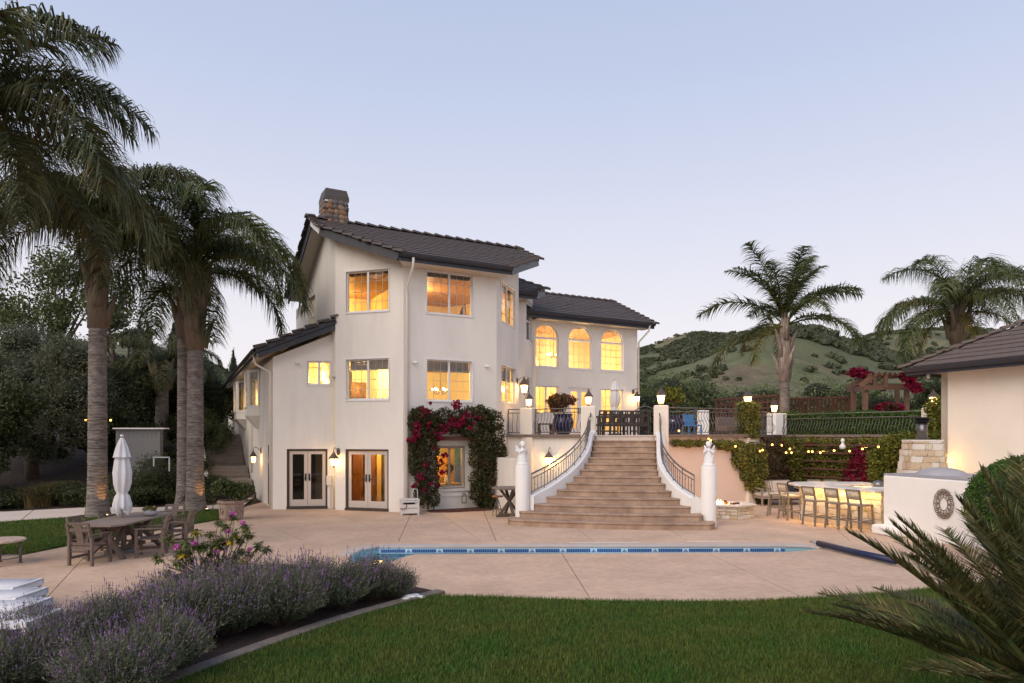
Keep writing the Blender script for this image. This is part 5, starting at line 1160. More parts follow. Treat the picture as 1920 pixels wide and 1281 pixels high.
# ---- sofa
def sofa():
    t = thing('outdoor_sofa', 'grey wooden outdoor sofa with beige cushions against the ivy', 'sofa', (PX(1455, 24.2), 24.2, 0), R(10)); W_ = 1.5
    SW = mat('sofa_wood', (.27, .22, .18), .75, var=.2, vs=10); CU = mat('beige_cushion', (.55, .47, .41), .9, bump=.3, bs=40, var=.05); DK = mat('charcoal_cushion', (.025, .025, .028), .9)
    for sx in (-1, 1):
        for sy in (-1, 1): b = MB(); b.bar((sx*W_/2, sy*.38, 0), (sx*(W_/2), sy*.36, .56 if sy < 0 else .8), .05, .05, up=(1, 0, 0)); b.build('leg', SW, t)
        b = MB(); b.bar((sx*W_/2, -.42, .58), (sx*W_/2, .38, .62), .07, .03); b.build('armrest', SW, t)
    b = MB(); b.box((0, 0, .28), (W_, .78, .07)); b.build('seat_frame', SW, t)
    b = MB(); b.bar((-W_/2, .40, .82), (W_/2, .40, .82), .04, .06); 
    for k in range(9): b.bar((-W_/2+W_*k/8, .38, .3), (-W_/2+W_*k/8, .41, .82), .03, .02)
    b.build('back_frame', SW, t)
    for sx in (-1, 1):
        b = MB(); b.box((sx*W_*.245, -.04, .38), (W_*.48, .72, .13)); b.build('seat_cushion', CU, t, bev=.04)
        b = MB(); b.box((0, 0, 0), (W_*.48, .15, .42)); o = b.build('back_cushion', CU, t, bev=.05); o.location = (sx*W_*.245, .27, .62); o.rotation_euler = (R(-14), 0, 0)
    b = MB(); b.box((0, 0, 0), (.42, .13, .4)); o = b.build('throw_pillow', DK, t, bev=.05); o.location = (W_*.5, .12, .62); o.rotation_euler = (R(-18), 0, R(-10))
    b = MB(); b.box((.97, 0, .28), (.45, .78, .07)); b.box((.97, -.04, .38), (.46, .72, .13)); b.build('chaise_seat', CU, t, bev=.03)
    for sy in (-1, 1): b = MB(); b.bar((1.15, sy*.36, 0), (1.15, sy*.36, .26), .05, .05, up=(1, 0, 0)); b.build('leg', SW, t)
sofa()
# ---- fire pit
fx, fy = GP(1374, 977); fp_t = thing('fire_pit', 'hexagonal pale stone fire pit with burning logs right of the stairs', 'fire pit', (PX(1362, 20.6), 20.6, 0), R(8))
hexr = .78; HX = [(hexr*1.05*math.cos(R(60*k+30)), hexr*math.sin(R(60*k+30))) for k in range(6)]
b = MB(); 
hi_ = [(x*.6, y*.6) for x, y in HX]
for k in range(6):
    p, q, r_, s_2 = HX[k], HX[(k+1) % 6], hi_[(k+1) % 6], hi_[k]; b.prism([(p[0]*.93, p[1]*.93), (q[0]*.93, q[1]*.93), r_, s_2], -.02, .36)
b.build('core', mat('pale_mortar', (.42, .35, .27), .95), fp_t)
z = 0
while z < .33:
    h = min(random.choice((.08, .10, .12)), .36-z)
    for k in range(6): p, q = HX[k], HX[(k+1) % 6]; stone_row(fp_t, (p[0]*.93, p[1]*.93, 0), (q[0]*.93, q[1]*.93, 0), z, h, .06, .12, .34, None, .015)
    z += h
for k in range(6):
    p, q = HX[k], HX[(k+1) % 6]; b = MB(); b.prism([(p[0]*1.06, p[1]*1.06), (q[0]*1.06, q[1]*1.06), (q[0]*.62, q[1]*.62), (p[0]*.62, p[1]*.62)], .362, .41); b.build('capstone', LS[2], fp_t, bev=.01)
b = MB(); b.prism([(x, y) for x, y in hi_], .2, .24); b.build('ember_bed', mat('ash', (.03, .025, .022), .95), fp_t)
LOG = mat('charred_log', (.10, .045, .02), .9, var=.4, vs=8)
for (a, c_) in (((-.35, -.1, .30), (.3, .12, .34)), ((-.2, .2, .30), (.32, -.2, .40)), ((-.1, -.25, .33), (.1, .3, .42))): b = MB(); b.tube([a, c_], .055, 8); b.build('log', LOG, fp_t, True)
FL = emat('flame', (1, .45, .08), 7, .35); b = MB()
for (x, y, h) in ((-.38, -.05, .38), (-.30, .1, .30), (-.22, -.05, .24), (.02, -.12, .14), (-.33, -.12, .26), (.12, .05, .12), (-.1, .05, .18)): b.tube([(x, y, .28), (x+.02, y, .28+h*.35), (x-.015, y+.01, .28+h*.7), (x+.02, y, .28+h)], [.05, .06, .035, .004], 6)
b.build('flame', FL, fp_t, True); light('fire_light', 'POINT', (-.2, 0, .55), 16, (1, .42, .12), .15, fp_t)
# ---- outdoor dining set (near left)
def slatchair(t, m, dark=False):
    w_, d_ = .60, .56
    for sx in (-1, 1):
        b = MB(); b.bar((sx*(w_/2-.03), -d_/2, 0), (sx*(w_/2-.03), -d_/2, .66), .05, .06, up=(0, 1, 0)); b.build('front_leg', m, t)
        b = MB(); b.bar((sx*(w_/2-.03), d_/2-.02, 0), (sx*(w_/2-.03), d_/2-.02, .64), .05, .06, up=(0, 1, 0)); b.build('rear_leg', m, t)
        b = MB(); b.box((sx*(w_/2-.03), -.01, .665), (.07, d_+.06, .028)); b.build('armrest', m, t)
        b = MB(); b.bar((sx*(w_/2-.05), d_/2-.06, .38), (sx*(w_/2-.05), d_/2+.07, .93), .045, .05, up=(0, 1, 0)); b.build('back_post', m, t)
        b = MB(); b.bar((sx*(w_/2-.03), -d_/2, .16), (sx*(w_/2-.03), d_/2, .16), .03, .05); b.build('stretcher', m, t)
    tl_ = math.atan2(.13, .55)
    def bk_(x, z, w1, h1, nm):
        b = MB(); b.box((0, 0, 0), (w1, .03, h1)); o = b.build(nm, m, t); o.location = (x, d_/2-.06+(z-.38)*.235, z); o.rotation_euler = (-tl_, 0, 0)
    bk_(0, .915, w_-.14, .05, 'top_rail'); bk_(0, .775, w_-.14, .07, 'back_rail'); bk_(0, .62, .16, .25, 'splat'); bk_(0, .845, .17, .08, 'splat'); bk_(0, .47, w_-.14, .06, 'back_rail')
    for k in range(5): b = MB(); b.box((0, -.21+k*.098, .42), (w_-.12, .088, .025)); b.build('slat', m, t)
    for y_ in (-d_/2+.02, d_/2-.04): b = MB(); b.box((0, y_, .38), (w_-.1, .03, .07)); b.build('seat_rail', m, t)
ch0 = thing('armchair', 'x', 'chair', (0, 0, 0), 0, 'grey wooden armchairs round the patio dining table'); slatchair(ch0, GREYWOOD); ch0.scale = (.87, .87, .87)
TX, TY = -8.03, 14.2
spots = [(-8.03, 12.98, R(180-8), 'grey wooden armchair at the near head of the patio table, its back to the camera'), (-7.3, 13.85, R(-72), 'grey wooden armchair on the right of the patio table, nearer the camera'), (-7.28, 14.9, R(-80), 'grey wooden armchair on the right of the patio table, farther from the camera'),
         (-8.52, 13.75, R(85), 'grey wooden armchair on the left of the patio table beside the palm trunk, nearer one'), (-8.48, 14.7, R(95), 'grey armchair on the left of the patio table, right of the palm trunk, farther one'), (-7.98, 15.85, R(-4), 'grey wooden armchair at the far head of the patio table')]
# the chair's back is at local +y
for i, (x, y, a, lab) in enumerate(spots):
    if i == 0: ch0.location = (x, y, 0); ch0.rotation_euler = (0, 0, a); ch0['label'] = lab
    else: copy_tree(ch0, (x, y, 0), a, lab)
tb_ = thing('patio_table', 'long grey wooden dining table with cut corners under the closed parasol', 'table', (TX, TY, 0), R(0))
oct_ = [(-.5, -.95), (-.36, -1.15), (.36, -1.15), (.5, -.95), (.5, .95), (.36, 1.15), (-.36, 1.15), (-.5, .95)]
n_p = 7
for k in range(n_p):
    x0_, x1_ = -.5+k/n_p+.003, -.5+(k+1)/n_p-.003
    def yl(x, s): return s*(1.15 if abs(x) <= .36 else 1.15-(abs(x)-.36)/.14*.2)
    b = MB(); b.prism([(x0_, yl(x0_, -1)), (x1_, yl(x1_, -1)), (x1_, yl(x1_, 1)), (x0_, yl(x0_, 1))], .685, .72); b.build('plank', mat('table_top_wood', (.26, .205, .17), .7, var=.22, vs=14, bump=.3, bs=40, stretch=(6, 1, 1)), tb_)
b = MB(); b.box((0, 0, .65), (.42, 1.9, .07)); b.build('apron', GREYWOOD, tb_)
for sy in (-1, 1):
    b = MB(); b.bar((-.38, sy*.75, 0), (.2, sy*.55, .65), .08, .09, up=(0, 1, 0)); b.bar((.38, sy*.75, 0), (-.2, sy*.55, .65), .08, .088, up=(0, 1, 0)); b.bar((0, sy*.5, .1), (0, 0, .62), .07, .07, up=(1, 0, 0)); b.build('trestle_leg', GREYWOOD, tb_)
b = MB(); b.bar((0, -.7, .12), (0, .7, .12), .07, .07); b.build('stretcher', GREYWOOD, tb_)
def umbrella(x, y, z0, z1, s, label, bot):
    t = thing('parasol', label, 'parasol', (x, y, z0)); h = z1-z0
    b = MB(); b.tube([(0, 0, 0), (0, 0, h-.06)], .024, 10); b.build('pole', mat('alu', (.6, .6, .62), .3, metal=.8), t, True)
    b = MB(); b.sphere((0, 0, h-.04), .04, 10, 6); b.build('finial', mat('alu', (.6, .6, .62), .3, metal=.8), t, True)
    n = 48; prof = [(.03, 1.0), (.06, .96), (.10, .86), (.14, .74), (.15, .735), (.105, .73), (.12, .68), (.15, .52), (.14, .38), (.11, .28), (.09, .245), (.115, .20), (.145, .10), (.15, .03), (.125, .0)]
    vs = []; 
    for j, (r, f) in enumerate(prof):
        for k in range(n):
            a = 2*math.pi*k/n; fold = 1 + (.20 if j not in (0, 1, 10) else .04)*math.sin(8*a+.6*j*.3) + .07*math.sin(13*a+j*.5); jag = (.06*math.sin(5*a)+.04*math.sin(9*a)) if j >= len(prof)-2 else 0
            vs.append((r*fold*s*math.cos(a), r*fold*s*math.sin(a), bot-z0+(h-.08-(bot-z0))*f+jag))
    b = MB(); b.add(vs, [(j*n+k, j*n+(k+1) % n, (j+1)*n+(k+1) % n, (j+1)*n+k) for j in range(len(prof)-1) for k in range(n)]); b.build('canopy', CANVAS, t, True)
    b = MB(); b.lathe([(.09*s, 0), (.09*s, .03)], (0, 0, bot-z0+(h-.08-(bot-z0))*.24), 14); b.build('strap', CANVAS, t, True)
    b = MB(); b.lathe([(.28, 0), (.27, .05), (.05, .08)], n=18); b.build('base', mat('parasol_base', (.2, .2, .2), .7), t, True); return t
umbrella(-8.17, 14.3, 0, 2.47, 1.05, 'closed white parasol standing through the patio dining table', .86)
bw = thing('succulent_bowl', 'grey oval bowl of succulents on the patio dining table', 'bowl', (-7.72, 14.55, .72)); b = MB(); b.sphere((0, 0, .07), .1, 14, 8, (1.7, 1, .75)); b.build('bowl', mat('bowl_grey', (.24, .23, .25), .7), bw, True)
fin(leaves_mesh('succulent', blob_pts([(-.06, 0, .16, .09, .07, .05), (.07, 0, .17, .07, .07, .06)], 260), .055, aspect=.6), 'succulent', mat('succulent_leaf', (.16, .14, .04), .6, isl=.5), bw)
# round side table at the left edge
rt_ = thing('round_table', 'low round table with a stone top at the left edge of the patio', 'table', (PX(-2, 12.9), 12.9, 0)); b = MB(); b.lathe([(.40, .43), (.43, .44), (.43, .465), (.41, .475)], n=26); b.build('tabletop', mat('stone_mosaic', (.50, .38, .30), .8, var=.25, vs=9, bump=.3, bs=20), rt_)
for k in range(4):
    a = k*math.pi/2+.6; b = MB(); b.tube([(.33*math.cos(a), .33*math.sin(a), 0), (.33*math.cos(a), .33*math.sin(a), .43)], .024, 8); b.lathe([(.04, 0), (.03, .03)], (.33*math.cos(a), .33*math.sin(a), 0), 8); b.build('leg', IRON, rt_, True)
b = MB(); b.tube([(.33*math.cos(.6+k*math.pi/12), .33*math.sin(.6+k*math.pi/12), .13) for k in range(25)], .012, 5); b.build('ring', IRON, rt_)
# loungers
def lounger(x, y, z, lab, rz=0):
    t = thing('sun_lounger', lab, 'sun lounger', (x, y, 0), rz, 'white sun loungers in a row at the left edge'); Lg, w_ = 1.9, .62
    WM = mat('white_sling_frame', (.78, .78, .80), .4)
    for sy in (-1, 1): b = MB(); b.bar((-Lg, sy*w_/2, z-.03), (0, sy*w_/2, z-.03), .035, .06); b.build('side_rail', WM, t)
    for xx in (-.04, -Lg+.25):
        for sy in (-1, 1): b = MB(); b.bar((xx, sy*(w_/2-.01), 0), (xx, sy*(w_/2-.01), z-.05), .04, .04, up=(1, 0, 0)); b.build('leg', WM, t)
    b = MB(); b.bar((-.02, -w_/2, z-.035), (-.02, w_/2, z-.035), .04, .09); b.build('end_rail', WM, t)
    b = MB(); n = 10; vs = []
    for i in range(n+1):
        for j in (-1, 0, 1): vs.append((-Lg+Lg*i/n, j*w_*.48, z+.004-(.015 if j == 0 else 0)))
    b.add(vs, [(i*3+j, i*3+j+1, (i+1)*3+j+1, (i+1)*3+j)[::-1] for i in range(n) for j in range(2)]); o = b.build('sling', CANVAS, t, True); o.modifiers.new('so', 'SOLIDIFY').thickness = .012
for (px, py, z, lab) in ((54, 1094, .40, 'white sun lounger end farthest from the camera in the row'), (61, 1112, .39, 'white sun lounger end, second farthest in the row'), (68, 1132, .38, 'white sun lounger end, second nearest, behind the lavender'), (86, 1155, .37, 'white sun lounger end nearest the camera, by the lavender flowers')):
    x, y = GP(px, py, z); lounger(x, y, z, lab, R(2))
# planter with shrub, hose cart, high table, stool
pl = thing('planter', 'aged terracotta hexagonal planter with an embossed motif by the side steps', 'planter', (PX(434, 19.9), 19.9, 0), .25)
b = MB(); b.lathe([(.30, 0), (.33, .04), (.35, .46), (.40, .50), (.40, .56), (.33, .56), (.32, .50)], n=8); b.build('pot', TERRA, pl)
for k in range(8):
    a = 2*math.pi*(k+.0)/8; b = MB(); 
    for q_ in range(3): b.sphere((0, 0, .08*q_-.08), .03+.02*(q_ == 1), 8, 4, (1, .3, 1))
    for sg in (-1, 1): b.tube([(sg*.02, 0, -.1), (sg*.08, 0, -.02), (sg*.05, 0, .08), (0, 0, .12)], .01, 5)
    o = b.build('relief', TERRA, pl, True); o.location = (.325*math.cos(a), .325*math.sin(a), .27); o.rotation_euler = (0, 0, a+math.pi/2)
hc = thing('hose_cart', 'white slatted hose box with handle beside the left vine', 'hose box', (PX(768, 21.2), 21.15, 0), R(14))
HM = mat('white_resin', (.66, .63, .60), .5)
for sx in (-1, 1):
    for sy in (-1, 1): b = MB(); b.bar((sx*.26, sy*.2, 0), (sx*.26, sy*.2, .47), .045, .045, up=(1, 0, 0)); b.build('leg', HM, hc)
b = MB(); b.box((0, 0, .475), (.6, .46, .03)); b.build('lid', HM, hc, bev=.006)
b = MB(); b.box((0, 0, .23), (.5, .38, .30)); b.build('box', HM, hc); b = MB(); b.box((0, -.21, .13), (.52, .02, .14)); b.box((0, -.21, .42), (.52, .02, .05)); b.box((0, -.21, .28), (.52, .02, .10)); b.build('front_panel', HM, hc)
b = MB(); b.box((-.02, -.2, .365), (.34, .02, .055)); b.build('slot', BLACKM, hc)
b = MB(); b.tube([(.1, .1, .48), (.1, .1, .68), (.14, .1, .78), (.25, .1, .78), (.27, .1, .48)], .014, 6); b.build('handle', HM, hc, True)
b = MB(); b.tube([(-.1, -.22, .36), (-.12, -.25, .22), (-.2, -.27, .18), (-.3, -.24, .22)], .012, 6); b.build('hose', mat('red_hose', (.25, .02, .03), .5), hc, True)
ht = thing('high_table', 'round grey wooden high table with crossed legs left of the stairs', 'table', (PX(955, 20.4), 20.6, 0), .4)
b = MB(); b.lathe([(.52, .84), (.53, .86), (.53, .885), (.52, .89)], n=28); b.build('tabletop', mat('high_table_top', (.20, .165, .14), .6, var=.2), ht)
for a in (0, math.pi/2): b = MB(); c_, s_2 = math.cos(a), math.sin(a); b.bar((-.38*c_, -.38*s_2, 0), (.30*c_, .30*s_2, .84), .07, .07); b.bar((.38*c_, .38*s_2, 0), (-.30*c_, -.30*s_2, .84), .069, .069); b.bar((-.42*c_, -.42*s_2, .04), (.42*c_, .42*s_2, .04), .08, .07); b.build('leg', mat('high_table_wood', (.13, .10, .08), .8, var=.3), ht)
sm_ = thing('industrial_stool', 'small metal stool with an orange wooden seat beside the high table', 'stool', (PX(933, 21.0), 21.0, 0), .3)
b = MB(); b.lathe([(.17, .56), (.18, .575), (.18, .60)], n=20); b.build('seat', mat('orange_wood', (.35, .16, .08), .5, var=.2), sm_)
b = MB(); b.tube([(0, 0, .2), (0, 0, .56)], .022, 8); b.build('screw', IRON, sm_)
for k in range(4): a = k*math.pi/2; b = MB(); b.tube([(.03*math.cos(a), .03*math.sin(a), .45), (.17*math.cos(a), .17*math.sin(a), 0)], .013, 6); b.build('leg', IRON, sm_)
b = MB(); b.tube([(.15*math.cos(k*.2618), .15*math.sin(k*.2618), .18) for k in range(25)], .01, 5); b.build('ring', IRON, sm_)
# string lights
bulbs = [(1273, 808), (1329, 823), (1332.5, 826), (1379, 837), (1425, 846), (1430, 844), (1448, 834), (1466, 835), (1474, 849), (1481, 842), (1484, 849), (1516, 847), (1523, 847), (1538, 849), (1564, 845), (1593, 846), (1617, 842), (1647, 838)]
sg = thing('string_light', 'string of small warm bulbs hanging across the ivy wall', 'string light', (6, 22, 3)); O_ = Vector((6, 22, 3)); prev = None; wv = MB()
bm_ = MB(); bm_.sphere((0, 0, 0), .030, 8, 6); BM_ = bm_.mesh('bulb'); BM_.materials.append(BULB)
for k, (px, py) in enumerate(bulbs):
    Y = 22.4-.08*k + .9*(k % 3 == 1); p = AT(px, py, Y)-O_; o = bpy.data.objects.new('bulb', BM_); col.objects.link(o); o.parent = sg; o.location = p
    if prev is not None: m_ = (p+prev)/2+Vector((0, 0, .02)); wv.tube([prev+Vector((0, 0, .05)), m_, p+Vector((0, 0, .05))], .005, 4)
    prev = p
    if k in (2, 6, 9, 13, 16): light('bulb_light', 'POINT', p+Vector((0, -.1, 0)), 7, (1, .55, .16), .05, sg)
wv.build('wire', BLACKM, sg)
def palm_bulbs(px, py, Y, lab):
    t = thing('string_light', lab, 'string light', AT(px, py, Y)); b = MB()
    for s_ in (-.37, .37): b.sphere((s_, 0, 0), .028, 8, 5)
    b.build('bulb', BULB, t); b = MB(); b.tube([(-.37, 0, .03), (-.2, -.3, -.02), (.15, -.34, .0), (.37, 0, .03)], .01, 4); b.build('wire', BLACKM, t)
palm_bulbs(184, 788, 20.2, 'two small bulbs on a wire round the tall left palm trunk'); 
# ---- terrace furniture
DF = DARKFURN
tch = thing('terrace_chair', 'dark terrace dining chair at the left end of the row, by the pillar', 'chair', (0, 0, TZ), 0, 'dark dining chairs on the terrace'); slatchair(tch, DF)
for i, (px, lab) in enumerate(((1126, tch['label']), (1142, 'dark terrace dining chair, second from the left pillar'), (1160, 'dark terrace dining chair directly under the white parasol'), (1180, 'dark terrace dining chair right of the parasol'), (1199, 'dark terrace dining chair at the right end of the row, by the gate'))):
    Y = 26.0+.1*i; a = R(180+(8 if i else 25)); 
    if i == 0: tch.location = (PX(px, Y), Y, TZ); tch.rotation_euler = (0, 0, a)
    else: copy_tree(tch, (PX(px, Y), Y, TZ), a, lab)
tt = thing('terrace_table', 'dark dining table on the terrace behind the row of chairs', 'table', (PX(1162, 26.7), 26.9, TZ), 0); b = MB(); b.box((0, 0, .73), (2.3, .95, .04)); b.build('tabletop', DF, tt)
for sx in (-1, 1):
    for sy in (-1, 1): b = MB(); b.bar((sx*1.0, sy*.38, 0), (sx*1.0, sy*.38, .71), .07, .07, up=(1, 0, 0)); b.build('leg', DF, tt)
umbrella(PX(1153, 26.9), 26.9, TZ, PZ(710, 26.9), 1.2, 'closed white parasol over the terrace dining table', PZ(780, 26.9))
bn = thing('terrace_bench', 'grey wooden bench behind the railing left of the navy pot', 'bench', (PX(1022, 25.6), 25.6, TZ), .3); b = MB(); b.box((0, 0, .42), (.8, .4, .05)); b.build('seat', GREYWOOD, bn)
for sx in (-1, 1): b = MB(); b.box((sx*.28, 0, .2), (.09, .34, .4)); b.build('leg', GREYWOOD, bn)
def navypot(px, Y, s, label):
    t = thing('glazed_pot', label, 'plant pot', (PX(px, Y), Y, TZ)); b = MB(); b.lathe([(.2*s, 0), (.3*s, .12*s), (.38*s, .4*s), (.37*s, .55*s), (.31*s, .68*s), (.36*s, .73*s), (.35*s, .76*s), (.29*s, .72*s)], n=24); b.build('pot', NAVY, t, True)
    b = MB(); b.lathe([(.26*s, 0), (.27*s, .015)], (0, 0, .66*s), 16); b.build('soil', SOIL, t); return t
np1 = navypot(1055.5, 24.75, 1.02, 'big navy glazed pot with a leafy shrub left of the stairs'); np2 = navypot(1264, 24.6, .95, 'navy glazed pot behind the railing right of the stairs')
bl = thing('blue_armchair', 'bright blue garden chair half hidden behind the right railing', 'chair', (PX(1297, 27.5), 27.5, TZ), .3); BLU = mat('blue_paint', (.05, .22, .48), .5)
b = MB(); b.box((0, 0, .4), (.6, .55, .05)); b.build('seat', BLU, bl)
for k in range(5): b = MB(); b.box((-.22+k*.11, .26, .62), (.09, .03, .45)); b.build('back_slat', BLU, bl)
for sx in (-1, 1):
    b = MB(); b.box((sx*.3, 0, .58), (.08, .6, .03)); b.build('armrest', BLU, bl)
    for sy in (-1, 1): b = MB(); b.box((sx*.28, sy*.24, .2), (.05, .05, .4)); b.build('leg', BLU, bl)
lt = thing('lounge_seat', 'low grey lounge seat behind the railing near the ivy pillar', 'seat', (PX(1375, 26.2), 26.2, TZ), .3); b = MB(); b.box((0, 0, .25), (1.1, .7, .2)); b.build('seat', GREYWOOD, lt, bev=.03); b = MB(); b.box((0, .3, .5), (1.1, .12, .4)); b.build('backrest', GREYWOOD, lt, bev=.03)
# ============================================================ PLANTS
def leafmat(n, c, isl=.4, c2=None, cs=1.5, rough=.55, tr=.25): return mat(n, c, rough, isl=isl, c2=c2, cs=cs, trans=tr, spec=.3)
LF_DARK = leafmat('leaf_dark', (.045, .062, .024), c2=(.07, .085, .03)); LF_OLIVE = leafmat('leaf_olive', (.17, .18, .11), c2=(.09, .105, .06)); LF_MID = leafmat('leaf_mid', (.07, .10, .032), c2=(.13, .145, .05))
LF_BRIGHT = leafmat('leaf_bright', (.11, .15, .025), c2=(.20, .19, .03), cs=3); LF_BOX = leafmat('leaf_boxwood', (.05, .11, .018), c2=(.075, .15, .025), cs=4); LF_CYP = leafmat('leaf_cypress', (.020, .034, .016), c2=(.035, .05, .02))
LF_BOUG = leafmat('leaf_vine', (.045, .066, .020), c2=(.085, .055, .022), cs=3); BRACT = leafmat('magenta_bract', (.27, .010, .045), .35, tr=.35); LF_IVY = leafmat('leaf_ivy', (.26, .235, .045), c2=(.10, .12, .03), cs=2.2)
LF_DRY = leafmat('leaf_dry', (.17, .10, .04), c2=(.07, .065, .03), cs=3); LF_LIGHTH = leafmat('leaf_oleander', (.12, .16, .06), c2=(.26, .29, .15), cs=1.5); LF_OLE = leafmat('leaf_hedge_green', (.10, .145, .045), c2=(.18, .22, .08), cs=1.2)
FR_DARK = leafmat('frond_dark', (.055, .082, .032), .55, c2=(.11, .10, .035), cs=1.1, tr=.15); FR_GREEN = leafmat('frond_green', (.062, .105, .038), .55, c2=(.13, .13, .04), cs=.8, tr=.2); FR_GOLD = leafmat('frond_gold', (.20, .15, .03), .4, c2=(.08, .085, .02), cs=1.2)
TRUNK = mat('palm_trunk', (.26, .225, .20), .9, var=.3, vs=2, bump=.6, bs=9, c2=(.11, .092, .085), cs=5, stretch=(1, 1, 3.2)); SHAFT = mat('palm_boots', (.23, .185, .145), .85, var=.35, vs=3, bump=.8, bs=12, stretch=(5, 5, .7), c2=(.10, .07, .05), cs=3)
def foliage(par, name, blobs, n, size, m, droop=0, aspect=.55, shell=.5, origin=None):
    P = blob_pts(blobs, n, shell=shell)
    if origin is not None: P = P - np.array(origin)
    return fin(leaves_mesh(name, P, size, droop, aspect), name, m, par)
def frond_mesh(L_=4.2, el0=70, el1=-60, n=85, ll=.75, hang=.75, wd=.045, seed=1, m=None, stiff=0.0, pet=.16, nm='frond'):
    r = np.random.default_rng(seed); N_ = 26; pts = [np.zeros(3)]; tang = []
    yaw = 0
    for k in range(N_):
        e = math.radians(el0+(el1-el0)*(k/(N_-1))**1.15); yaw += r.normal(0, .012); d = np.array([math.cos(e)*math.cos(yaw), math.cos(e)*math.sin(yaw), math.sin(e)]); tang.append(d); pts.append(pts[-1]+d*L_/N_)
    pts = np.array(pts); V = []
    b = MB(); b.tube([tuple(p) for p in pts[::2]], [max(.006, .034*(1-i/len(pts[::2]))) for i in range(len(pts[::2]))], 4)
    me_r = b.mesh(nm); rv = np.array([me_r.vertices[i].co[:] for p in me_r.polygons for i in (p.vertices if len(p.vertices) == 4 else list(p.vertices)[:4])])
    quadv = []
    for i in range(n):
        f = pet + (1-pet)*(i+.5)/n; s = f*N_; k = min(N_-1, int(s)); p = pts[k]+(pts[k+1]-pts[k])*(s-k); t = tang[k]; lat = np.cross(t, [0, 0, 1.0]); lat /= np.linalg.norm(lat)+1e-9; upv = np.cross(lat, t)
        env = math.sin(math.pi*(.12+.83*(f-pet)/(1-pet)))**.6
        for sd_ in (-1, 1):
            for rep in range(1):
                l = ll*env*r.uniform(.75, 1.15); an = r.uniform(-.5, .7) if not stiff else r.uniform(.1, .5)
                d0 = lat*sd_*math.cos(an) + upv*math.sin(an) + t*(r.uniform(.7, 1.15) if stiff else r.uniform(.45, .85)); d0 /= np.linalg.norm(d0); q = p.copy(); ws = [wd, wd*.9, wd*.45, .002]; dd = d0.copy(); prev = None
                sidev = np.cross(d0, [0, 0, 1.0]) + r.normal(0, .5, 3); sidev /= np.linalg.norm(sidev)+1e-9
                for sg_ in range(4):
                    cur = (q-sidev*ws[sg_]/2, q+sidev*ws[sg_]/2)
                    if prev is not None: quadv += [prev[0], prev[1], cur[1], cur[0]]
                    prev = cur; q = q+dd*l/3; dd = dd + np.array([0, 0, -hang*r.uniform(.7, 1.3)]); dd /= np.linalg.norm(dd)
    me = quads(nm, np.concatenate([rv, np.array(quadv)])); me.materials.append(m); bpy.data.meshes.remove(me_r); return me
def frondset(L_, m, spec, **k): return [frond_mesh(L_, a, b, m=m, seed=i*7+3, **k) for i, (a, b) in enumerate(spec)]
def palm_trunk(par, h, r0, r1, lean=(0, 0), ringh=.09, m=TRUNK):
    b = MB(); prof = []; n = 18; z = -.05; vs = []; fs = []; rows = 0
    while z < h:
        f = z/h; flare = .35*math.exp(-max(0, z)/.35)
        for dz, k in ((0, 1.035), (ringh*.22, .985), (ringh*.8, .99)):
            r = (r0+(r1-r0)*f)*(1+flare)*k
            for q_ in range(n): a = 2*math.pi*q_/n; rr = r*(1+.02*noise.noise((math.cos(a)*2, math.sin(a)*2, z*3))); vs.append((lean[0]*f*f+rr*math.cos(a), lean[1]*f*f+rr*math.sin(a), z+dz+.012*math.sin(3*a+z)))
            rows += 1
        z += ringh*random.uniform(.75, 1.35)
    fs = [(j*n+q_, j*n+(q_+1) % n, (j+1)*n+(q_+1) % n, (j+1)*n+q_) for j in range(rows-1) for q_ in range(n)]; b.add(vs, fs); return b.build('trunk', m, par, True)
def palm(x, y, z0, h, r, label, fronds, count, sc_=1.0, sm=None, boots=1.6, lean=(0, 0), only=None, shaft=True, a0=0, tilt=0, group=None, bw_=1.5, trunk=True):
    t = thing('palm_tree', label, 'palm', (x, y, z0), 0, group)
    if trunk: palm_trunk(t, h, r, r*.86, lean)
    if shaft and trunk:      # leaf bases wrapping the top of the trunk
        b = MB(); 
        b.tube([(lean[0], lean[1], h-.1), (lean[0], lean[1], h+boots*.35), (lean[0], lean[1], h+boots)], [r*1.0, r*1.25*bw_/1.5, r*.5], 12)
        for k in range(9):
            a = k*2.4+.4; zz = h+boots*(.0+.08*k); rr = r*1.08*bw_/1.5
            c0 = Vector((lean[0]+rr*math.cos(a)*.8, lean[1]+rr*math.sin(a)*.8, zz)); c1 = c0+Vector((math.cos(a)*.12, math.sin(a)*.12, .45)); c2 = c1+Vector((math.cos(a)*.22, math.sin(a)*.22, .5))
            b.tube([c0, c1, c2], [r*.55, r*.38, .03], 6)
        b.build('leaf_base', sm or SHAFT, t, True)
    for k in range(count):
        me = fronds[k % len(fronds)] if only is None else fronds[only[k]]
        o = bpy.data.objects.new('frond', me); col.objects.link(o); o.parent = t; o.location = (lean[0], lean[1], h+boots*.75); a = a0 + k*2.39996
        s = sc_*random.uniform(.88, 1.1); o.rotation_euler = (random.uniform(-.25, .25), random.uniform(-.1, .12)+tilt, a); o.scale = (s, s, s)
    return t
QF = frondset(4.9, FR_DARK, [(86, -25), (80, -50), (70, -66), (56, -78), (38, -84), (12, -88)], n=140, ll=1.25, hang=1.0, wd=.042)
QG = frondset(4.4, FR_GREEN, [(86, -30), (76, -52), (64, -66), (46, -78), (22, -84)], n=125, ll=1.15, hang=1.0, wd=.04)
random.seed(21)
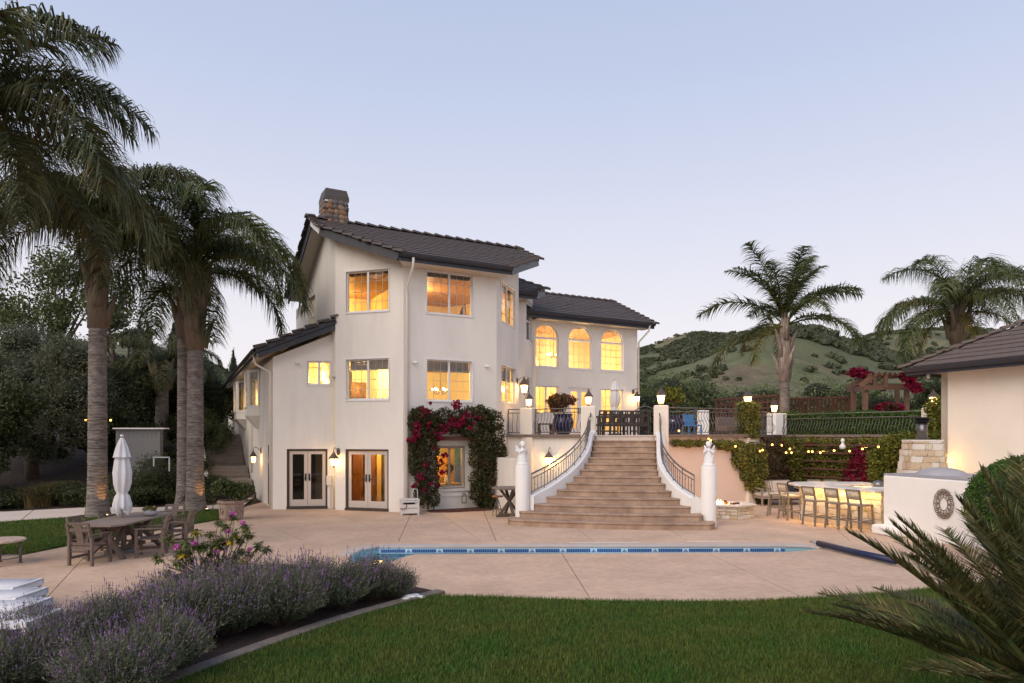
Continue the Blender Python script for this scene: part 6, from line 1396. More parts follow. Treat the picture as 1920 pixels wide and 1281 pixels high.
palm(PX(183, 20.4), 20.4, 0, 5.75, .275, 'tall queen palm with a thick ringed trunk behind the patio table', QF, 30, .84, boots=3.4, only=[0, 1, 2, 3, 4, 1, 2, 3, 0, 4, 2, 1, 3, 5, 2, 0, 1, 3, 4, 2, 3, 1, 0, 4, 2, 3, 5, 1, 2, 0], bw_=1.05, a0=.3)
palm(PX(366, 22.0), 22.0, 0, 5.3, .27, 'queen palm with shaggy leaf bases nearest the villa, front one of a pair', QG, 28, 1.0, boots=3.1, only=[0, 1, 2, 3, 1, 2, 3, 0, 2, 1, 3, 2, 0, 1, 3, 2, 4, 1, 2, 3, 0, 1, 2, 3, 3, 2, 4, 1], a0=1.1)
palm(PX(345, 24.2), 24.2, 0, 6.0, .24, 'queen palm standing behind its twin near the villa', QG, 11, .9, boots=1.7, a0=2.0)
palm(-10.7, 13.2, 0, 6.5, .26, 'near queen palm whose fronds hang in from the upper left corner', QF, 32, .92, boots=2.2, a0=.8)
palm(PX(304, 31), 31, 1.2, 3.4, .3, 'dark palm in the shade behind the cypress row', QF, 16, .62, boots=1.0)
P3F = frondset(3.5, FR_GREEN, [(86, 30), (76, 5), (64, -22), (50, -45), (28, -62), (5, -74)], n=105, ll=.72, hang=.40, wd=.045)
P3G = frondset(2.6, FR_GOLD, [(10, -80), (-10, -85), (30, -75)], n=70, ll=.6, hang=.6, wd=.035)
x3 = PX(1471, 31)
palm(x3, 31, TZ-.2, 2.75, .235, 'single palm with a pale swollen crown shaft on the terrace before the hills', P3F+P3G, 22, 1.18, sm=mat('pale_boots', (.42, .37, .33), .85, var=.35, vs=3, bump=.8, bs=12, stretch=(5, 5, .7), c2=(.20, .13, .09), cs=2.5), boots=3.2, only=[0, 1, 2, 3, 0, 2, 5, 3, 0, 1, 4, 2, 1, 0, 3, 4, 6, 7, 2, 8, 1, 0], a0=.6)
palm(PX(1795, 27.5), 27.5, TZ-.2, 4.0, .27, 'bushy palm rising behind the pool house roof', QG+P3G, 26, .95, boots=1.4, only=[0, 1, 2, 3, 1, 4, 2, 0, 3, 1, 2, 4, 1, 3, 6, 2, 5, 3, 1, 0, 2, 7, 3, 4, 6, 5], a0=2.2)
# ---- foreground cycad / pygmy date palm
DF_ = [frond_mesh(1.85, a, b, n=150, ll=.29, hang=.07, wd=.014, seed=40+i, m=leafmat('cycad_leaf', (.055, .085, .026), .55, c2=(.17, .14, .05), cs=2.6, tr=.2), stiff=1, pet=.12) for i, (a, b) in enumerate(((84, 62), (74, 52), (64, 42), (54, 30), (36, 6)))]
cy = thing('cycad', 'large feathery palm clump with browned tips in the lower right corner', 'cycad', (4.05, 4.85, -.02))
b = MB(); b.lathe([(.16, 0), (.2, .15), (.19, .4), (.1, .5)], n=14); b.build('trunk', BARK, cy, True)
random.seed(5)
for k in range(78):
    o = bpy.data.objects.new('frond', DF_[k % 5]); col.objects.link(o); o.parent = cy; o.location = (random.uniform(-.15, .15), random.uniform(-.15, .15), .38); s = random.uniform(.82, 1.08); o.scale = (s, s, s); o.rotation_euler = (random.uniform(-.15, .15), 0, k*2.39996+.2)
cy2 = thing('cycad', 'second smaller feathery palm clump at the right edge below the round bush', 'cycad', (5.2, 6.9, -.02))
b = MB(); b.lathe([(.14, 0), (.16, .15), (.1, .4)], n=14); b.build('trunk', BARK, cy2, True)
for k in range(26):
    o = bpy.data.objects.new('frond', DF_[k % 5]); col.objects.link(o); o.parent = cy2; o.location = (0, 0, .2); s = random.uniform(.45, .66); o.scale = (s, s, s); o.rotation_euler = (random.uniform(-.15, .15), 0, k*2.39996+1)
# ---- lavender: shrubs of stems, leaves and flower spikes
def lav_mesh(seed, w_=.72, h=.80, nst=1500):
    r = np.random.default_rng(seed); th = r.uniform(0, 2*np.pi, nst); q = np.sqrt(r.random(nst)); ang = q*1.15; ln = h*(.72+.36*r.random(nst))*(1-.10*q) 
    lob = 1+.14*np.sin(3*th+seed)+.1*np.sin(5*th+2*seed); ln *= lob
    D = np.stack([np.sin(ang)*np.cos(th)*w_/h*1.0, np.sin(ang)*np.sin(th)*w_/h, np.cos(ang)**.8], 1); base = np.stack([np.cos(th)*q*.10, np.sin(th)*q*.10, np.zeros(nst)], 1)
    tipp = base + D*ln[:, None]; gl, st, fl = [], [], []
    wv_ = r.normal(0, 1, (nst, 3)); sv = np.cross(D, wv_); sv /= np.linalg.norm(sv, axis=1)[:, None]
    t0 = .15
    st.append(np.stack([base-sv*.003, base+sv*.003, tipp+sv*.0015, tipp-sv*.0015], 1).reshape(-1, 3))
    for k in range(13):
        f = .42+.56*(k+r.random(nst))/13; P = base + D*(ln*f)[:, None]; d = D/np.linalg.norm(D, axis=1)[:, None] + r.normal(0, .75, (nst, 3)); d /= np.linalg.norm(d, axis=1)[:, None]; l = .052*(.6+.7*r.random(nst))[:, None]
        s2 = np.cross(d, wv_); s2 /= np.linalg.norm(s2, axis=1)[:, None]; gl.append(np.stack([P, P+d*l*.5+s2*.0055, P+d*l, P+d*l*.5-s2*.0055], 1).reshape(-1, 3))
    k = r.random(nst) < .21; k &= (q < .95); T = tipp[k]; n = k.sum(); dn = np.stack([D[k, 0]*.4, D[k, 1]*.4, np.ones(n)], 1); dn /= np.linalg.norm(dn, axis=1)[:, None]; stem = .05+.07*r.random(n)
    T2 = T+dn*stem[:, None]; sv2 = np.cross(dn, r.normal(0, 1, (n, 3))); sv2 /= np.linalg.norm(sv2, axis=1)[:, None]; sv3 = np.cross(dn, sv2)
    st.append(np.stack([T-sv2*.0018, T+sv2*.0018, T2+sv2*.0014, T2-sv2*.0014], 1).reshape(-1, 3)); hh = (.026+.02*r.random(n))[:, None]; ww = .0095
    for a_ in (sv2, sv3): fl.append(np.stack([T2, T2+dn*hh*.45+a_*ww, T2+dn*hh, T2+dn*hh*.45-a_*ww], 1).reshape(-1, 3))
    for s_ in (-1, 1): fl.append(np.stack([T2+dn*hh*.9, T2+dn*hh*1.2+sv2*s_*.008+sv3*.004, T2+dn*hh*1.75+sv2*s_*.006, T2+dn*hh*1.2+sv2*s_*.001], 1).reshape(-1, 3))
    return [quads(nm, np.concatenate(a)) for nm, a in (('foliage', gl), ('stem', st), ('flower_spike', fl))]
LVM = [leafmat('lavender_leaf', (.16, .20, .12), .75, c2=(.085, .11, .06), cs=3), mat('lavender_stem', (.16, .135, .10), .9), leafmat('lavender_flower', (.17, .10, .19), .7, c2=(.38, .25, .42), cs=14)]
LV = []
for s in range(4):
    ms = lav_mesh(s+11, nst=1750)
    for m_, mm in zip(ms, LVM): m_.materials.append(mm)
    LV.append(ms)
rows = [(732, 1122, .62, 'lavender shrub at the far tip of the bed beside the deck'), (690, 1125, .80, 'grey lavender shrub second from the far tip of the bed'), (628, 1142, .85, 'lavender shrub in front of the pool end, with bare woody base'), (570, 1132, .82, 'lavender shrub at the back of the bed below the pool edge'),
        (530, 1172, .92, 'tall lavender shrub in the middle of the bed by the kerb'), (470, 1140, .85, 'lavender shrub in front of the pink flowering rhododendron, right part'), (430, 1188, .95, 'lavender shrub with dense purple flowers in the bed centre'), (385, 1150, .80, 'lavender shrub in front of the rhododendron, left part'),
        (330, 1215, .95, 'broad lavender shrub near the bend of the kerb'), (290, 1172, .70, 'lavender shrub at the patio side of the bed'), (215, 1235, .85, 'lavender shrub near the lower left with long flower stalks'), (190, 1190, .60, 'low lavender shrub on the patio edge near the white loungers'),
        (300, 1268, .80, 'near lavender shrub leaning over the kerb at the bottom edge'), (120, 1262, .72, 'lavender shrub with bright purple heads at the bottom left'), (60, 1215, .62, 'lavender shrub at the left edge below the loungers'), (215, 1320, .80, 'closest lavender shrub cut by the bottom edge'), (20, 1300, .75, 'lavender shrub in the bottom left corner')]
random.seed(3)
for i, (px, py, s, lab) in enumerate(rows):
    x, y = GP(px, py); t = thing('lavender_bush', lab, 'lavender', (x, y, 0), random.uniform(0, 6), 'lavender shrubs in the curved bed'); t.scale = (s*.98, s*.98, s*.98)
    for nm, me in zip(('foliage', 'stem', 'flower_spike'), LV[i % 4]): o = bpy.data.objects.new(nm, me); col.objects.link(o); o.parent = t; (tag(o, kind='stuff'))
# ---- rhododendron
def rhodo():
    x, y = GP(395, 1085); t = thing('rhododendron', 'rhododendron with pink blooms and yellowing leaves behind the lavender', 'shrub', (x, y, 0)); r = random.Random(8); heads = []
    for (px, py, w_) in ((340, 1042, .1), (356, 1035, .1), (375, 1025, .1), (385, 1020, .1), (405, 1022, .1), (420, 1012, .1), (440, 1000, .1), (455, 1010, .1), (345, 1015, .1), (380, 1062, .1), (400, 1060, .1), (430, 1062, .1), (445, 1040, .1), (462, 1050, .1), (355, 1050, .1), (300, 1045, .1), (318, 1010, .1), (335, 1030, .15), (362, 1020, .12), (370, 1000, .1), (395, 1000, .14), (410, 1025, .12), (425, 990, .1), (438, 968, .1), (455, 985, .12), (468, 1000, .1), (345, 1060, .1), (380, 1050, .14), (420, 1050, .15), (450, 1030, .14), (480, 1020, .1), (498, 1030, .08), (435, 1010, .12), (318, 1070, .07), (362, 1075, .1), (405, 1010, .14), (450, 1055, .12), (330, 1050, .1), (392, 1035, .12), (465, 1040, .1), (412, 978, .06)):
        for q_ in range(2): yy = y+r.uniform(-.35, .35); p = AT(px+r.uniform(-6, 6), py+r.uniform(-5, 5), yy)-Vector((x, y, 0)); heads.append(p)
    b = MB()
    for p in heads: m_ = Vector((p.x*.8+r.uniform(-.06, .06), p.y*.8, p.z*.55)); m2 = Vector((p.x*.45+r.uniform(-.08, .08), p.y*.4, p.z*.25)); b.tube([(p.x*.2, p.y*.1, 0), m2, m_, p], [.012, .010, .008, .005], 5)
    b.build('branch', mat('rhodo_stem', (.17, .12, .09), .9), t, True)
    G_, Y_, Rd, S_ = [], [], [], []
    for i, p in enumerate(heads):
        for k in range(30):
            a = r.uniform(0, 6.28); el_ = r.uniform(-1.0, .4); d = np.array([math.cos(a)*math.cos(el_), math.sin(a)*math.cos(el_), math.sin(el_)]); l = r.uniform(.10, .17); s_ = np.cross(d, [0, 0, 1]); s_ /= np.linalg.norm(s_)+1e-9; P = np.array(p)
            (Y_ if (i % 13 == 0 and el_ < -.1) else G_).extend([P+d*.01, P+d*l*.5+s_*.022, P+d*l, P+d*l*.5-s_*.022])
        for k in range(5):
            a = r.uniform(0, 6.28); d = np.array([math.cos(a)*.4, math.sin(a)*.4, 1]); s_ = np.array([math.sin(a), -math.cos(a), 0]); P = np.array(p); Rd.extend([P, P+d*.03+s_*.006, P+d*.05, P+d*.03-s_*.006])
    fin(quads('foliage', np.array(G_)), 'foliage', leafmat('rhodo_leaf', (.085, .135, .035), .5, c2=(.15, .16, .04), cs=5), t); fin(quads('yellow_leaf', np.array(Y_)), 'yellow_leaf', leafmat('yellow_leaf', (.60, .42, .02), .2), t)['kind'] = 'stuff'; fin(quads('bud', np.array(Rd)), 'bud', leafmat('red_bud', (.13, .03, .02), .3), t)
    for (px, py, s_) in ((437, 963, 1), (433, 971, 1), (455, 981, .8), (427, 996, .6), (332, 1026, 1.3), (364, 1019, 1), (468, 1030, .7), (408, 1034, .6)):
        p = AT(px, py, y-.35)-Vector((x, y, 0)); P = blob_pts([(p.x, p.y, p.z, .04*s_, .04*s_, .035*s_)], 60, shell=.4); fin(leaves_mesh('bloom', P, .045, aspect=.9), 'bloom', leafmat('pink_bloom', (.62, .17, .48), .3, tr=.3), t)
rhodo()
# ---- clipped round bush at the right, rounded box hedge on the terrace
def shrub(name, label, cat, blobs, n, size, m, origin, core=None, stem=None, group=None, aspect=.55, shell=.82, droop=0, nm='foliage', corem=None):
    t = thing(name, label, cat, origin, 0, group); o_ = Vector(origin)
    foliage(t, nm, blobs, n, size, m, droop, aspect, shell, origin)
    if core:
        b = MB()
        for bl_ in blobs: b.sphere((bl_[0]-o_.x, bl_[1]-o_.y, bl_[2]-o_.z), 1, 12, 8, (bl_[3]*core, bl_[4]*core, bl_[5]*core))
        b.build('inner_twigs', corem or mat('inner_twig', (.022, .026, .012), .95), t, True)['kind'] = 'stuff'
    if stem: b = MB(); b.tube([(0, 0, -.1), (0, 0, stem)], .06, 7); b.build('stem', BARK, t, True)
    return t
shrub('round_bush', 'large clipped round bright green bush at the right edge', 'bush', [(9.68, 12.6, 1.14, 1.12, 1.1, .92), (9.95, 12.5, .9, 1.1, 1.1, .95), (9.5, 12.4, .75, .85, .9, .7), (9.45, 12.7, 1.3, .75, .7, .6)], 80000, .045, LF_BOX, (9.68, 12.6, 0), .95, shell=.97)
HX0, HX1 = Vector((12.1, 31.6, 0)), Vector((17.4, 26.3, 0))
def hedge(a, b_, w_, z0, z1, n, size, m, label, name='hedge', wob=.12, core=True):
    a, b_ = Vector(a), Vector(b_); d = b_-a; L_ = d.length; dn = d.normalized(); nn = Vector((-dn.y, dn.x, 0)); r = RNG; t = thing(name, label, 'hedge', (a.x, a.y, z0)); u = r.random(n)*L_; k = r.random(n); s = r.random(n)
    A_f, A_t = (z1-z0), w_; pf = A_f/(2*A_f+A_t)
    off = np.where(k < pf, -w_/2, np.where(k < 2*pf, w_/2, (s-.5)*w_)); z = np.where(k < 2*pf, s*(z1-z0), z1-z0); off = off+r.normal(0, .035, n); z = z+r.normal(0, .035, n)
    wv_ = np.array([noise.noise((q_*.8, 1.3, 2)) for q_ in np.linspace(0, L_, 60)]); z = z*(1+wob*np.interp(u, np.linspace(0, L_, 60), wv_)); off = off*(1+wob*np.interp(u*1.0, np.linspace(0, L_, 60), wv_[::-1]))
    P = np.stack([dn.x*u+nn.x*off, dn.y*u+nn.y*off, z], 1); fin(leaves_mesh('foliage', P, size), 'foliage', m, t)
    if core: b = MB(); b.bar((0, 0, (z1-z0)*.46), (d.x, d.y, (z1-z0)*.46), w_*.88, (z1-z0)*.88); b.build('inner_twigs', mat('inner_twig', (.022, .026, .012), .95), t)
    return t
hedge(P5+Vector((.55, .6, 0)), P6+Vector((1.6, 1.4, 0)), 1.2, TZ, TZ+.93, 30000, .085, LF_BOX, 'long clipped box hedge right behind the wavy iron railing')
# tall oleander hedge row on the slope behind
random.seed(12)
i = 0
for (px, top, Y, w_, lab) in ((1225, 724, 37, 1.6, 'dark round oleander next to the villa corner'), (1275, 716, 38, 2.0, 'big dark oleander rising behind the first terrace lantern'), (1330, 722, 39, 1.9, 'oleander with pale flowers left of the red trellis fence'), (1390, 733, 40, 1.8, 'oleander behind the red trellis fence'),
        (1440, 735, 40, 1.6, 'oleander just left of the terrace palm trunk'), (1500, 733, 40, 1.8, 'oleander just right of the terrace palm trunk'), (1550, 718, 39, 1.9, 'pale flowering oleander left of the pergola'), (1600, 735, 38, 1.6, 'dark oleander behind the left posts of the pergola'),
        (1650, 742, 36, 1.7, 'dark oleander seen through the pergola'), (1705, 730, 34, 1.8, 'loose olive green shrub right of the pergola'), (1760, 715, 33, 1.8, 'tall shrub behind the pool house corner lantern'), (1190, 735, 39, 1.5, 'oleander half hidden behind the villa corner')):
    x = PX(px, Y); zt_ = PZ(top, Y); zc_ = TZ-.3; h = zt_-zc_; bl_ = sub_blobs((x, Y, zc_+h*.52), (w_*1.35, w_, h*.60), 12, .5)
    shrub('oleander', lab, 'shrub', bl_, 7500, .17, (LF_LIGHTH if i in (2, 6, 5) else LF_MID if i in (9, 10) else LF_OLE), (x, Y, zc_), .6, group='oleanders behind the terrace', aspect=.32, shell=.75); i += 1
# ---- bougainvillea arch on the villa
def vine(label, boxes, n, size, m, flowers, nf, origin, extra=None, name='bougainvillea', fsize=.075, stems=()):
    t = thing(name, label, 'climbing plant', origin); foliage(t, 'foliage', boxes, n, size, m, .3, .6, .55, origin)
    if flowers: foliage(t, 'blossom', flowers, nf, fsize, BRACT, 0, .85, .3, origin)
    for s_ in stems:
        b = MB(); b.tube([Vector(p)-Vector(origin) for p in s_], .03, 6); b.build('stem', BARK, t, True)
    return t
def onD(px, py, out, rx, rz, ry=.16):      # blob on villa wall D
    t_ = along(P_CD, P_DE, px); p = P_CD + DE*t_ + nD*out; return (p.x, p.y, PZ(py, p.y), rx, ry+rx*.3, rz)
left = [onD(783, y, .3, .24, .38) for y in (785, 810, 835, 860, 885, 910, 930)] + [onD(805, y, .35, .22, .3) for y in (790, 815, 845, 875, 905, 935)]+[onD(770, y, .2, .16, .4) for y in (790, 830, 870)]
topb = [onD(x, y, .35, .3, .28) for x, y in ((780, 778), (800, 785), (825, 780), (850, 783), (870, 778), (845, 800), (815, 800), (865, 805), (890, 775), (905, 780))]
right = [onD(x, y, .42, .30, .38) for x, y in ((898, 790), (900, 815), (898, 840), (900, 865), (898, 890), (895, 915), (900, 935), (918, 790), (920, 815), (922, 840), (920, 865), (915, 890), (885, 830), (884, 860), (886, 900), (886, 925), (925, 850), (905, 945))]
og = P_CD + DE*1 + nD*.3
fl = [onD(x, y, .52, r_, r_*.8, .05) for x, y, r_ in ((787, 773, .15), (840, 785, .25), (858, 795, .2), (830, 800, .16), (770, 797, .14), (812, 808, .12), (875, 786, .08), (765, 823, .12), (775, 818, .1), (815, 868, .08), (822, 855, .07), (785, 873, .08), (818, 885, .1), (810, 905, .1), (796, 908, .06), (770, 897, .09), (815, 820, .1), (803, 815, .08), (822, 800, .1), (768, 912, .06), (786, 920, .07), (801, 840, .05), (790, 795, .07))]
vine('bougainvillea arch with magenta flowers framing the low window of the villa', left+topb+right, 26000, .075, LF_BOUG, [(a_+random.gauss(0, d__*.8), b__+random.gauss(0, .03), c__+random.gauss(0, f__*.9), d__*k_, .07, f__*k_) for a_, b__, c__, d__, e__, f__ in fl for k_ in (.8, .45, .6, .35, .5)], 3000, tuple(og), stems=[[onD(797, 955, .25, 1, 1)[:3], onD(795, 900, .3, 1, 1)[:3], onD(790, 820, .3, 1, 1)[:3]], [onD(898, 955, .3, 1, 1)[:3], onD(900, 880, .35, 1, 1)[:3], onD(895, 790, .3, 1, 1)[:3]]])
b = MB()
tA, tB = along(P_CD, P_DE, 812), along(P_CD, P_DE, 884); zL = wz(P_CD, P_DE, 845, 822)
b.bar(PD(tA, zL, -.3), PD(tB, zL, -.3), .10, .14); b.bar(PD(tA+.1, zL, -.02), PD(tA+.1, zL, -.35), .08, .1); b.bar(PD(tB-.1, zL, -.02), PD(tB-.1, zL, -.35), .08, .1)
b.build('lintel_beam', REDWOOD, house, wp=True)
b = MB(); t0_, t1_ = tA+.05, tB-.05
for zz, hh, pr in ((wz(P_CD, P_DE, 845, 919), .07, .05), (wz(P_CD, P_DE, 845, 930), .035, .03)): b.bar(PD(t0_, zz, -pr/2-.003), PD(t1_, zz, -pr/2-.003), pr, hh)
b.build('window_sill', STUCCO, house, wp=True)
b = MB(); b.prism([(PD(tA-.2, 0, 0).x, PD(tA-.2, 0, -.05).y-.02), (PD(tB+.35, 0, -.05).x, PD(tB+.35, 0, -.05).y), (PD(tB+.35, 0, -.9).x, PD(tB+.35, 0, -.9).y), (PD(tA+.2, 0, -.85).x, PD(tA+.2, 0, -.75).y), (PD(tA-.3, 0, -.5).x, PD(tA-.3, 0, -.5).y)], -.01, .035)
tag(b.build('vine_bed', mat('red_mulch', (.10, .035, .022), .95, var=.5, vs=18, bump=1, bs=40)), 'reddish mulch bed under the vine arch window', 'bed', kind='structure')
lg = thing('bird_lantern', 'small grey metal candle lantern under the low window', 'lantern', PD(along(P_CD, P_DE, 863), .1, -.3)); b = MB(); b.box((0, 0, .13), (.16, .16, .02)); b.box((0, 0, .36), (.18, .18, .02)); b.lathe([(.12, .37), (.01, .5)], n=4)
for k in range(4): a = k*math.pi/2+.78; b.tube([(.1*math.cos(a), .1*math.sin(a), .13), (.1*math.cos(a), .1*math.sin(a), .36)], .008, 4)
b.build('cage', mat('grey_tin', (.16, .15, .15), .6), lg)
# ---- ivy on the terrace walls
def on(Pa, Pb, px, py, out, rx, rz, ry=.12):
    t_ = along(Pa, Pb, px); d = (Pb-Pa).normalized(); nn = Vector((d.y, -d.x, 0)); p = Pa+d*t_+nn*out; return (p.x, p.y, PZ(py, p.y), rx, ry+rx*.25, rz)
iv = [on(P3, P4, x, y, .2, .28, r_) for x, y, r_ in ((1262, 831, .12), (1285, 832, .13), (1305, 831, .12), (1325, 833, .14), (1345, 834, .18), (1360, 836, .2), (1375, 840, .3), (1390, 848, .35))]
iv += [on(P3, P4, x, y, .28, .3, r_) for x, y, r_ in ((1385, 862, .35), (1398, 850, .4), (1405, 870, .4), (1375, 862, .3), (1390, 885, .35), (1405, 895, .35), (1412, 915, .35), (1400, 910, .25), (1412, 850, .4), (1415, 880, .4), (1418, 935, .25))]
iv += [(P4.x, P4.y, z, .4, .4, .2) for z in (2.5, 2.7, 2.9, 3.1, 3.3, 3.48)]*2
shrub('ivy', 'golden green ivy cascading over the ivy pillar and the pink wall', 'ivy', iv, 30000, .085, LF_IVY, tuple(P4), group=None, shell=.4)
iv2 = [on(P4, P5, x, y, .3, .4, .35, .2) for x in (1420, 1432, 1444) for y in (835, 855, 875, 895, 915)] + [(P5.x-.2+.25*k, P5.y-.5, z, .35, .3, .25) for k in range(3) for z in (2.1, 1.6, 1.1)]
shrub('ivy', 'dry brownish ivy in the wall corner behind the sofa', 'ivy', iv2, 12000, .085, LF_DRY, tuple((P4+P5)/2), shell=.4)
iv3 = []
random.seed(31)
for k in range(70):
    px = random.uniform(1462, 1660); py = random.uniform(826, 912); iv3.append(on(P5, P6, px, py, .25, random.uniform(.22, .4), random.uniform(.2, .34), .12))
iv3 += [on(P5, P6, px, 829, .3, .35, .16) for px in range(1465, 1700, 12)] + [on(P5, P6, px, py, .4, .42, .34, .14) for px in range(1470, 1705, 18) for py in (845, 862, 880, 898, 912)]
shrub('ivy', 'mixed green climbers covering the long wall behind the bar', 'ivy', iv3, 60000, .095, LF_IVY, tuple((P5+P6)/2), shell=.35)
bo = [on(P5, P6, x, y, .55, .3, .32) for x, y in ((1625, 850), (1638, 860), (1615, 868), (1630, 880), (1608, 885), (1640, 895), (1620, 900), (1603, 905), (1632, 912), (1642, 875), (1630, 865), (1612, 915))]
vine('bougainvillea mass of crimson flowers on the wall behind the bar', bo, 5000, .08, LF_BOUG, [(a, b_-.1, c, d*.95, e, f*.95) for a, b_, c, d, e, f in bo], 9000, tuple(P6-Vector((1.5, 0, 0))))
bo2 = [on(P5, P6, x, y, .5, .2, .1, .06) for x, y in ((1530, 885), (1490, 895), (1500, 887), (1495, 880), (1532, 835), (1575, 838), (1582, 842), (1505, 905))]
vine('scattered crimson bougainvillea sprigs left of the big flower mass', bo2, 600, .07, LF_BOUG, bo2, 900, tuple((P5+P6)/2+Vector((0, -.5, 0))))
iv4 = [(P6.x+dx, P6.y-.45+dy, z, .5, .4, .42) for dx, dy, z in ((-1.7, -.1, 2.1), (-1.3, -.2, 2.15), (-1.5, -.2, 1.8), (-2.0, .1, 1.6), (-2.0, .1, 1.1), (-.9, -.1, 2.0), (-.6, -.3, 2.1), (-.2, -.3, 2.2), (.2, -.3, 2.2), (.5, -.3, 2.0), (-1.1, 0, 1.5), (-1.1, 0, 1.0), (-1.2, 0, .6), (0, 0, 2.9), (.1, 0, 3.2), (.45, 0, 3.2), (.45, 0, 2.6), (.1, 0, 2.5), (.0, 0, 3.4))]
shrub('ivy', 'bright green leafy ivy round the lantern pillar beside the stone chimney', 'ivy', iv4, 24000, .11, LF_BRIGHT, tuple(P6), shell=.6)
tr = thing('trellis', 'dark red horizontal trellis slats half hidden in the climbers behind the bar', 'trellis', tuple(P5.lerp(P6, .2)+Vector((-.25, -.4, 0)))); d_ = (P6-P5).normalized()
for k in range(5): b = MB(); z = .8+.32*k; b.bar(Vector((-.1, -.42, z)), d_*4.4+Vector((-.1, -.42, z)), .04, .06); b.build('slat', REDWOOD, tr)
gst = thing('garden_statue', 'small white garden bust among the leaves under the long railing', 'statue', (*AT(1580, 838, 25.6).xy, PZ(842, 25.6))); b = MB(); b.lathe([(.1, 0), (.12, .1), (.05, .2), (.04, .24)], n=10); b.sphere((0, 0, .31), .075, 10, 7, (1, 1, 1.2)); b.build('bust', MARBLE, gst, True)
# pot plants
def potplant(par, r_, h, n, m, size, label_mat=None): foliage(par, 'foliage', sub_blobs((0, 0, h), (r_, r_, r_*.75), 9, .5), n, size, m, 0, .5, .4); b = MB(); [b.tube([(0, 0, h-.5), (random.uniform(-.2, .2), random.uniform(-.2, .2), h)], .012, 5) for _ in range(5)]; b.build('stem', BARK, par)
potplant(np1, .58, 1.15, 2600, leafmat('leaf_pot', (.06, .06, .022), .5, c2=(.17, .07, .03), cs=4), .10); potplant(np2, .42, 1.45, 1500, LF_BRIGHT, .11); potplant(pl, .52, .82, 2200, LF_MID, .11)
fin(leaves_mesh('bloom', blob_pts([(.28, -.4, 1.35, .05, .05, .04), (.35, -.35, 1.1, .05, .05, .04)], 60), .05, aspect=.9), 'bloom', leafmat('pink_bloom', (.62, .17, .48), .3, tr=.3), np1)
# ---- pergola and fences behind the terrace
pg = thing('pergola', 'brown timber hexagonal pergola with crossbeams behind the hedge', 'pergola', (PX(1655, 31), 31, TZ)); cxp = PX(1655, 31)
def rel(px, py, Y): p = AT(px, py, Y); return (p.x-cxp, p.y-31, p.z-TZ)
for (px, Y) in ((1600, 31.5), (1622, 30), (1682, 32.6), (1700, 30.5)): b = MB(); a = rel(px, 730, Y); b.bar((a[0], a[1], 0), (a[0], a[1], a[2]), .2 if px == 1622 else .17, .17, up=(1, 0, 0)); b.build('post', TIMBER, pg)
for (a, c_, Ya, Yc, s_) in (((1590, 731), (1622, 729), 32.5, 29.8, .22), ((1620, 727), (1710, 727), 29.8, 30.3, .2), ((1630, 706), (1703, 705), 30, 30.6, .2), ((1598, 727), (1640, 704), 32, 29.9, .14), ((1612, 724), (1636, 706), 29.9, 29.8, .2), ((1703, 705), (1722, 732), 30.6, 30.5, .16), ((1640, 722), (1700, 722), 33, 33, .14)): b = MB(); b.bar(rel(*a, Ya), rel(*c_, Yc), .09, s_); b.build('beam', TIMBER, pg)
for k in range(8): b = MB(); px = 1634+k*10; b.bar(rel(px, 702, 29.9), rel(px+4, 698, 32.6), .07, .12); b.build('rafter', TIMBER, pg)
for k in range(4): b = MB(); f = k/3; b.bar(rel(1588+30*f, 724-18*f, 31.8-1.5*f), rel(1634+14*f*0, 716-14*f, 29.7), .07, .10); b.build('rafter', TIMBER, pg)
for px in (1638, 1660): b = MB(); b.bar(rel(px, 727, 30), rel(px, 705, 30), .16, .16, up=(1, 0, 0)); b.build('king_post', TIMBER, pg)
def bl(px, py, Y, r_): p = AT(px, py, Y); return (p.x, p.y, p.z, r_*1.5, r_, r_*.7)
vine('bougainvillea sprays lying on the pergola roof', [bl(1605, 700, 30.5, .2), bl(1702, 705, 30, .3)], 500, .1, LF_BOUG, [bl(1607, 699, 30.3, .3), bl(1620, 702, 30.2, .25), bl(1698, 704, 29.9, .2), bl(1705, 712, 29.8, .22), bl(1712, 722, 29.7, .22), bl(1718, 730, 29.7, .22), bl(1630, 701, 30, .15)], 1500, (cxp, 31.2, 4.5), fsize=.12)
vine('low red bougainvillea peeping over the hedge under the pergola', [bl(1665, 764, 28.6, .3)], 500, .1, LF_BOUG, [bl(1655, 764, 28.6, .22), bl(1667, 762, 28.6, .25), bl(1682, 764, 28.6, .2), bl(1661, 760, 28.6, .15)], 900, (PX(1665, 28.6), 28.6, 3.2), fsize=.11)
def fence(pa, pb, Y0, Y1, label, lattice):
    (xa, ya), (xb, yb) = pa, pb; A0 = AT(xa, ya, Y0); A1 = AT(xb, yb, Y1); t = thing('fence', label, 'fence', (A0.x, A0.y, TZ)); a = A0-Vector((A0.x, A0.y, TZ)); c_ = A1-Vector((A0.x, A0.y, TZ)); b = MB(); b.bar(a, c_, .14, .09); b.build('top_rail', REDWOOD, t)
    n = 13 if lattice else 16
    for k in range(n+1): p = a.lerp(c_, k/n); b = MB(); b.bar((p.x, p.y, -.2), (p.x, p.y, p.z-.05), .05 if k % 4 else .12, .12 if not lattice else .09, up=(0, 1, 0)); b.build('picket' if k % 4 else 'post', REDWOOD, t)
    if lattice:
        for q_ in (.28, .56, .84): b = MB(); b.bar(a+Vector((0, .05, -q_)), c_+Vector((0, .05, -q_)), .04, .08); b.build('slat', REDWOOD, t)
fence((1343, 750), (1459, 741), 35, 31.5, 'red lattice fence left of the terrace palm', True); fence((1478, 748), (1592, 745), 33.5, 32.0, 'red picket fence between the terrace palm and the pergola', False)
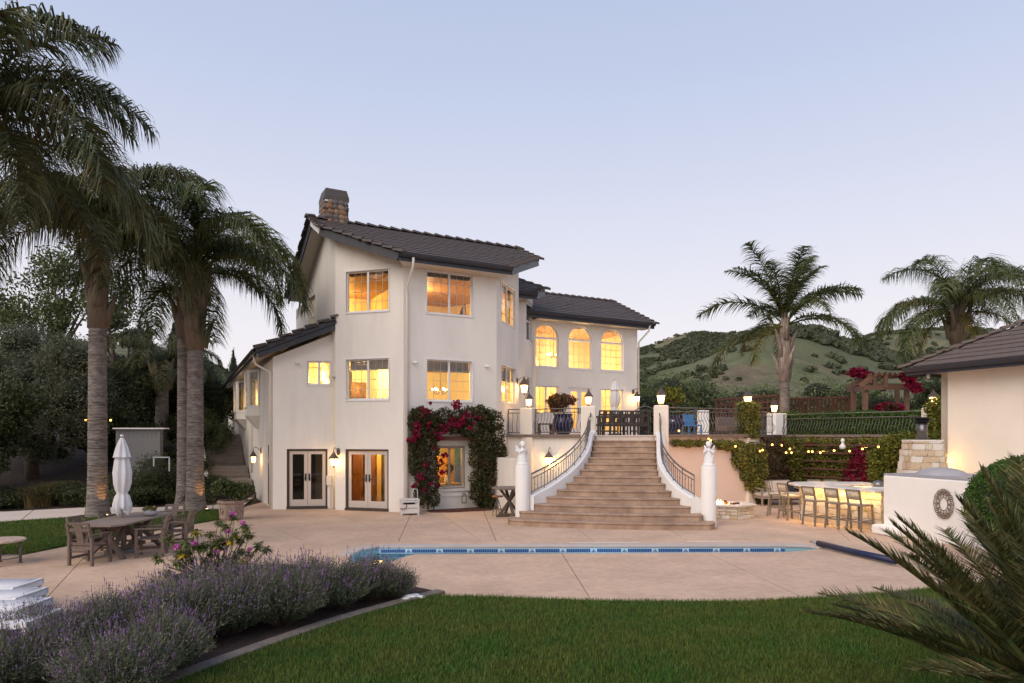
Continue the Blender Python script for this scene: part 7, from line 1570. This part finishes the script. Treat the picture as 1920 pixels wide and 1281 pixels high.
# ---- trees on the left
def tree(x, y, z0, h, blobs, n, size, m, label, name='tree', limbs=6, tr_r=.22, core=0, shell=.35, group='trees on the dark bank at the left', aspect=.5, hcr=.35):
    t = thing(name, label, 'tree', (x, y, z0), 0, group); o_ = (x, y, z0); foliage(t, 'crown', blobs, n, size, m, .1, aspect, shell, o_); b = MB(); fk = Vector((random.uniform(-.2, .2), 0, h*hcr)); b.tube([(0, 0, -.2), fk*.5+Vector((.05, 0, 0)), fk], [tr_r*1.2, tr_r, tr_r*.85], 8)
    for k in range(limbs):
        bl_ = blobs[(k*3) % len(blobs)]; e_ = Vector((bl_[0]-x, bl_[1]-y, bl_[2]-z0)); b.tube([fk, fk.lerp(e_, .5)+Vector((random.uniform(-.3, .3), random.uniform(-.2, .2), .15)), e_], [tr_r*.6, tr_r*.35, tr_r*.1], 6)
    b.build('trunk', BARK, t, True)
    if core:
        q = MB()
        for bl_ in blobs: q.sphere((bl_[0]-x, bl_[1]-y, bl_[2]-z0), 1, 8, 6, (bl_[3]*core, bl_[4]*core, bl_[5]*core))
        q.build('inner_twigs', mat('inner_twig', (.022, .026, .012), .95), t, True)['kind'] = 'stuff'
    return t
random.seed(77)
def bl3(px, py, Y, r_, rz=None): p = AT(px, py, Y); return (p.x, p.y, p.z, r_, r_, rz or r_)
def bigtree(px, Y, spec, n, size, m, label, **k):
    blobs = [];
    for (qx, qy, r_) in spec: c_ = bl3(qx, qy, Y+random.uniform(-.8, .8), r_); blobs += sub_blobs(c_[:3], c_[3:], 4, .55)
    x = PX(px, Y); z0 = bank_h(x, Y); top = max(b_[2] for b_ in blobs); return tree(x, Y, z0, top-z0, blobs, n, size, m, label, **k)
bigtree(90, 36, [(20, 560, 2.0), (60, 520, 1.7), (110, 510, 1.6), (150, 500, 1.5), (30, 610, 1.8), (90, 580, 1.6), (140, 560, 1.4), (190, 560, 1.5), (220, 600, 1.3), (70, 640, 2), (-40, 600, 2.5)], 13000, .19, LF_MID, 'tall loose-crowned tree with open limbs against the sky at the far left', shell=.3, limbs=12)
bigtree(225, 33, [(215, 640, 1.1), (235, 690, 1.2), (210, 600, .9), (245, 730, 1.0), (250, 640, .7)], 6500, .18, LF_OLIVE, 'thin grey-green tree with bare branches right of the tall palm', limbs=10, shell=.3)
bigtree(60, 27, [(30, 700, 1.9), (90, 690, 1.9), (140, 720, 1.5), (40, 780, 1.8), (110, 790, 1.8), (60, 660, 1.4), (-30, 720, 1.8), (120, 850, 1.2)], 46000, .12, LF_OLIVE, 'broad olive tree with fine grey-green leaves at the left edge', core=.5, shell=.6, aspect=.3)
bigtree(190, 29, [(190, 760, 1.2), (205, 720, 1.0), (170, 830, 1.2), (200, 830, 1.0)], 16000, .14, LF_DARK, 'dark bushy tree filling the gap right of the tall palm trunk', core=.5, shell=.6)
bigtree(-40, 24, [(-20, 800, 1.6), (20, 840, 1.3), (-60, 860, 1.5), (5, 760, 1.2)], 15000, .14, LF_DARK, 'dark evergreen at the far left edge behind the path', core=.5, shell=.6)
def cypress(px, Y, top, w_, label, base=None):
    x = PX(px, Y); z0 = bank_h(x, Y) if base is None else base; zt_ = PZ(top, Y); h = zt_-z0; bl_ = [(x+random.uniform(-.05, .05)*w_, Y, z0+h*f, w_*(.55+.45*math.sin(math.pi*min(1, f*1.15+.1)))*(1 if f < .8 else (1-f)*4.2+.12), w_*.8*(1 if f < .8 else (1-f)*4.2+.12), h*.09) for f in np.linspace(.06, .97, 13)]
    tree(x, Y, z0, h, bl_, 5200, .12, LF_CYP, label, 'cypress', limbs=0, tr_r=.1, core=.75, shell=.7, group='cypresses beyond the side steps', aspect=.3, hcr=.3)
cypress(262, 36, 604, .7, 'slim golden-tipped cypress left of a shorter pair'); cypress(277, 36.5, 608, .7, 'slim cypress beside the golden-tipped one'); cypress(327, 35, 612, .9, 'cypress rising between the villa palms and the dark palm'); cypress(345, 33, 640, .9, 'dark cypress behind the pair of ringed palm trunks'); cypress(398, 34, 690, .8, 'dark cypress just left of the side steps'); cypress(438, 52, 661, .8, 'pointed cypress standing alone above the villa side roof', 2.2)
bigtree(300, 32, [(290, 720, 1.2), (270, 760, 1.1), (320, 740, 1.0), (300, 800, 1.2), (260, 820, 1.2), (330, 830, 1.0), (280, 690, .9)], 20000, .15, LF_DARK, 'mass of dark leafy tree behind the closed parasol', core=.5, shell=.6)
bigtree(400, 38, [(395, 770, 1.1), (415, 750, .9), (425, 790, 1.0), (390, 810, 1.0), (405, 730, .8)], 8000, .14, LF_MID, 'green tree at the head of the side steps', core=.5, shell=.6)
# shrubs on the bank
i = 0
for (px, py, Y, w_, hh, m, lab) in ((255, 915, 24.5, 1.5, .62, LF_DARK, 'dark rosemary mound right of the parasol'), (300, 905, 24.8, 1.4, .7, LF_DARK, 'dark rosemary mound between parasol and palm trunks'), (375, 905, 24.4, 1.2, .75, LF_DARK, 'dark shrub between the palm trunk and the steps'), (150, 925, 24.2, 1.4, .5, LF_DARK, 'low dark shrub left of the tall palm trunk'),
        (20, 935, 23.8, 1.6, .55, LF_DARK, 'low dark shrub at the left end of the path'), (-60, 930, 23.8, 1.8, .6, LF_DARK, 'low dark shrub past the left picture edge'), (268, 846, 25.3, 1.6, 1.3, LF_DARK, 'sprawling dark conifer shrub below the white fence'), (330, 855, 27.5, 1.3, .9, LF_DARK, 'dark shrub behind the palm pair'), (205, 925, 24.0, 1.0, .5, LF_MID, 'low green shrub beside the palm trunk at the path edge'), (400, 850, 30, .9, 1.0, LF_DARK, 'dark bush beside the side steps handrail'), (370, 800, 31, 1.0, 1.4, LF_DARK, 'tall dark bush beyond the palm pair')):
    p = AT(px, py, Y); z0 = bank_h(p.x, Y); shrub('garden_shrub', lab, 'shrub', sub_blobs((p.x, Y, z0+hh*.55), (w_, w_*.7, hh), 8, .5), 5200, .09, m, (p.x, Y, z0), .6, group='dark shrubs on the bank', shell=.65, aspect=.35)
def tuft(px, Y, h, label):
    p = AT(px, 900, Y); z0 = bank_h(p.x, Y); n = 900; r = RNG; th = r.uniform(0, 6.28, n); ou = r.uniform(.2, 1, n)*h*.8; hh = h*r.uniform(.6, 1.1, n); x0_ = r.normal(0, .08, n); y0_ = r.normal(0, .08, n)
    bx, by = -np.sin(th)*.006, np.cos(th)*.006; z_ = np.zeros(n); mx_, my_ = x0_+np.cos(th)*ou*.4, y0_+np.sin(th)*ou*.4; tx_, ty_ = x0_+np.cos(th)*ou, y0_+np.sin(th)*ou
    V = np.stack([np.stack([x0_-bx, y0_-by, z_], 1), np.stack([x0_+bx, y0_+by, z_], 1), np.stack([mx_+bx*.6, my_+by*.6, hh*.75], 1), np.stack([mx_-bx*.6, my_-by*.6, hh*.75], 1), np.stack([mx_-bx*.6, my_-by*.6, hh*.75], 1), np.stack([mx_+bx*.6, my_+by*.6, hh*.75], 1), np.stack([tx_, ty_, hh*.95], 1), np.stack([tx_, ty_, hh*.95], 1)+.001], 1).reshape(-1, 3)
    t = thing('grass_tuft', label, 'ornamental grass', (p.x, Y, z0)); fin(quads('blades', V), 'blades', leafmat('tan_grass', (.22, .17, .075), .4, tr=.3), t)
tuft(62, 23.5, .75, 'tan ornamental grass tuft at the left behind the path'); tuft(88, 23.7, .85, 'green-tan ornamental grass tuft in the middle of three'); tuft(125, 24.1, .85, 'tan ornamental grass tuft nearest the tall palm trunk')
# white fence panel and small shed behind
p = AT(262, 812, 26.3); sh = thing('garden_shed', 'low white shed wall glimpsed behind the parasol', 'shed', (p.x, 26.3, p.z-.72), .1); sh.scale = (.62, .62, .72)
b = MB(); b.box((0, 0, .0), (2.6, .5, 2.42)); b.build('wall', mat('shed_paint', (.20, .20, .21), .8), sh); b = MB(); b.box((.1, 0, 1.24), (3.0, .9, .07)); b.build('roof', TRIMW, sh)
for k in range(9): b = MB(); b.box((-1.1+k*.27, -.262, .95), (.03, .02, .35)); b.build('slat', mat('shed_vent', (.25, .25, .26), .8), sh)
p = AT(303, 868, 24.6); fr_ = thing('white_frame', 'thin white square frame standing in the dark shrubs', 'frame', (p.x, 24.6, p.z-.3)); b = MB(); b.bar((-.28, 0, 0), (-.28, 0, .5), .04, .04, up=(1, 0, 0)); b.bar((-.30, 0, .5), (.30, 0, .5), .04, .04); b.bar((.28, 0, 0), (.28, 0, .5), .04, .04, up=(1, 0, 0)); b.build('frame_bar', mat('frame_white', (.45, .45, .5), .6), fr_)
# ---- side steps along wall B
ss = thing('side_steps', 'shaded grey concrete steps climbing along the villa side wall', 'steps', tuple(P_AB+BD*5.6+nB*1.0)); o_ = Vector(ss.location); z = 0; t_ = 5.4; k = 0
runs = [.34]*3+[1.5]+[.34]*2+[1.6]+[.34]*9
for k, r_ in enumerate(runs):
    a, c_ = P_AB+BD*t_+nB*.06, P_AB+BD*t_+nB*1.72; e_ = r_+ .04; b = MB(); z += .158; b.prism([(a.x-o_.x, a.y-o_.y), (c_.x-o_.x, c_.y-o_.y), ((c_+BD*e_).x-o_.x, (c_+BD*e_).y-o_.y), ((a+BD*e_).x-o_.x, (a+BD*e_).y-o_.y)], -.1, z); b.build('step', mat('side_step', (.26, .22, .19), .9, var=.2, vs=3), ss, bev=.008); t_ += r_
b = MB(); a, c_ = P_AB+BD*t_+nB*.06, P_AB+BD*t_+nB*1.72; b.prism([(a.x-o_.x, a.y-o_.y), (c_.x-o_.x, c_.y-o_.y), ((c_+BD*14).x-o_.x-1, (c_+BD*14).y-o_.y), ((a+BD*14).x-o_.x, (a+BD*14).y-o_.y)], -.1, z-.0); b.build('landing', mat('side_step', (.26, .22, .19), .9), ss)
sw_ = [(4.6, .0, .30), (5.0, .0, .5), (5.4, .3, .75), (8.0, .3, 1.25), (10.0, .3, 1.75), (13.5, .3, 3.0), (14.2, .3, 3.1)]
b = MB(); vs = []
for (tt, _, zz) in sw_:
    for oo in (1.74, 1.94): p = P_AB+BD*tt+nB*oo; vs += [(p.x-o_.x, p.y-o_.y, -.1), (p.x-o_.x, p.y-o_.y, zz)]
b.add(vs, [(i*4+a_, i*4+b__, (i+1)*4+b__, (i+1)*4+a_) for i in range(len(sw_)-1) for a_, b__ in ((0, 1), (1, 3), (3, 2), (2, 0))] + [(0, 2, 3, 1), tuple((len(sw_)-1)*4+q_ for q_ in (0, 1, 3, 2))]); b.build('side_wall', STUCCO, ss)
# uplights at the palm trunks
def uplight(x, y, label):
    t = thing('uplight', label, 'spotlight', (x, y, .02)); b = MB(); b.lathe([(.05, 0), (.055, .08), (.04, .1)], n=10); b.build('housing', BLACKM, t); b = MB(); b.lathe([(.032, .101), (.03, .105)], n=10); b.build('lens', LAMPG, t)
    l = bpy.data.lights.new('up_light', 'SPOT'); l.energy = 45; l.color = (1, .45, .10); l.spot_size = R(70); l.shadow_soft_size = .03; o = bpy.data.objects.new('up_light', l); col.objects.link(o); o.parent = t; o.location = (0, 0, .13); o.rotation_euler = (R(180), 0, 0)
uplight(PX(386, 21.9)+.1, 21.75, 'small orange uplight in the lawn at the foot of the villa palm'); uplight(PX(206, 20.3)+.05, 20.1, 'orange uplight at the right foot of the tall palm trunk')
# sprinkle: drain line strips on the deck
for (a, c_, w_) in (((1068, 1017.5), (1200, 1017), .03), ((1288, 1015.5), (1375, 1015), .03)):
    p, q = GP(*a), GP(*c_); b = MB(); b.bar((p[0], p[1], .004), (q[0], q[1], .004), w_, .006); tag(b.build('deck_strip', TRIMW), 'thin white cover strip on the deck '+('left of the stairs centre' if a[0] < 1200 else 'below the right stair column'), 'strip', kind='structure')
